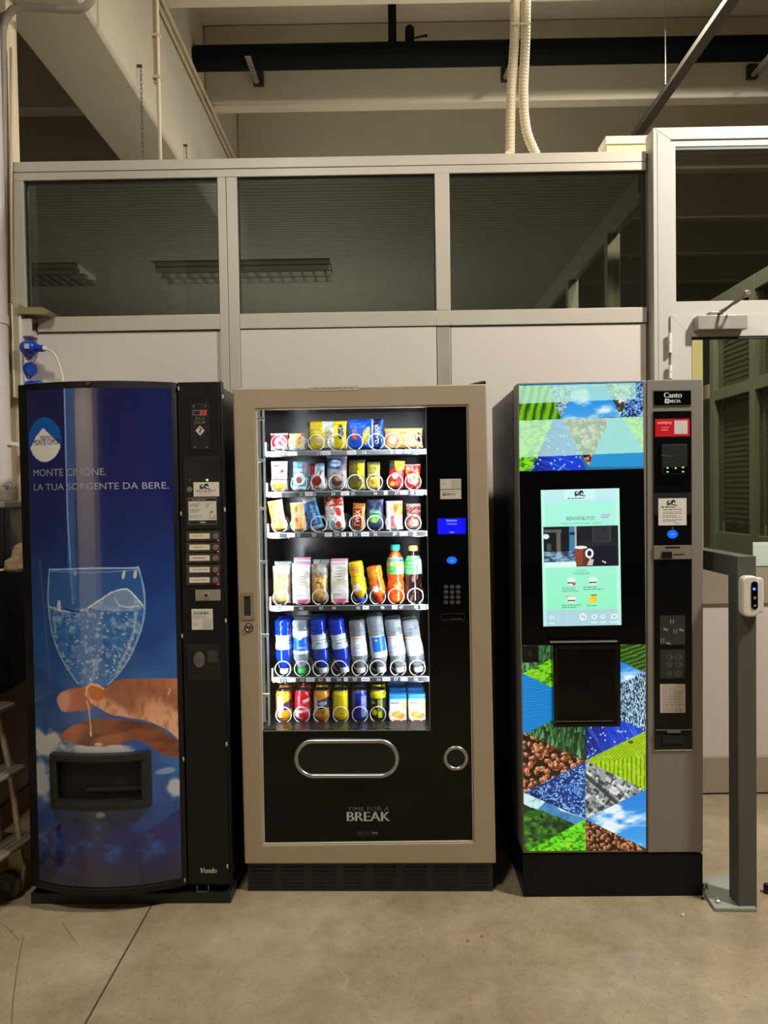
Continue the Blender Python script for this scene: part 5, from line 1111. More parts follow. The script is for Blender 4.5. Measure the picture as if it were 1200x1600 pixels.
for x0, y0, x1, y1, k in ((250, 1110, 430, 1165, 3), (470, 1105, 705, 1150, 2), (240, 1292, 450, 1335, 2), (505, 1300, 660, 1320, 1)): P.scribble(x0, y0, x1, y1, k, (70, 120, 104), x0, .8)
P.ell(462, 1425, 38, 38, (244, 252, 252)); P.text('N', 462, 1425, (50, 70, 80), 34, 40); P.line([(205, 1365), (205, 1500)], 2, (206, 232, 236)); P.line([(290, 1365), (290, 1500)], 2, (206, 232, 236))
for cx_, w_ in ((133, 24), (578, 30), (672, 26), (790, 34)): P.ell(cx_, 1425, w_, w_ * .8, (236, 248, 250)); P.ell(cx_, 1425, w_ * .55, w_ * .4, (168, 206, 216)); P.rect(cx_ - w_ * 1.1, 1480, cx_ + w_ * 1.1, 1492, (236, 248, 250), .9)
Ys = -0.0048
tl, tr, br_, bl = CA.at(845, 765.8, Ys), CA.at(967.6, 762.8, Ys), CA.at(971, 976.6, Ys), CA.at(849, 978.8, Ys)
sheet('touch_screen', P, printed('screen_glow', 0.1, 1.0), bgp, quadpos(tl, tr, br_, bl, Ys))
# lock and serving hatch
lp = MB().prism(cq((815.5, 1009), (841, 1008.6), (841.5, 1034.5), (816, 1035.2)), -0.006, 0).build('lock_block', BLACK, cdr, bevel=0.0015)
x, z = CA.at(827.5, 1020.6, 0); MB().ring(x, z, 0.0075, 0.0018, -0.0065, 20, 8).disc(x, z, 0.006, -0.0072, -0.005).build('cam_lock', pm('dull_lock', (60, 58, 54), 0.4, 0.6), lp)
ho, hi_ = cq((860, 1003.5), (964.2, 1002.5), (964.5, 1130), (862, 1131)), cq((867, 1010), (957, 1009), (958, 1124), (868.5, 1125))
ht = MB().loop(ho, hi_, -0.040, -0.001).build('serving_hatch', pm('gloss_black_hatch', (4, 4, 5), 0.12, spec=0.4), cdr, bevel=0.002)
MB().prism(hi_, -0.007, -0.003).build('hatch_back', pm('deep_black', (4, 4, 4), 0.7), ht)
MB().prism(cq((868, 1083), (937, 1083), (937, 1104), (869, 1104)), -0.030, -0.004).build('cup_stand', pm('dim_grey_stand', (44, 42, 40), 0.5), ht, bevel=0.002)
MB().prism(hi_, -0.036, -0.033).build('hatch_window', glass('smoked_hatch_glass', (0.45, 0.45, 0.46), 0.5), ht)
x0, z0 = CA.at(859.5, 1004, -.04); x1, z1 = CA.at(964.5, 1002.6, -.04); MB().box(x0, x1, -0.042, -0.030, z0 - 0.001, z0 + 0.004).build('chrome_edge', pm('polished_chrome', (235, 235, 232), 0.12, 0.9), ht)
x0, z0 = CA.at(867, 1127.5, -.04); x1, z1 = CA.at(958, 1126.6, -.04); MB().box(x0, x1, -0.0408, -0.038, z0 - 0.0006, z0 + 0.0012).build('lower_edge', pm('dull_edge', (120, 116, 110), 0.35, 0.6), ht)
# service column fittings
Yc = -0.003
def c2(x0, y0, x1, y1, d=Yc): a_, b_ = CA.at(x0, y1, d), CA.at(x1, y0, d); return a_[0], a_[1], b_[0], b_[1]
def cplate(name, px, mat, t=0.003, parent=None, bevel=0.0008, base=Yc): x0, z0, x1, z1 = c2(*px); return MB().box(x0, x1, base - t, base + 0.001, z0, z1).build(name, mat, parent or col, bevel=bevel)
def csheet(name, px, P, t=0.005, mat=PRINT, parent=None): x0, z0, x1, z1 = c2(*px); return sheet(name, P, mat, parent or col, flat(x0, z0, x1, z1, Yc - t))
npl = cplate('name_plate', (1021.5, 611.2, 1079.3, 633.5), GLOSS_BLACK, 0.003); cplate('plate_edge', (1021, 609.3, 1079.8, 611.2), pm('polished_chrome', (235, 235, 232), 0.12, 0.9), 0.003, npl, 0); cplate('plate_edge', (1021, 633.3, 1079.8, 634.6), pm('grey_edge', (140, 136, 128), 0.4, 0.4), 0.003, npl, 0)
m = MB(); x0, z0, x1, z1 = c2(1037, 613, 1064.6, 621.8); letter(m, 'Canto', (x0 + x1) / 2, (z0 + z1) / 2, x1 - x0, z1 - z0, Yc - 0.0036, bold=0.0007); m.build('lettering', pm('white_print', (222, 220, 216), 0.5), npl); m = MB(); x0, z0, x1, z1 = c2(1046, 624.6, 1062.6, 629.4); letter(m, 'NECTA', (x0 + x1) / 2, (z0 + z1) / 2, x1 - x0, z1 - z0, Yc - 0.0036, bold=0.0005); m.build('lettering', pm('white_print', (222, 220, 216), 0.5), npl); m = MB()
x0, z0, x1, z1 = c2(1038, 623.2, 1045, 630.8); m.prism([(x0 + .001, z1), (x1, z1 - .001), (x1 - .001, z0), (x0, z0 + .002)], Yc - 0.0036, Yc - 0.003); m.build('emblem', pm('white_print', (222, 220, 216), 0.5), npl)
m = MB(); m.loop(rect(x0 + .005, z0 + .006, x1 - .004, z1 - .004), rect(x0 + .0065, z0 + .0075, x1 - .0055, z1 - .0055), Yc - 0.0042, Yc - 0.0036); m.build('emblem_line', BLACK, npl)
bs = MB().prism([CA.at(x, y, Yc) for x, y in ((1020.5, 643), (1079.7, 642), (1081, 1170), (1022.5, 1171.5))], Yc - 0.004, Yc + 0.001).build('black_fascia', pm('satin_black_fascia', (7, 7, 8), 0.25, spec=0.3), col, bevel=0.001)
cplate('lower_glint', (1022.5, 1170.5, 1081, 1172.6), pm('polished_chrome', (235, 235, 232), 0.12, 0.9), 0.003, col, 0)
P = Paint(0, 0, 54, 28.5, 216, 114, (196, 30, 40)); P.text('satispay', 15, 6.5, (240, 200, 196), 23, 6.2); P.rect(10, 13.6, 22, 14.2, (236, 170, 166)); P.scribble(10, 16.6, 20, 19.4, 1, (240, 200, 196), 2, 1); P.rect(30, 3, 50.5, 24.5, (206, 196, 190))
csheet('red_payment_sticker', (1023, 654, 1076.8, 682.6), P, 0.0046, PRINT_G, bs)
rd = cplate('card_reader', (1032, 694, 1071.3, 742), pm('charcoal_reader', (34, 34, 35), 0.4), 0.016, bs, 0.003)
cplate('reader_mouth', (1034.5, 730, 1073, 741), GLOSS_BLACK, 0.020, rd, 0.003)
m = MB(); xa, za = CA.at(1033.5, 711, Yc - .016); xb, zb_ = CA.at(1070.5, 710.5, Yc - .016); m.tube([(xa + (xb - xa) * t, Yc - 0.0162, za - 0.006 * math.sin(math.pi * t)) for t in np.linspace(0, 1, 14)], 0.0009, 6).build('reader_seam', BLACK, rd)
for px, py in ((1043, 731.2), (1055.6, 731.6), (1067.2, 730.4), (1043, 737.3), (1067.2, 737)):
    x, z = CA.at(px, py, Yc - .02); MB().disc(x, z, 0.0035, Yc - 0.0212, Yc - 0.018, 12, 0.0024).build('green_lamp', em('green_led', (150, 255, 90), 1.6), rd)
cplate('grey_band', (1021.5, 769.5, 1080, 804.5), pm('dark_grey_band', (30, 30, 31), 0.4), 0.0044, bs, 0)
P = Paint(0, 0, 43.5, 43, 174, 172, (216, 210, 200)); globes(P, 21, 7, 17, 8); P.scribble(4, 12, 40, 16, 1, (40, 38, 36), 1, 1); P.scribble(8, 16, 36, 20, 1, (90, 86, 80), 2)
for k, y0 in enumerate((20.5, 26.5, 33)): P.scribble(7, y0, 37, y0 + 5, 2, (90, 86, 80), 20 + k)
P.scribble(26, 39, 33, 41.5, 1, (60, 58, 54), 9)
csheet('service_notice', (1028, 778.2, 1071.7, 821), P, 0.0052, PRINT, bs)
x, z = CA.at(1050, 834.5, Yc); MB().disc(x, z, 0.0188, Yc - 0.0052, Yc, 28, 0.0150).build('blue_touch_light', em('blue_ring', (30, 110, 255), 1.0), bs); MB().disc(x, z, 0.0085, Yc - 0.0056, Yc, 20, 0.004).build('touch_symbol', em('pale_blue', (70, 150, 255), 1.0), bs)
x, z = CA.at(1050, 825, Yc); MB().disc(x, z, 0.0015, Yc - 0.0052, Yc, 8).build('tiny_lamp', WHITE_P, bs)
sp_ = cplate('steel_reader_plate', (1021.2, 851.5, 1080, 874), pm('brushed_plate', (150, 140, 124), 0.35, 0.4, 0.05), 0.0065, bs, 0.001)
cplate('coin_slot', (1039, 853.8, 1061.5, 856.6), BLACK, 0.0068, sp_, 0); cplate('reject_button', (1033, 861.5, 1048, 872.5), BLACK, 0.014, sp_, 0.002); cplate('thin_slot', (1051, 865.4, 1068.5, 867.2), BLACK, 0.0068, sp_, 0)
P = Paint(0, 0, 39, 46, 117, 138, (40, 39, 37)); P.noise(10, 10, .4, .7, (52, 51, 48), 4, .6)
for x, y in ((16, 6), (20, 6), (21, 22), (25, 22), (1, 36), (5, 36)): P.rect(x, y, x + 1.6, y + 7, (120, 118, 112))
for x, y in ((9, 22), (33, 23), (13, 44)): P.ell(x, y, 4, 1.8, (130, 128, 120), 1, .4)
P.rect(0, 31, 39, 31.5, (24, 24, 23)); csheet('coin_pictogram', (1030.6, 961, 1069.7, 1007), P, 0.0045, PRINT, bs)
P = Paint(0, 0, 39, 46, 117, 138, (38, 37, 35))
for x, y, r_ in ((15, 12, 5), (29, 12, 5), (14, 24, 5), (29, 24, 5), (14, 38, 4.2), (29, 38, 5)): P.ell(x, y, r_, r_, (86, 84, 78)); P.ell(x, y, r_ * .84, r_ * .84, (42, 41, 39)); P.ell(x + 1, y, r_ * .5, r_ * .4, (80, 78, 72)); P.ell(x - .4, y - .5, r_ * .4, r_ * .4, (48, 47, 44))
csheet('coin_value_sticker', (1030.6, 1014, 1069.7, 1060), P, 0.0045, PRINT, bs)
P = Paint(0, 0, 39, 45, 156, 180, (186, 174, 158)); P.scribble(4, 2, 38, 44, 13, (104, 96, 86), 7, .7); csheet('instruction_sticker', (1030.8, 1068, 1070, 1113.3), P, 0.0046, PRINT, bs)
cr2 = cplate('coin_return', (1022.5, 1139.5, 1080.5, 1169), pm('deep_black', (4, 4, 4), 0.7), 0.006, bs, 0.001)
cplate('return_lip', (1023, 1138.6, 1080, 1140), pm('dull_edge', (120, 116, 110), 0.35, 0.6), 0.012, cr2, 0); cplate('return_flap', (1033, 1146, 1067, 1161), pm('dark_flap', (22, 22, 22), 0.3), 0.010, cr2, 0.003); cplate('flap_tab', (1040, 1139, 1061, 1143.5), pm('dull_edge', (120, 116, 110), 0.35, 0.6), 0.016, cr2, 0.001)

# ================================================================== middle: snack machine
SN = Frame(-0.5411, 2.6223, -0.0251)
sm = empty('snack_vending_machine', SN.o, SN.yaw); tag(sm, 'lit glass fronted snack machine in a wide champagne frame', 'vending machine')
SW, SH, SZ = 0.9078, 1.831, 0.1074
CHAMP = pm('champagne_door_paint', (166, 149, 124), 0.45, 0.1, 0.03, 2)
sq = lambda *p, d=0.0: [SN.at(x, y, d) for x, y in p]
fo = sq((382, 1350), (775, 1349.3), (759.8, 600), (363.5, 607)); fi = sq((411, 1321), (741, 1317), (731, 632.5), (398.3, 638.5))
sfr = MB().loop(fo, fi, 0, 0.046).build('door_frame', CHAMP, sm, bevel=0.005, seg=3)
def inset(q, e): cx = sum(p[0] for p in q) / 4; cz = sum(p[1] for p in q) / 4; return [(x - math.copysign(e, x - cx), z - math.copysign(e, z - cz)) for x, z in q]
MB().loop(inset(fi, -0.001), inset(fi, 0.0045), 0.004, 0.02).build('inner_lip', pm('highlight_inner_lip', (214, 204, 184), 0.35, 0.3), sfr, bevel=0.0015)  # lip coloured pale for the highlight on the frame's inner bevel
zwin = SN.zs(540, 1141, 0.014); xw = SN.xs(670.5, 900, 0.014)
x_l, x_r, z_b, z_t = fi[0][0], fi[1][0], fi[0][1], fi[2][1]
xw0, xw1 = SN.xs(672, 1141, .014), SN.xs(665.5, 633, .014)
cpn = MB().prism([(x_l - .012, z_b - .012), (x_r + .012, z_b - .012), (fi[2][0] + .012, z_t + .012), (xw1, z_t + .012), (xw0, zwin), (x_l - .012, zwin)], 0.012, 0.03).build('control_panel', GLOSS_BLACK, sm)
MB().prism([(fi[0][0] - .01, zwin - .001), (xw0 + .001, zwin - .001), (xw1 + .001, z_t + .01), (fi[3][0] - .01, z_t + .01)], 0.016, 0.020).build('glass_front', glass('clear_front_glass', (0.97, 0.98, 0.98), 0.7), sm)
m = MB(); x0 = fi[0][0]; m.box(x0, xw0, 0.0105, 0.014, zwin - 0.002, zwin + 0.0015); m.prism([(xw0 - .0015, zwin), (xw0 + .001, zwin), (xw1 + .001, z_t), (xw1 - .0015, z_t)], 0.0105, 0.014); m.build('window_edge', pm('grey_glass_edge', (120, 122, 120), 0.3, 0.3), sm)
# carcass, open at the front
INN = pm('satin_black_liner', (30, 31, 33), 0.22, 0.3, 0.06)
xi0 = SN.xs(399, 900, 0.05); xi1 = SN.xs(669.5, 900, 0.20); zi0, zi1 = SN.zs(540, 1141, 0.05), SN.zs(540, 628, 0.08)
cab = MB()
cab.box(0.006, xi0 - 0.035, 0.047, 0.80, 0.04, 1.825).box(xi1, 0.902, 0.13, 0.80, 0.04, 1.825).box(0.94 * SW, 0.902, 0.047, 0.1295, 0.04, 1.825).box(xi0 - 0.0345, xi1 - 0.0005, 0.047, 0.80, zi1 + 0.03, 1.825).box(xi0 - 0.0345, xi1 - 0.0005, 0.047, 0.80, 0.04, zi0 - 0.012).box(xi0 - 0.0345, xi1 - 0.0005, 0.70, 0.80, zi0 - 0.0115, zi1 + 0.0295)
cab.box(xi0 - 0.0345, xi0 - 0.003, 0.13, 0.6995, zi0 - 0.0115, zi1 + 0.0295)
cb = cab.build('cabinet', INN, sm)
LED = em('led_strip_white', (236, 244, 255), 130.0)
for xa in (xi0 - 0.013, xi1 + 0.003): MB().box(xa, xa + 0.008, 0.050, 0.062, zi0 + 0.01, zi1).build('led_strip', LED, cb)
MB().box(xi0, xi1, 0.050, 0.058, zi1 + 0.004, zi1 + 0.012).build('led_strip', em('led_strip_fill', (236, 244, 255), 34.0), cb)  # extra strip added above to even the light on the goods
xt = SN.xs(406, 900, 0.055)
lc = MB().cyl((xt + 0.006, 0.062, zi0 + 0.03), (xt + 0.006, 0.062, zi1 + 0.01), 0.0055, 16).build('lamp_tube', em('dim_lamp_tube', (196, 206, 186), 0.30), cb, smooth=0.7)
MB().box(xt + 0.019, xt + 0.0205, 0.06, 0.098, zi0 + 0.01, zi1 + 0.01).build('side_rail', pm('grey_rail_plastic', (120, 122, 120), 0.4), cb)
for zz in (SN.zs(410, 655, .06), SN.zs(410, 720, .06), SN.zs(412, 795, .06), SN.zs(415, 878, .06), SN.zs(416, 992, .06), SN.zs(418, 1085, .06)):
    MB().box(xt - 0.004, xt + 0.030, 0.046, 0.054, zz - 0.005, zz + 0.006).build('tube_clip', pm('clear_grey_clip', (186, 190, 188), 0.25), cb, bevel=0.002)
# lower door fittings
def stadium(px0, py0, px1, py1, ins):
    x0, z0 = SN.at(px0, py1, 0); x1, z1 = SN.at(px1, py0, 0); x0 += ins; x1 -= ins; z0 += ins; z1 -= ins; return rrect(x0, z0, x1, z1, (z1 - z0) / 2 - 1e-5, 14)
BRU = pm('brushed_nickel', (176, 174, 170), 0.3, 0.85, 0.04)
fh = MB().tube([(x, 0.006, z) for x, z in stadium(459.3, 1155, 623.3, 1217, 0.008)], 0.008, 12, closed=True).build('hatch_ring', BRU, cpn, smooth=0.8)
MB().prism(stadium(459.3, 1155, 623.3, 1217, 0.012), 0.009, 0.013).build('delivery_flap', pm('black_flap', (8, 8, 9), 0.3), cpn)
rx, rz_ = SN.at(712.3, 1185.5, 0); MB().ring(rx, rz_, 0.0385, 0.0068, 0.006, 44, 12).build('coin_return_ring', BRU, cpn, smooth=0.8); MB().disc(rx, rz_, 0.034, 0.009, 0.013, 36).build('coin_return_flap', pm('black_flap', (8, 8, 9), 0.3), cpn)
Yf = 0.0112
def s2(x0, y0, x1, y1, d=0.012): a_, b_ = SN.at(x0, y1, d), SN.at(x1, y0, d); return a_[0], a_[1], b_[0], b_[1]
def splate(name, px, mat, t=0.002, parent=None, bevel=0.0): x0, z0, x1, z1 = s2(*px); return MB().box(x0, x1, 0.012 - t, 0.0125, z0, z1).build(name, mat, parent or cpn, bevel=bevel)
def ssheet(name, px, P, t=0.001, mat=PRINT, d=0.012, parent=None): x0, z0, x1, z1 = s2(*px, d); return sheet(name, P, mat, parent or cpn, flat(x0, z0, x1, z1, d - t))
m = MB(); x0, z0, x1, z1 = s2(542.5, 1268.3, 609, 1282.8); letter(m, 'BREAK', (x0 + x1) / 2, (z0 + z1) / 2, x1 - x0, z1 - z0, Yf, bold=0.0012); m.build('lettering', pm('pale_grey_print', (196, 194, 190), 0.5), cpn)
m = MB(); x0, z0, x1, z1 = s2(543, 1260.6, 608.5, 1267); letter(m, 'TIME FOR A', (x0 + x1) / 2, (z0 + z1) / 2, x1 - x0, z1 - z0, Yf); m.build('lettering', pm('dim_grey_print', (96, 94, 90), 0.5), cpn)
P = Paint(558, 1298, 591, 1306, 132, 32, (6, 6, 7)); P.rect(558, 1299, 566, 1304, (40, 40, 42)); P.scribble(569, 1300, 582, 1303, 1, (50, 50, 52), 3)
for k in range(3): P.rect(581.5 + 3.2 * k, 1300, 583.8 + 3.2 * k, 1302.6, (110, 110, 108))
ssheet('small_emblem', (558, 1298, 591, 1306), P)
P = Paint(0, 0, 32, 32, 128, 128, (196, 188, 174)); P.rect(0, 16, 32, 17, (20, 20, 20)); P.scribble(2, 6, 14, 10, 1, (140, 134, 124), 3); P.rect(17, 1.5, 31, 15, (176, 168, 154)); rs = random.Random(5); P.scribble(4, 18.5, 30, 21, 1, (130, 124, 114), 4, .6)
for k in range(20): P.rect(3 + k, 22.5, 3 + k + rs.uniform(.2, .8), 26.5, (44, 42, 40))
ssheet('inventory_sticker', (688, 748, 720.3, 780), P)
P = Paint(0, 0, 44, 26, 220, 130, (2, 6, 250)); P.text('Distributore', 22, 3.6, (190, 200, 255), 17, 3.6); P.text('in funzione', 22, 9, (180, 190, 250), 15, 2.8); P.scribble(18.5, 21.5, 26, 24.5, 1, (180, 190, 250), 6, 1)
ssheet('blue_display', (684, 809.3, 727.6, 834.8), P, 0.001, printed('blue_screen_glow', 0.2, 1.0))
x, z = SN.at(706, 875.5, .012); MB().disc(x, z, 0.0185, Yf - 0.0006, 0.013, 28, 0.0135).build('blue_touch_light', em('blue_ring', (30, 110, 255), 1.0), cpn); MB().disc(x, z - .002, 0.0085, Yf - 0.001, 0.012, 20, 0.0035).build('touch_symbol', em('pale_blue', (70, 150, 255), 1.0), cpn)
for i in range(3):
    for j in range(4):
        x, z = SN.at(696.8 + 9.5 * i, 917 + 8 * j, .012); kb = MB().disc(x, z, 0.0086, 0.0098, 0.0125, 18, 0.0072).build('key', pm('grey_rubber_key', (66, 64, 62), 0.5), cpn, bevel=0.001)
        P = None
sl = MB(); x0, z0, x1, z1 = s2(689, 958.5, 726.5, 969.5); sl.loop(rrect(x0, z0, x1, z1, .006), rrect(x0 + .0012, z0 + .0012, x1 - .0012, z1 - .0012, .005), 0.0108, 0.0125); sl.build('card_slot_outline', pm('dim_outline', (60, 60, 58), 0.4), cpn)
splate('card_slot', (705, 966.2, 722, 967.6), pm('dim_outline', (60, 60, 58), 0.4), 0.0014)
P = Paint(0, 0, 75, 8, 300, 32, (176, 164, 140)); P.scribble(4, 2, 73, 5, 1, (70, 62, 52), 6, .9); x0, z0, x1, z1 = s2(485, 603.6, 560, 611.2, 0); sheet('owner_strip', P, PRINT, sfr, flat(x0, z0, x1, z1, -0.0008))
# recessed pull and lock on the left stile
def fq(x0, y0, x1, y1): a_, b_ = SN.at(x0, y1, 0), SN.at(x1, y0, 0); return a_[0], a_[1], b_[0], b_[1]
x0, z0, x1, z1 = fq(378.5, 925, 397, 968.5); a0, b0, a1, b1 = fq(381.5, 931.5, 391.3, 962.5)
MB().loop(rrect(x0, z0, x1, z1, .004), rrect(a0, b0, a1, b1, .002), -0.003, 0.001).build('pull_surround', pm('champagne_pull', (150, 134, 108), 0.4, 0.2), sfr, bevel=0.001)
MB().box(a0, a1, -0.0006, 0.001, b0, b1).build('pull_recess', pm('dark_recess', (34, 30, 26), 0.7), sfr)
x, z = SN.at(389, 980.7, 0); kl = MB().disc(x, z, 0.0165, -0.004, 0.001, 24).build('key_lock', pm('bronze_lock', (96, 84, 66), 0.3, 0.8), sfr, bevel=0.0015); MB().ring(x, z, 0.010, 0.002, -0.0042, 20, 8).box(x - .001, x + .001, -0.0055, -0.004, z - .005, z + .005).build('key_slot', STEEL, kl)
# vented plinth
pl_ = MB().box(SN.xs(387, 1380, .012), SN.xs(770.5, 1380, .012), 0.012, 0.75, 0, SZ - 0.002).build('plinth', pm('black_grille_plastic', (24, 24, 24), 0.45), sm, bevel=0.003)
for xa, xb in ((85, 187), (217, 315), (348, 447), (480, 577), (608, 705), (740, 838), (870, 970), (1003, 1095)):
    m = MB()
    for yc in (640, 657.5, 675, 691, 708, 725):
        x0, z0, x1, z1 = s2(360 + xa / 2.727, 1120 + (yc - 4) / 2.727, 360 + xb / 2.727, 1120 + (yc + 4) / 2.727, .011); m.box(x0, x1, 0.0112, 0.013, z0, z1)
    m.build('vent_slot', pm('slot_black', (3, 3, 3), 0.8), pl_)
x0, z0 = SN.at(727, 597.6, .05); x1, z1 = SN.at(759, 595, .05)
r = empty('black_cable_end', SN.w((x0 + x1) / 2, .05, SH)); tag(r, 'black cable end lying on top of the snack machine', 'cable')
MB().tube([(-(x1 - x0) / 2, 0, 0.002), (0, 0.004, 0.007), ((x1 - x0) * .36, 0.0, 0.010), ((x1 - x0) / 2, -0.002, 0.010)], [0.0015, 0.006, 0.0085, 0.0075], 12).build('cable', BLACK, r, smooth=0.7)

# ------------------------------------------------------------------ shelves, price rails, spirals
DS = 0.190
DY0 = DS - 0.120
BASE = [703.8, 767.3, 831.3, 945.6, 1057.5, 1129.5]
ZS = [SN.zs(540, y, DS) for y in BASE]
SX0 = [SN.xs(417.5 + (y - 703) * .03, y, DS) for y in BASE]; SX1 = [SN.xs(664.5 + (y - 703) * .013, y, DS) for y in BASE]
RINGX = [[436, 463.5, 494, 525, 554.5, 588, 612.5, 645.5], [435.5, 467, 498, 526, 555, 585, 617, 645.5], [436.5, 466.5, 498, 527.5, 558, 586, 615, 645.5],
         [438.5, 471, 500, 530, 561, 590, 619, 649], [442, 472, 501, 530, 562, 590, 622, 652], [443, 471.5, 502, 532.5, 562.5, 590.5, 620, 651.5]]
RINGY = [690, 753.5, 818, 929.5, 1040, 1121]
WIRE = pm('white_metal_wire', (232, 233, 232), 0.3)
TRAY = pm('dark_tray_steel', (40, 41, 43), 0.3, 0.5)
def spiral_mesh(pitch, r=0.0302):
    turns = int(0.44 / pitch)
    pts = []; n = 48
    for k in range(turns * n + 1):
        t = k / n; fr = t - math.floor(t); s_ = 0.0 if fr < 0.855 else (fr - 0.855) / 0.145
        y_ = (math.floor(t) + s_ * s_ * (3 - 2 * s_)) * pitch; a_ = math.radians(-64) + 2 * math.pi * t
        pts.append((r * math.cos(a_), y_, r * math.sin(a_)))
    o = MB().tube(pts, 0.0017, 6).build('spiral', WIRE, smooth=1.2); return o
NUM = [[('11', 440), ('13', 500), ('15', 570), ('17', 638)], [('21', 425), ('22', 471), ('23', 491), ('24', 521), ('25', 552), ('26', 587), ('27', 620), ('28', 644)],
       [('31', 430), ('32', 467), ('33', 491), ('34', 527), ('35', 556), ('36', 587), ('37', 617), ('38', 648)], [('41', 436), ('42', 471), ('43', 502), ('44', 522), ('45', 560), ('46', 598), ('47', 627), ('48', 650)],
       [('51', 443), ('52', 473), ('53', 501), ('54', 530), ('55', 555), ('56', 592), ('57', 619), ('58', 650)], []]
TAGS = [[(450, 465), (504, 517), (543, 557), (611, 614), (619, 627)], [(420, 440), (477, 488), (533, 546), (600, 606), (625, 637), (650, 662)], [(424, 437), (449, 461), (508, 519), (534, 541), (546, 551), (565, 577), (625, 637)],
        [(424, 433), (440, 459), (567, 577), (613, 621), (657, 664)], [(429, 438), (449, 462), (479, 492), (510, 517), (538, 544), (565, 578), (598, 610), (626, 637)], []]
GREY_R = [(120, 124, 126), (66, 68, 70), (70, 72, 74), (52, 54, 56), (60, 62, 66), (20, 20, 20)]
PITCH_S = [0.05, 0.05, 0.05, 0.072, 0.078, 0.090]
for i, zz in enumerate(ZS):
    if i < 5:
        t_ = MB().box(SX0[i], SX1[i], DS + 0.002, 0.68, zz - 0.006, zz - 0.001)
        sh = t_.build('shelf', TRAY, cb)
        MB().box(SX0[i] - 0.004, SX1[i] + 0.004, DS - 0.004, DS + 0.002, zz - 0.020, zz + 0.001).build('front_rail', STEEL, sh, bevel=0.001)
        P = Paint(SN_x0 := 417.5 + (BASE[i] - 703) * .03, 0, 664.5 + (BASE[i] - 703) * .013, 8, 744, 26, GREY_R[i]); P.rect(400, 0, 700, .9, (176, 180, 182)); P.rect(400, 7.2, 700, 8, (30, 30, 32))  # pale top line paints the highlight on the rail's edge
        for n_, x_ in NUM[i]: P.text(n_, x_, 4.2, (236, 238, 238), 6, 4.6)
        for xa, xb in TAGS[i]: P.rect(xa, 1.2, xb, 7, (224, 226, 226)); P.scribble(xa + 1.5, 2, xb - 1, 6.2, 1, (120, 122, 124), int(xa), .9)
        sheet('price_rail', P, PRINT_G, sh, flat(SX0[i], zz - 0.0192, SX1[i], zz + 0.0002, DS - 0.0046))
        for xs_, s_ in ((SX0[i] - 0.008, 1), (SX1[i] + 0.003, -1)): MB().box(xs_, xs_ + 0.005, DS - 0.002, DS + 0.05, zz - 0.015, zz + 0.035).build('shelf_bracket', STEEL, sh)
    else:
        MB().box(xi0 + 0.003, xi1 - 0.001, 0.10, 0.69, zi0 - 0.0115, zz - 0.001).build('shelf', TRAY, cb)
    for k, px in enumerate(RINGX[i]):
        if k == 0: proto = o = spiral_mesh(PITCH_S[i])
        else: o = dup(proto)
        o.parent = cb; o.location = (SN.xs(px, RINGY[i], DS), DS + 0.001, zz + 0.0302 + 0.0019)

# ------------------------------------------------------------------ goods
FOIL = printed('printed_foil', 0.30, coat=0.2); CARD = printed('printed_card', 0.45); SLEEVE = printed('printed_sleeve', 0.3)
CLEARP = printed('clear_plastic', 0.12, alpha=0.30, coat=0.6); TINTP = printed('tinted_plastic', 0.12, alpha=0.66, coat=0.6); LIQ = printed('filled_plastic', 0.14, coat=0.4)
LIFT = 0.0066
ROWN = ['top', 'second', 'third', 'fourth', 'fifth', 'bottom']
PXM = lambda d: (SN.e.y * -1 + d) / F_PX
def bag_prof(w, h, d, fill=1.0):
    p = []
    for k in range(25):
        v = k / 24; s_ = math.sin(math.pi * v); p.append((v * h, w * (1 - 0.05 * s_), 0.0012 + d * max(0.0, s_) ** 0.55, 2.0, 0))
    return p
def box_prof(w, h, d, n=9): return [(0, w * .97, d * .97, n, 0), (0.002, w, d, n, 0), (h - 0.002, w, d, n, 0), (h, w * .97, d * .97, n, 0)]
def put(o, row, px, dy, tilt=0.0, lean=0.0, half=0.0, yaw=0.0):
    dy += DY0
    x = SN.xs(px, BASE[row], dy); t = math.radians(tilt); l = math.radians(lean)
    o.location = SN.w(x, dy, ZS[row] + LIFT + half * abs(math.sin(t))); o.rotation_euler = (l, t, SN.yaw + math.radians(yaw))
def paint(bg, fn, nx=120, ny=190):
    P = Paint(0, 0, 1, 1, nx, ny, bg); fn(P); return P
def good(name, label, cat, row, x0, ytop, x1, kind, bg, fn, d=0.019, dy=0.1465, tilt=0.0, lean=-1.5, group=None, wr=0.35, seed=1, mat=None):
    h = SN.zs((x0 + x1) / 2, ytop, dy + DY0) - ZS[row] - LIFT; w = (x1 - x0) / 2 * PXM(dy + DY0); P = paint(bg, fn)
    if kind == 'bag': o = shell(name, bag_prof(w, h, d), mat or FOIL, P, 96, None, 76, wr, seed)
    else: o = shell(name, box_prof(w, h, d), mat or CARD, P, 96, None, 70)
    put(o, row, (x0 + x1) / 2, dy, tilt, lean, w if tilt else 0); tag(o, label, cat, group or 'goods on the %s shelf' % ROWN[row]); return o
R = lambda *a: (lambda P: P.rect(*a))
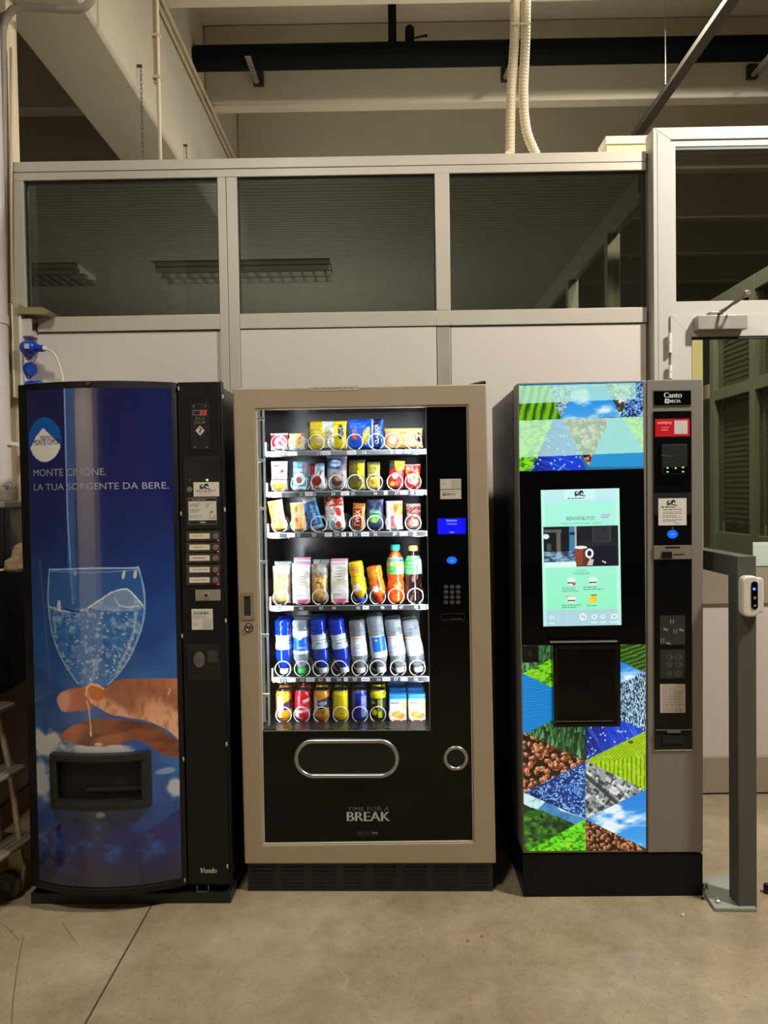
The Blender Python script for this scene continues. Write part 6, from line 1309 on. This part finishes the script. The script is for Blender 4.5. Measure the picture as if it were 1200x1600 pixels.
# --- top shelf
def p(P): P.rect(0, .0, 1, .12, (238, 226, 226)); P.ell(.62, .55, .36, .34, (232, 214, 222), .9); P.text('K', .62, .55, (196, 16, 60), None, .34); P.rect(0, .82, 1, 1, (236, 220, 214)); P.noise(.2, .2, .5, .7, (140, 8, 22), 3, .5)
good('wafer_packet', 'small red wafer packet at the far left of the top shelf', 'snack packet', 0, 423, 677, 451, 'bag', (206, 18, 40), p, .020)
def p(P): P.line([(.2, 1), (.9, .1)], .07, (196, 60, 70)); P.noise(.25, .3, .45, .7, (240, 226, 170), 5, .8); P.rect(0, .86, 1, 1, (246, 240, 220)); P.ell(.6, .55, .2, .2, (214, 180, 90))
good('wafer_packet', 'small cream wafer packet beside the red packet on the top shelf', 'snack packet', 0, 452, 677, 476, 'bag', (226, 202, 130), p, .020)
def p(P): P.rect(0, 0, .06, 1, (30, 28, 24)); P.rect(.40, 0, .66, 1, (214, 222, 224)); P.noise(.12, .14, .55, .72, (196, 176, 40), 6, .8); P.ell(.84, .40, .075, .26, (22, 22, 20)); P.text('Snips', .84, .40, (236, 236, 220), .30, .07, -1.57); P.ell(.28, .70, .13, .16, (232, 208, 130)); P.ell(.55, .5, .09, .16, (176, 150, 120), .7); P.scribble(.44, .30, .62, .75, 5, (150, 150, 130), 4)
good('snack_bag', 'yellow and white snack bag with a black oval on the top shelf', 'crisp bag', 0, 481, 658, 543, 'bag', (232, 206, 16), p, .018, .1465)
def p(P): P.rect(.66, 0, .92, 1, (14, 24, 96)); P.rect(.66, 0, .69, 1, (220, 226, 236)); P.text('CLASSICA', .80, .52, (240, 240, 246), .66, .10, -1.57); P.rect(.12, .36, .27, .70, (214, 26, 44)); P.text('SAN', .16, .53, (250, 240, 240), .24, .045, -1.57); P.text('CARLO', .225, .53, (250, 240, 240), .30, .05, -1.57); P.poly([(.38, .80), (.42, .48), (.56, .26), (.62, .32), (.60, .62), (.50, .88)], (246, 200, 40)); P.poly([(.44, .70), (.48, .48), (.58, .34), (.58, .6)], (252, 226, 110)); P.noise(.2, .2, .55, .8, (60, 150, 250), 3, .4)
good('snack_bag', 'blue crisp bag with a red square and yellow crisp picture', 'crisp bag', 0, 544, 655, 600.5, 'bag', (8, 86, 222), p, .0195, .1465)
def p(P): P.noise(.25, .25, .45, .7, (250, 196, 130), 8, .8); P.ell(.88, .48, .08, .24, (40, 34, 30)); P.text('P', .88, .45, (230, 220, 200), None, .2); P.ell(.22, .6, .10, .20, (214, 226, 236), .9); P.ell(.55, .6, .18, .22, (240, 170, 90)); P.rect(.40, .2, .62, .3, (206, 96, 50), .6)
good('snack_bag', 'orange snack bag at the right end of the top shelf', 'crisp bag', 0, 601, 669, 661, 'bag', (236, 150, 84), p, .0175, .1465)
# --- second shelf
def p(P): P.rect(.2, .14, .5, .20, (206, 40, 44)); P.rect(.2, .26, .5, .29, (206, 40, 44)); P.ell(.68, .35, .12, .06, (196, 30, 44)); P.rect(.0, .62, 1, .66, (214, 40, 40)); P.poly([(.0, .86), (.3, .70), (.8, .78), (1, .92), (1, .98), (0, .98)], (238, 160, 40)); P.rect(.75, .72, 1, 1, (224, 130, 120), .6); P.scribble(.2, .5, .7, .6, 1, (206, 60, 60), 3)
good('cracker_packet', 'white cracker packet with orange foot at left of the second shelf', 'snack packet', 1, 424, 720.5, 450.5, 'bag', (240, 236, 234), p, .016)
def p(P): P.rect(0, .0, 1, .18, (120, 186, 210)); P.ell(.5, .62, .42, .22, (232, 236, 236)); P.ell(.5, .66, .22, .12, (150, 84, 50)); P.rect(.1, .24, .9, .36, (226, 240, 246), .8); P.rect(.7, .1, .95, .4, (206, 60, 60), .7); P.rect(0, .88, 1, 1, (220, 228, 230))
good('biscuit_packet', 'slim teal biscuit packet second from left on the second shelf', 'snack packet', 1, 456.5, 722, 478, 'bag', (40, 150, 188), p, .014, tilt=3)
def p(P): P.poly([(0, 0), (.42, 0), (.3, .4), (0, .5)], (196, 34, 44)); P.ell(.4, .66, .34, .2, (150, 52, 38)); P.rect(.4, .05, 1, .35, (150, 206, 226), .8); P.rect(0, .86, 1, 1, (226, 232, 236)); P.line([(.2, .9), (.8, .3)], .05, (210, 40, 50), .7)
good('biscuit_packet', 'white and pale blue packet with a red corner on the second shelf', 'snack packet', 1, 486.5, 724.5, 510, 'bag', (214, 226, 232), p, .014, tilt=-3)
def p(P): P.rect(0, .06, 1, .40, (44, 104, 190)); P.ell(.42, .22, .30, .10, (214, 228, 246)); P.text('Ringo', .42, .22, (44, 84, 170), .44, .08); P.rect(.66, .05, 1, .45, (150, 112, 96), .7); P.ell(.5, .75, .26, .16, (96, 66, 52)); P.ell(.62, .66, .2, .1, (190, 160, 130)); P.rect(0, 0, 1, .06, (226, 232, 240))
good('biscuit_bag', 'taller biscuit bag with a blue top and brown biscuits', 'snack bag', 1, 511, 712.5, 543, 'bag', (168, 170, 174), p, .020)
def p(P): P.rect(.55, .12, .95, .55, (238, 208, 20)); P.rect(0, .0, 1, .1, (96, 92, 60)); P.ell(.4, .65, .3, .2, (70, 72, 60), .8); P.noise(.3, .2, .5, .7, (150, 140, 40), 4, .6); P.rect(.7, .85, 1, .98, (220, 200, 30))
good('bar_packet', 'olive packet with a yellow corner on the second shelf', 'snack packet', 1, 545, 718.5, 571, 'bag', (112, 104, 20), p, .016)
def p(P): P.rect(0, .08, 1, .46, (168, 160, 70)); P.ell(.5, .72, .42, .20, (232, 208, 90)); P.ell(.45, .74, .2, .1, (206, 150, 40)); P.rect(.1, .5, .9, .56, (90, 84, 30)); P.rect(0, 0, 1, .08, (130, 126, 70))
good('bar_packet', 'narrow yellow green packet right of the olive packet', 'snack packet', 1, 574, 722, 594.5, 'bag', (196, 186, 90), p, .014)
def p(P): P.poly([(.3, 0), (1, 0), (1, .34), (.5, .4)], (236, 200, 40)); P.rect(0, 0, .35, .34, (60, 56, 48)); P.ell(.42, .56, .18, .12, (244, 238, 232)); P.text('&', .42, .56, (206, 30, 30), None, .14); P.ell(.3, .86, .16, .1, (240, 180, 40)); P.rect(.8, .3, 1, 1, (170, 20, 24), .7)
good('snack_packet', 'red packet with a yellow and black top on the second shelf', 'snack packet', 1, 606, 720.5, 630.5, 'bag', (210, 34, 34), p, .016, tilt=4)
def p(P): P.text('RI', .3, .2, (246, 236, 230), .4, .16); P.noise(.2, .12, .55, .7, (250, 180, 60), 6, .8); P.ell(.5, .62, .34, .22, (238, 226, 226), .8); P.text('K', .38, .66, (196, 16, 44), None, .26); P.ell(.62, .62, .14, .14, (120, 190, 60)); P.rect(0, .0, 1, .05, (240, 220, 220))
good('snack_packet', 'red packet with white letters at right of the second shelf', 'snack packet', 1, 633, 725.5, 657.5, 'bag', (208, 18, 34), p, .016)
# --- third shelf
def p(P): P.rect(.72, 0, 1, 1, (206, 200, 194), .85); P.text('cracker', .35, .5, (214, 70, 40), .62, .2, -1.57); P.noise(.15, .2, .5, .7, (250, 206, 110), 4, .7); P.rect(0, .0, 1, .06, (240, 226, 206))
good('cracker_sleeve', 'leaning orange sleeve at the far left of the third shelf', 'snack packet', 2, 426, 783, 450, 'bag', (240, 158, 60), lambda P: (P.rect(.72, 0, 1, 1, (206, 200, 194), .85), P.rect(.22, .15, .34, .85, (224, 96, 50), .8), P.noise(.15, .2, .5, .7, (250, 206, 110), 4, .7), P.rect(0, 0, 1, .06, (240, 226, 206))), .014, tilt=-10)
good('cracker_sleeve', 'upright orange sleeve second from left on the third shelf', 'snack packet', 2, 456, 785.5, 479.5, 'bag', (240, 168, 70), lambda P: (P.rect(.76, 0, 1, 1, (214, 206, 200), .8), P.rect(.3, .12, .48, .9, (226, 60, 50), .8), P.noise(.15, .2, .5, .7, (252, 214, 120), 9, .7), P.rect(0, 0, 1, .06, (240, 226, 206))), .014, tilt=-3)
good('wafer_bar', 'leaning blue and white bar on the third shelf', 'snack bar', 2, 486, 777, 507, 'bag', (30, 116, 190), lambda P: (P.rect(0, 0, 1, .16, (206, 216, 224)), P.text('Loacker', .5, .52, (240, 246, 250), .60, .30, -1.57), P.rect(0, .9, 1, 1, (190, 220, 230)), P.rect(.86, 0, 1, 1, (130, 190, 220), .6)), .012, tilt=-16)
def p(P): P.rect(0, .0, 1, .30, (226, 50, 24)); P.noise(.16, .1, .52, .6, (250, 236, 226), 5, .9); P.ell(.45, .46, .34, .12, (214, 210, 214)); P.ell(.72, .48, .14, .14, (216, 40, 40)); P.ell(.3, .82, .2, .12, (140, 190, 220)); P.ell(.66, .86, .14, .1, (220, 70, 60)); P.rect(.3, .9, .6, 1, (190, 206, 216))
good('chocolate_bag', 'tall white bag with a red top in the middle of the third shelf', 'snack bag', 2, 510, 776.5, 540.5, 'bag', (236, 230, 226), p, .020, tilt=-4)
good('chocolate_bar', 'narrow gold bar with dark red lettering on the third shelf', 'chocolate bar', 2, 549.5, 786.5, 569, 'bag', (204, 132, 44), lambda P: (P.rect(.08, .22, .74, .94, (140, 20, 30)), P.text('TWIX', .42, .58, (244, 226, 206), .64, .42, -1.57), P.rect(0, 0, 1, .16, (190, 120, 50)), P.noise(.3, .1, .5, .7, (250, 206, 110), 4, .5)), .012, tilt=4)
good('snack_bag', 'dark blue bag with green picture on the third shelf', 'snack bag', 2, 573.5, 779.5, 600, 'bag', (40, 46, 88), lambda P: (P.ell(.5, .52, .34, .2, (40, 130, 70)), P.ell(.45, .66, .26, .12, (130, 190, 90)), P.rect(.2, .4, .7, .46, (210, 226, 190), .8), P.rect(0, 0, 1, .1, (92, 96, 140)), P.noise(.2, .2, .55, .7, (96, 150, 160), 5, .6)), .018)
good('chocolate_bag', 'white packet with orange top corner right of the dark blue bag', 'snack bag', 2, 603, 782.5, 629.5, 'bag', (238, 232, 228), lambda P: (P.poly([(.4, .1), (1, .0), (.95, .5), (.5, .55)], (238, 130, 30)), P.rect(.3, .52, .62, .92, (226, 60, 70), .8), P.text('kinder', .34, .40, (40, 36, 40), .40, .14, -1.4), P.rect(0, 0, 1, .1, (226, 226, 228)), P.ell(.7, .66, .2, .18, (246, 226, 210))), .016)
good('chocolate_bar', 'brown speckled packet at right of the third shelf', 'chocolate bar', 2, 635, 786.5, 658, 'bag', (110, 54, 44), lambda P: (P.noise(.14, .07, .5, .66, (206, 170, 160), 7, .85), P.rect(0, 0, 1, .12, (150, 130, 126)), P.ell(.5, .75, .34, .14, (196, 150, 130), .7)), .016)
# --- fourth shelf
G4 = 'goods on the fourth shelf'
def sandwich(label, x0, yt, x1, dy, seed):
    def f(P):
        P.rect(0, 0, 1, .22, (178, 190, 196)); P.noise(.3, .2, .45, .7, (206, 214, 216), seed + 2, .6)
        P.ell(.5, .46, .40, .20, (226, 166, 78)); P.ell(.46, .72, .36, .22, (220, 156, 66)); P.ell(.5, .46, .3, .12, (244, 208, 128), .8); P.ell(.44, .74, .25, .13, (246, 212, 136), .8); P.noise(.12, .08, .55, .7, (180, 110, 36), seed, .7); P.rect(.36, .44, .52, .49, (60, 50, 36)); P.rect(.78, 0, .84, 1, (236, 240, 240), .6)
    o = good('wrapped_sandwich', label, 'sandwich', 3, x0, yt, x1, 'bag', (150, 132, 104), f, .024, dy, 0, -1, G4, .3, seed, FOIL); return o
sandwich('clear wrapped roll at the far left of the fourth shelf, front one', 427, 884, 455, .1545, 3)
sandwich('clear wrapped roll behind the far left roll on the fourth shelf', 430, 877, 457, .2265, 6)
sandwich('clear wrapped roll between two white cartons, front one', 487, 881, 514.5, .1545, 8)
sandwich('clear wrapped roll behind the roll between the white cartons', 489.5, 874, 516.5, .2265, 11)
def carton(label, x0, yt, x1, dy):
    def f(P):
        P.rect(0, .90, 1, 1, (222, 90, 150)); P.rect(0, 0, 1, .05, (232, 150, 186)); P.ell(.5, .44, .34, .30, (224, 224, 206)); P.noise(.25, .14, .5, .66, (176, 180, 150), 4, .7); P.scribble(.15, .78, .85, .87, 2, (150, 150, 156), 3); P.rect(.1, .08, .9, .14, (206, 196, 202), .8); P.text('Riso', .48, .36, (120, 116, 100), .34, .14, -1.57)
    return good('wafer_carton', label, 'carton', 3, x0, yt, x1, 'box', (240, 236, 238), f, .021, dy, 0, -2, G4)
carton('white and pink carton left of centre on the fourth shelf, front one', 458, 879.5, 485.5, .1545); carton('white and pink carton behind the left pink carton', 461, 871, 488, .2265)
carton('white and pink carton in the middle of the fourth shelf', 517.5, 873, 545, .1545)
CAPP = printed('cap_plastic', 0.35)
def bottle(name, label, row, px, dy, H, r, body, bcol, bfn, sleeve, cap, capc, up=True, tilt=0.0, lean=0.0, group=None):
    nk = r * .42
    pr = [(0, r * .62, r * .62, 2, 0), (H * .012, r * .86, r * .86, 2, 0), (H * .05, r, r, 2, 0), (H * .12, r, r, 2, 0), (H * .135, r * .95, r * .95, 2, 0), (H * .15, r, r, 2, 0), (H * .20, r, r, 2, 0), (H * .215, r * .95, r * .95, 2, 0), (H * .23, r, r, 2, 0), (H * .27, r * .99, r * .99, 2, 0), (H * .33, r * .92, r * .92, 2, 0), (H * .40, r * .90, r * .90, 2, 0), (H * .47, r * .98, r * .98, 2, 0), (H * .66, r, r, 2, 0), (H * .74, r * .93, r * .93, 2, 0), (H * .81, r * .72, r * .72, 2, 0), (H * .87, nk * 1.15, nk * 1.15, 2, 0), (H * .895, nk, nk, 2, 0), (H * .985, nk, nk, 2, 0)]
    P = paint(bcol, bfn) if bfn else None
    o = shell(name, pr, body, P, 40, None, 40, colour=bcol); tag(o, label, 'bottle', group or 'goods on the %s shelf' % ROWN[row])
    c = MB(); n = 26
    c.lathe([(nk * 1.28, H * .905), (nk * 1.34, H * .91), (nk * 1.34, H * .985), (nk * 1.22, H * 1.0), (nk * .2, H * 1.0)], (0, 0, 0), n); c.c = [capc] * len(c.f); c.build('cap', CAPP, o, cols=True, smooth=0.6)
    if sleeve:
        z0, z1, bg, fn = sleeve; zs_ = np.linspace(z0 * H, z1 * H, 12); pa = np.array(pr); rr = np.interp(zs_, pa[:, 0], pa[:, 1]) + 0.0006
        shell('label_sleeve', [(a, b, b, 2, 0) for a, b in zip(zs_, rr)], SLEEVE, paint(bg, fn), 72, o, 36)
    dy += DY0; x = SN.xs(px, BASE[row], dy); t = math.radians(tilt)
    if up: o.location = SN.w(x, dy, ZS[row] + LIFT + r * .6 * abs(math.sin(t))); o.rotation_euler = (math.radians(lean), t, SN.yaw)
    else:
        o.rotation_euler = (math.radians(180 + lean), t, SN.yaw + math.pi); top = H
        o.location = SN.w(x, dy, ZS[row] + LIFT + H * math.cos(t) + nk * 1.3 * abs(math.sin(t)))
    return o
hy = lambda px, py, row, dy: SN.zs(px, py, dy + DY0) - ZS[row] - LIFT
def lab_teal(P): P.rect(0, .1, 1, .24, (60, 96, 150)); P.rect(0, .30, 1, .46, (236, 216, 60)); P.rect(0, .5, .55, .95, (80, 190, 90)); P.rect(.55, .55, 1, .95, (206, 226, 226)); P.scribble(.05, .12, .9, .24, 1, (230, 236, 240), 4); P.scribble(.1, .7, .9, .9, 2, (40, 110, 60), 7)
bottle('soft_drink_bottle', 'orange drink bottle with a teal cap on the fourth shelf', 3, 618.5, .158, hy(618, 851, 3, .158), .0335, LIQ, (238, 78, 8), lambda P: P.noise(.12, .1, .62, .72, (252, 190, 130), 4, .8), (.50, .78, (120, 206, 150), lab_teal), 0, (40, 176, 160))
bottle('iced_tea_bottle', 'dark tea bottle with a tan cap at right of the fourth shelf', 3, 646.5, .158, hy(646, 852, 3, .158), .0335, LIQ, (34, 18, 16), lambda P: P.noise(.12, .1, .62, .72, (150, 110, 96), 6, .8), (.50, .82, (96, 206, 110), lambda P: (P.noise(.3, .2, .5, .7, (150, 230, 140), 5, .8), P.rect(.78, .2, .98, .9, (206, 200, 220)), P.scribble(.1, .2, .7, .8, 3, (40, 140, 60), 3))), 0, (238, 170, 92))
for lab, px, yt, tilt, c0, c1, cc in (('yellow drink bottle upside down with a blue cap', 555.5, 877, 9, (240, 216, 10), (236, 140, 30), (14, 60, 214)), ('orange drink bottle upside down with a red cap', 584.5, 884, 10, (240, 130, 20), (224, 60, 30), (222, 26, 30))):
    def f(P, c1=c1): P.noise(.4, .3, .5, .7, c1, 8, .7); P.ell(.62, .36, .2, .1, (232, 236, 246)); P.rect(.25, .4, .45, .62, (206, 40, 60), .7 if c1[1] < 100 else 0); P.rect(0, .62, 1, .66, (90, 120, 40), .5); P.ell(.5, .8, .34, .1, (240, 150, 50))
    bottle('soft_drink_bottle', lab + ' on the fourth shelf', 3, px, .156, hy(px, yt, 3, .156), .0295, LIQ, c0, f, None, 0, cc, up=False, tilt=tilt - 180 + 180)
# --- fifth shelf: water bottles standing on their caps
BLUEB, CLR = (6, 58, 206), (176, 186, 192)
def lab_w(c): return lambda P: (P.scribble(.08, .3, .92, .7, 2, c, 3, .9), P.noise(.3, .3, .5, .75, (236, 242, 246), 6, .5))
W5 = [('blue water bottle at the far left of the fifth shelf', 444, 967, 0.5, 'b', (236, 238, 240)), ('clear water bottle with a blue label and green cap', 471, 967, 1, 'c', (30, 180, 70)), ('blue water bottle third from left on the fifth shelf', 497, 966, 6, 'b', (236, 238, 240)),
      ('blue water bottle fourth from left on the fifth shelf', 525.5, 966, 9.4, 'b', (236, 238, 240)), ('clear water bottle just right of the four left bottles', 558.5, 968, 4, 'o', (236, 238, 240)), ('clear water bottle with a square blue label and white cap', 585.5, 962, 7.4, 'c2', (236, 238, 240)),
      ('clear water bottle second from right on the fifth shelf', 614, 967, 8, 'o', (236, 238, 240)), ('clear water bottle at the far right of the fifth shelf', 641, 968, 9.5, 'o', (236, 238, 240))]
for lab, px, yt, tilt, ty, cc in W5:
    for back in (0, 1):
        dy = .1595 + .078 * back; H = hy(px, yt, 4, .1595)
        body, col, slv = {'b': (TINTP, BLUEB, (.28, .54, (196, 214, 232), lab_w((60, 90, 150)))), 'c': (CLEARP, CLR, (.20, .62, (20, 90, 210), lambda P: (P.rect(0, .72, 1, 1, (226, 234, 240)), P.poly([(0, .9), (.5, .6), (1, .8), (1, 1), (0, 1)], (236, 242, 240)), P.scribble(.2, .2, .8, .34, 1, (220, 230, 245), 4), P.rect(0, 0, 1, .12, (196, 214, 226))))),
                          'o': (CLEARP, CLR, (.30, .66, (206, 212, 218), lambda P: (P.rect(0, .86, 1, .94, (236, 130, 50)), P.scribble(.1, .35, .9, .62, 2, (90, 110, 170), 5), P.rect(0, .1, 1, .22, (186, 196, 214))))), 'c2': (CLEARP, CLR, (.34, .72, (190, 206, 216), lambda P: (P.rect(.05, .28, .80, .95, (16, 100, 214)), P.ell(.55, .80, .06, .05, (230, 236, 240)), P.rect(0, .0, 1, .2, (206, 216, 222)))))}[ty]
        l2 = lab if not back else lab.replace('water bottle', 'water bottle behind the front one').replace(' behind the front one at', ', behind the one at') if False else (lab if not back else 'second in line, behind the ' + lab)
        bottle('water_bottle', l2, 4, px + (594 - px) * .027 * back, dy, H, .0325, body, col, None, slv, 0, cc, up=False, tilt=tilt, lean=-0.5)
# --- bottom shelf: cans and juice packs
def can(label, px, dy, fn, bg, H=.1145, r=.0318):
    pr = [(0, r * .74, r * .74, 2, 0), (.004, r * .80, r * .80, 2, 0), (.012, r * .97, r * .97, 2, 0), (.018, r, r, 2, 0), (H - .016, r, r, 2, 0), (H - .006, r * .88, r * .88, 2, 0), (H - .003, r * .86, r * .86, 2, 0), (H, r * .86, r * .86, 2, 0)]
    o = shell('drink_can', pr, printed('printed_can', 0.25, coat=0.2, metal=0.2), paint(bg, fn), 72, None, 60)
    m = MB().ring(0, 0, r * .85, .0013, 0, 32, 6); m.v = [(x, z, y + H) for x, y, z in m.v]; m.lathe([(r * .80, H - .002), (r * .78, H + .0004)], (0, 0, 0), 24); m.build('lid', STEEL, o, smooth=0.6)
    m = MB().box(-.006, .006, -.012, .004, H + .0006, H + .0022); m.build('tab', STEEL, o, bevel=.0006); tag(o, label, 'can', 'cans on the bottom shelf'); put(o, 5, px, dy); return o
def c_or(P): P.rect(.12, .2, .52, .68, (226, 228, 232)); P.poly([(.5, .42), (1, .30), (1, .62), (.55, .66)], (70, 52, 96)); P.rect(.12, .72, .40, .9, (236, 232, 220)); P.ell(.7, .2, .26, .1, (250, 196, 60)); P.rect(0, .0, 1, .1, (240, 170, 50)); P.rect(.12, .93, .6, .96, (60, 50, 40))
def c_red(P): P.rect(.28, .18, .30, .95, (240, 200, 200)); P.poly([(.55, .30), (.95, .24), (.95, .34), (.6, .4)], (246, 220, 220), .9); P.rect(.0, .66, .5, .94, (238, 226, 226)); P.rect(.5, .62, 1, .72, (232, 200, 200), .8); P.rect(.3, .74, .8, .9, (212, 24, 44)); P.scribble(.34, .4, .8, .6, 4, (236, 180, 184), 5)
def c_on(P): P.poly([(.25, .34), (1, .2), (1, .58), (.3, .62)], (44, 44, 84)); P.ell(.6, .42, .24, .08, (206, 206, 226), .8); P.rect(.0, .2, .26, .9, (226, 226, 226)); P.ell(.5, .8, .34, .16, (240, 150, 30)); P.ell(.62, .72, .16, .08, (120, 160, 40)); P.rect(0, 0, 1, .1, (250, 170, 40))
def c_ye(P): P.rect(.0, .3, .3, .8, (206, 200, 60), .6); P.scribble(.3, .35, .8, .9, 6, (214, 176, 0), 4, .9); P.rect(0, .0, 1, .08, (226, 196, 20)); P.noise(.3, .3, .5, .75, (255, 240, 60), 3, .4)
def c_bl(P): P.rect(.66, .18, .94, .9, (150, 170, 214)); P.scribble(.68, .2, .92, .88, 9, (70, 90, 170), 4); P.rect(0, 0, 1, .08, (90, 100, 190)); P.rect(.05, .3, .5, .8, (20, 24, 130))
def c_bk(P): P.rect(0, 0, 1, .26, (214, 220, 20)); P.text('ON', .22, .40, (224, 226, 40), .28, .09); P.rect(.48, .28, .78, .9, (130, 136, 60)); P.ell(.28, .74, .16, .10, (214, 220, 30)); P.rect(.50, .7, .74, .92, (220, 226, 30)); P.scribble(.5, .32, .76, .6, 5, (190, 196, 120), 8); P.rect(.8, .3, .95, .9, (40, 60, 60))
CANS = [('orange and white', 444.5, c_or, (244, 170, 34)), ('red', 474, c_red, (214, 26, 46)), ('orange and navy', 503.5, c_on, (246, 160, 34)), ('yellow', 533, c_ye, (240, 216, 6)), ('dark blue', 562, c_bl, (28, 36, 160)), ('black and yellow', 591.5, c_bk, (20, 20, 20))]
for nm, px, fn, bg in CANS:
    for k, w_ in enumerate(('front %s can on the bottom shelf', 'second %s can, behind the front one on the bottom shelf', 'third %s can back on the bottom shelf')):
        can(w_ % nm, px + (594 - px) * .031 * k, .160 + .090 * k, fn, bg)
def f_j(P): P.rect(0, 0, 1, .24, (30, 130, 214)); P.rect(0, .18, 1, .26, (140, 200, 240)); P.rect(.1, .3, .7, .38, (90, 120, 170), .8); P.poly([(.6, .3), (1, .26), (1, .6), (.55, .56)], (240, 210, 110)); P.ell(.42, .78, .26, .15, (244, 150, 30)); P.ell(.42, .78, .15, .08, (252, 196, 90)); P.ell(.85, .84, .15, .12, (232, 150, 80)); P.rect(0, .95, 1, 1, (214, 200, 180))
for side, px in (('left', 622), ('right', 651.5)):
    for k, w_ in enumerate(('front', 'second', 'third', 'fourth', 'fifth')):
        dy = .150 + .090 * k; pj = px + (594 - px) * .031 * k; P = paint((238, 232, 220), f_j); w = 13.6 * PXM(.22)
        o = shell('juice_carton', box_prof(w, .101, .0215), CARD, P, 80, None, 50); put(o, 5, pj, dy); tag(o, '%s orange juice carton in the %s of two rows' % (w_, side), 'juice carton', 'juice cartons on the bottom shelf')
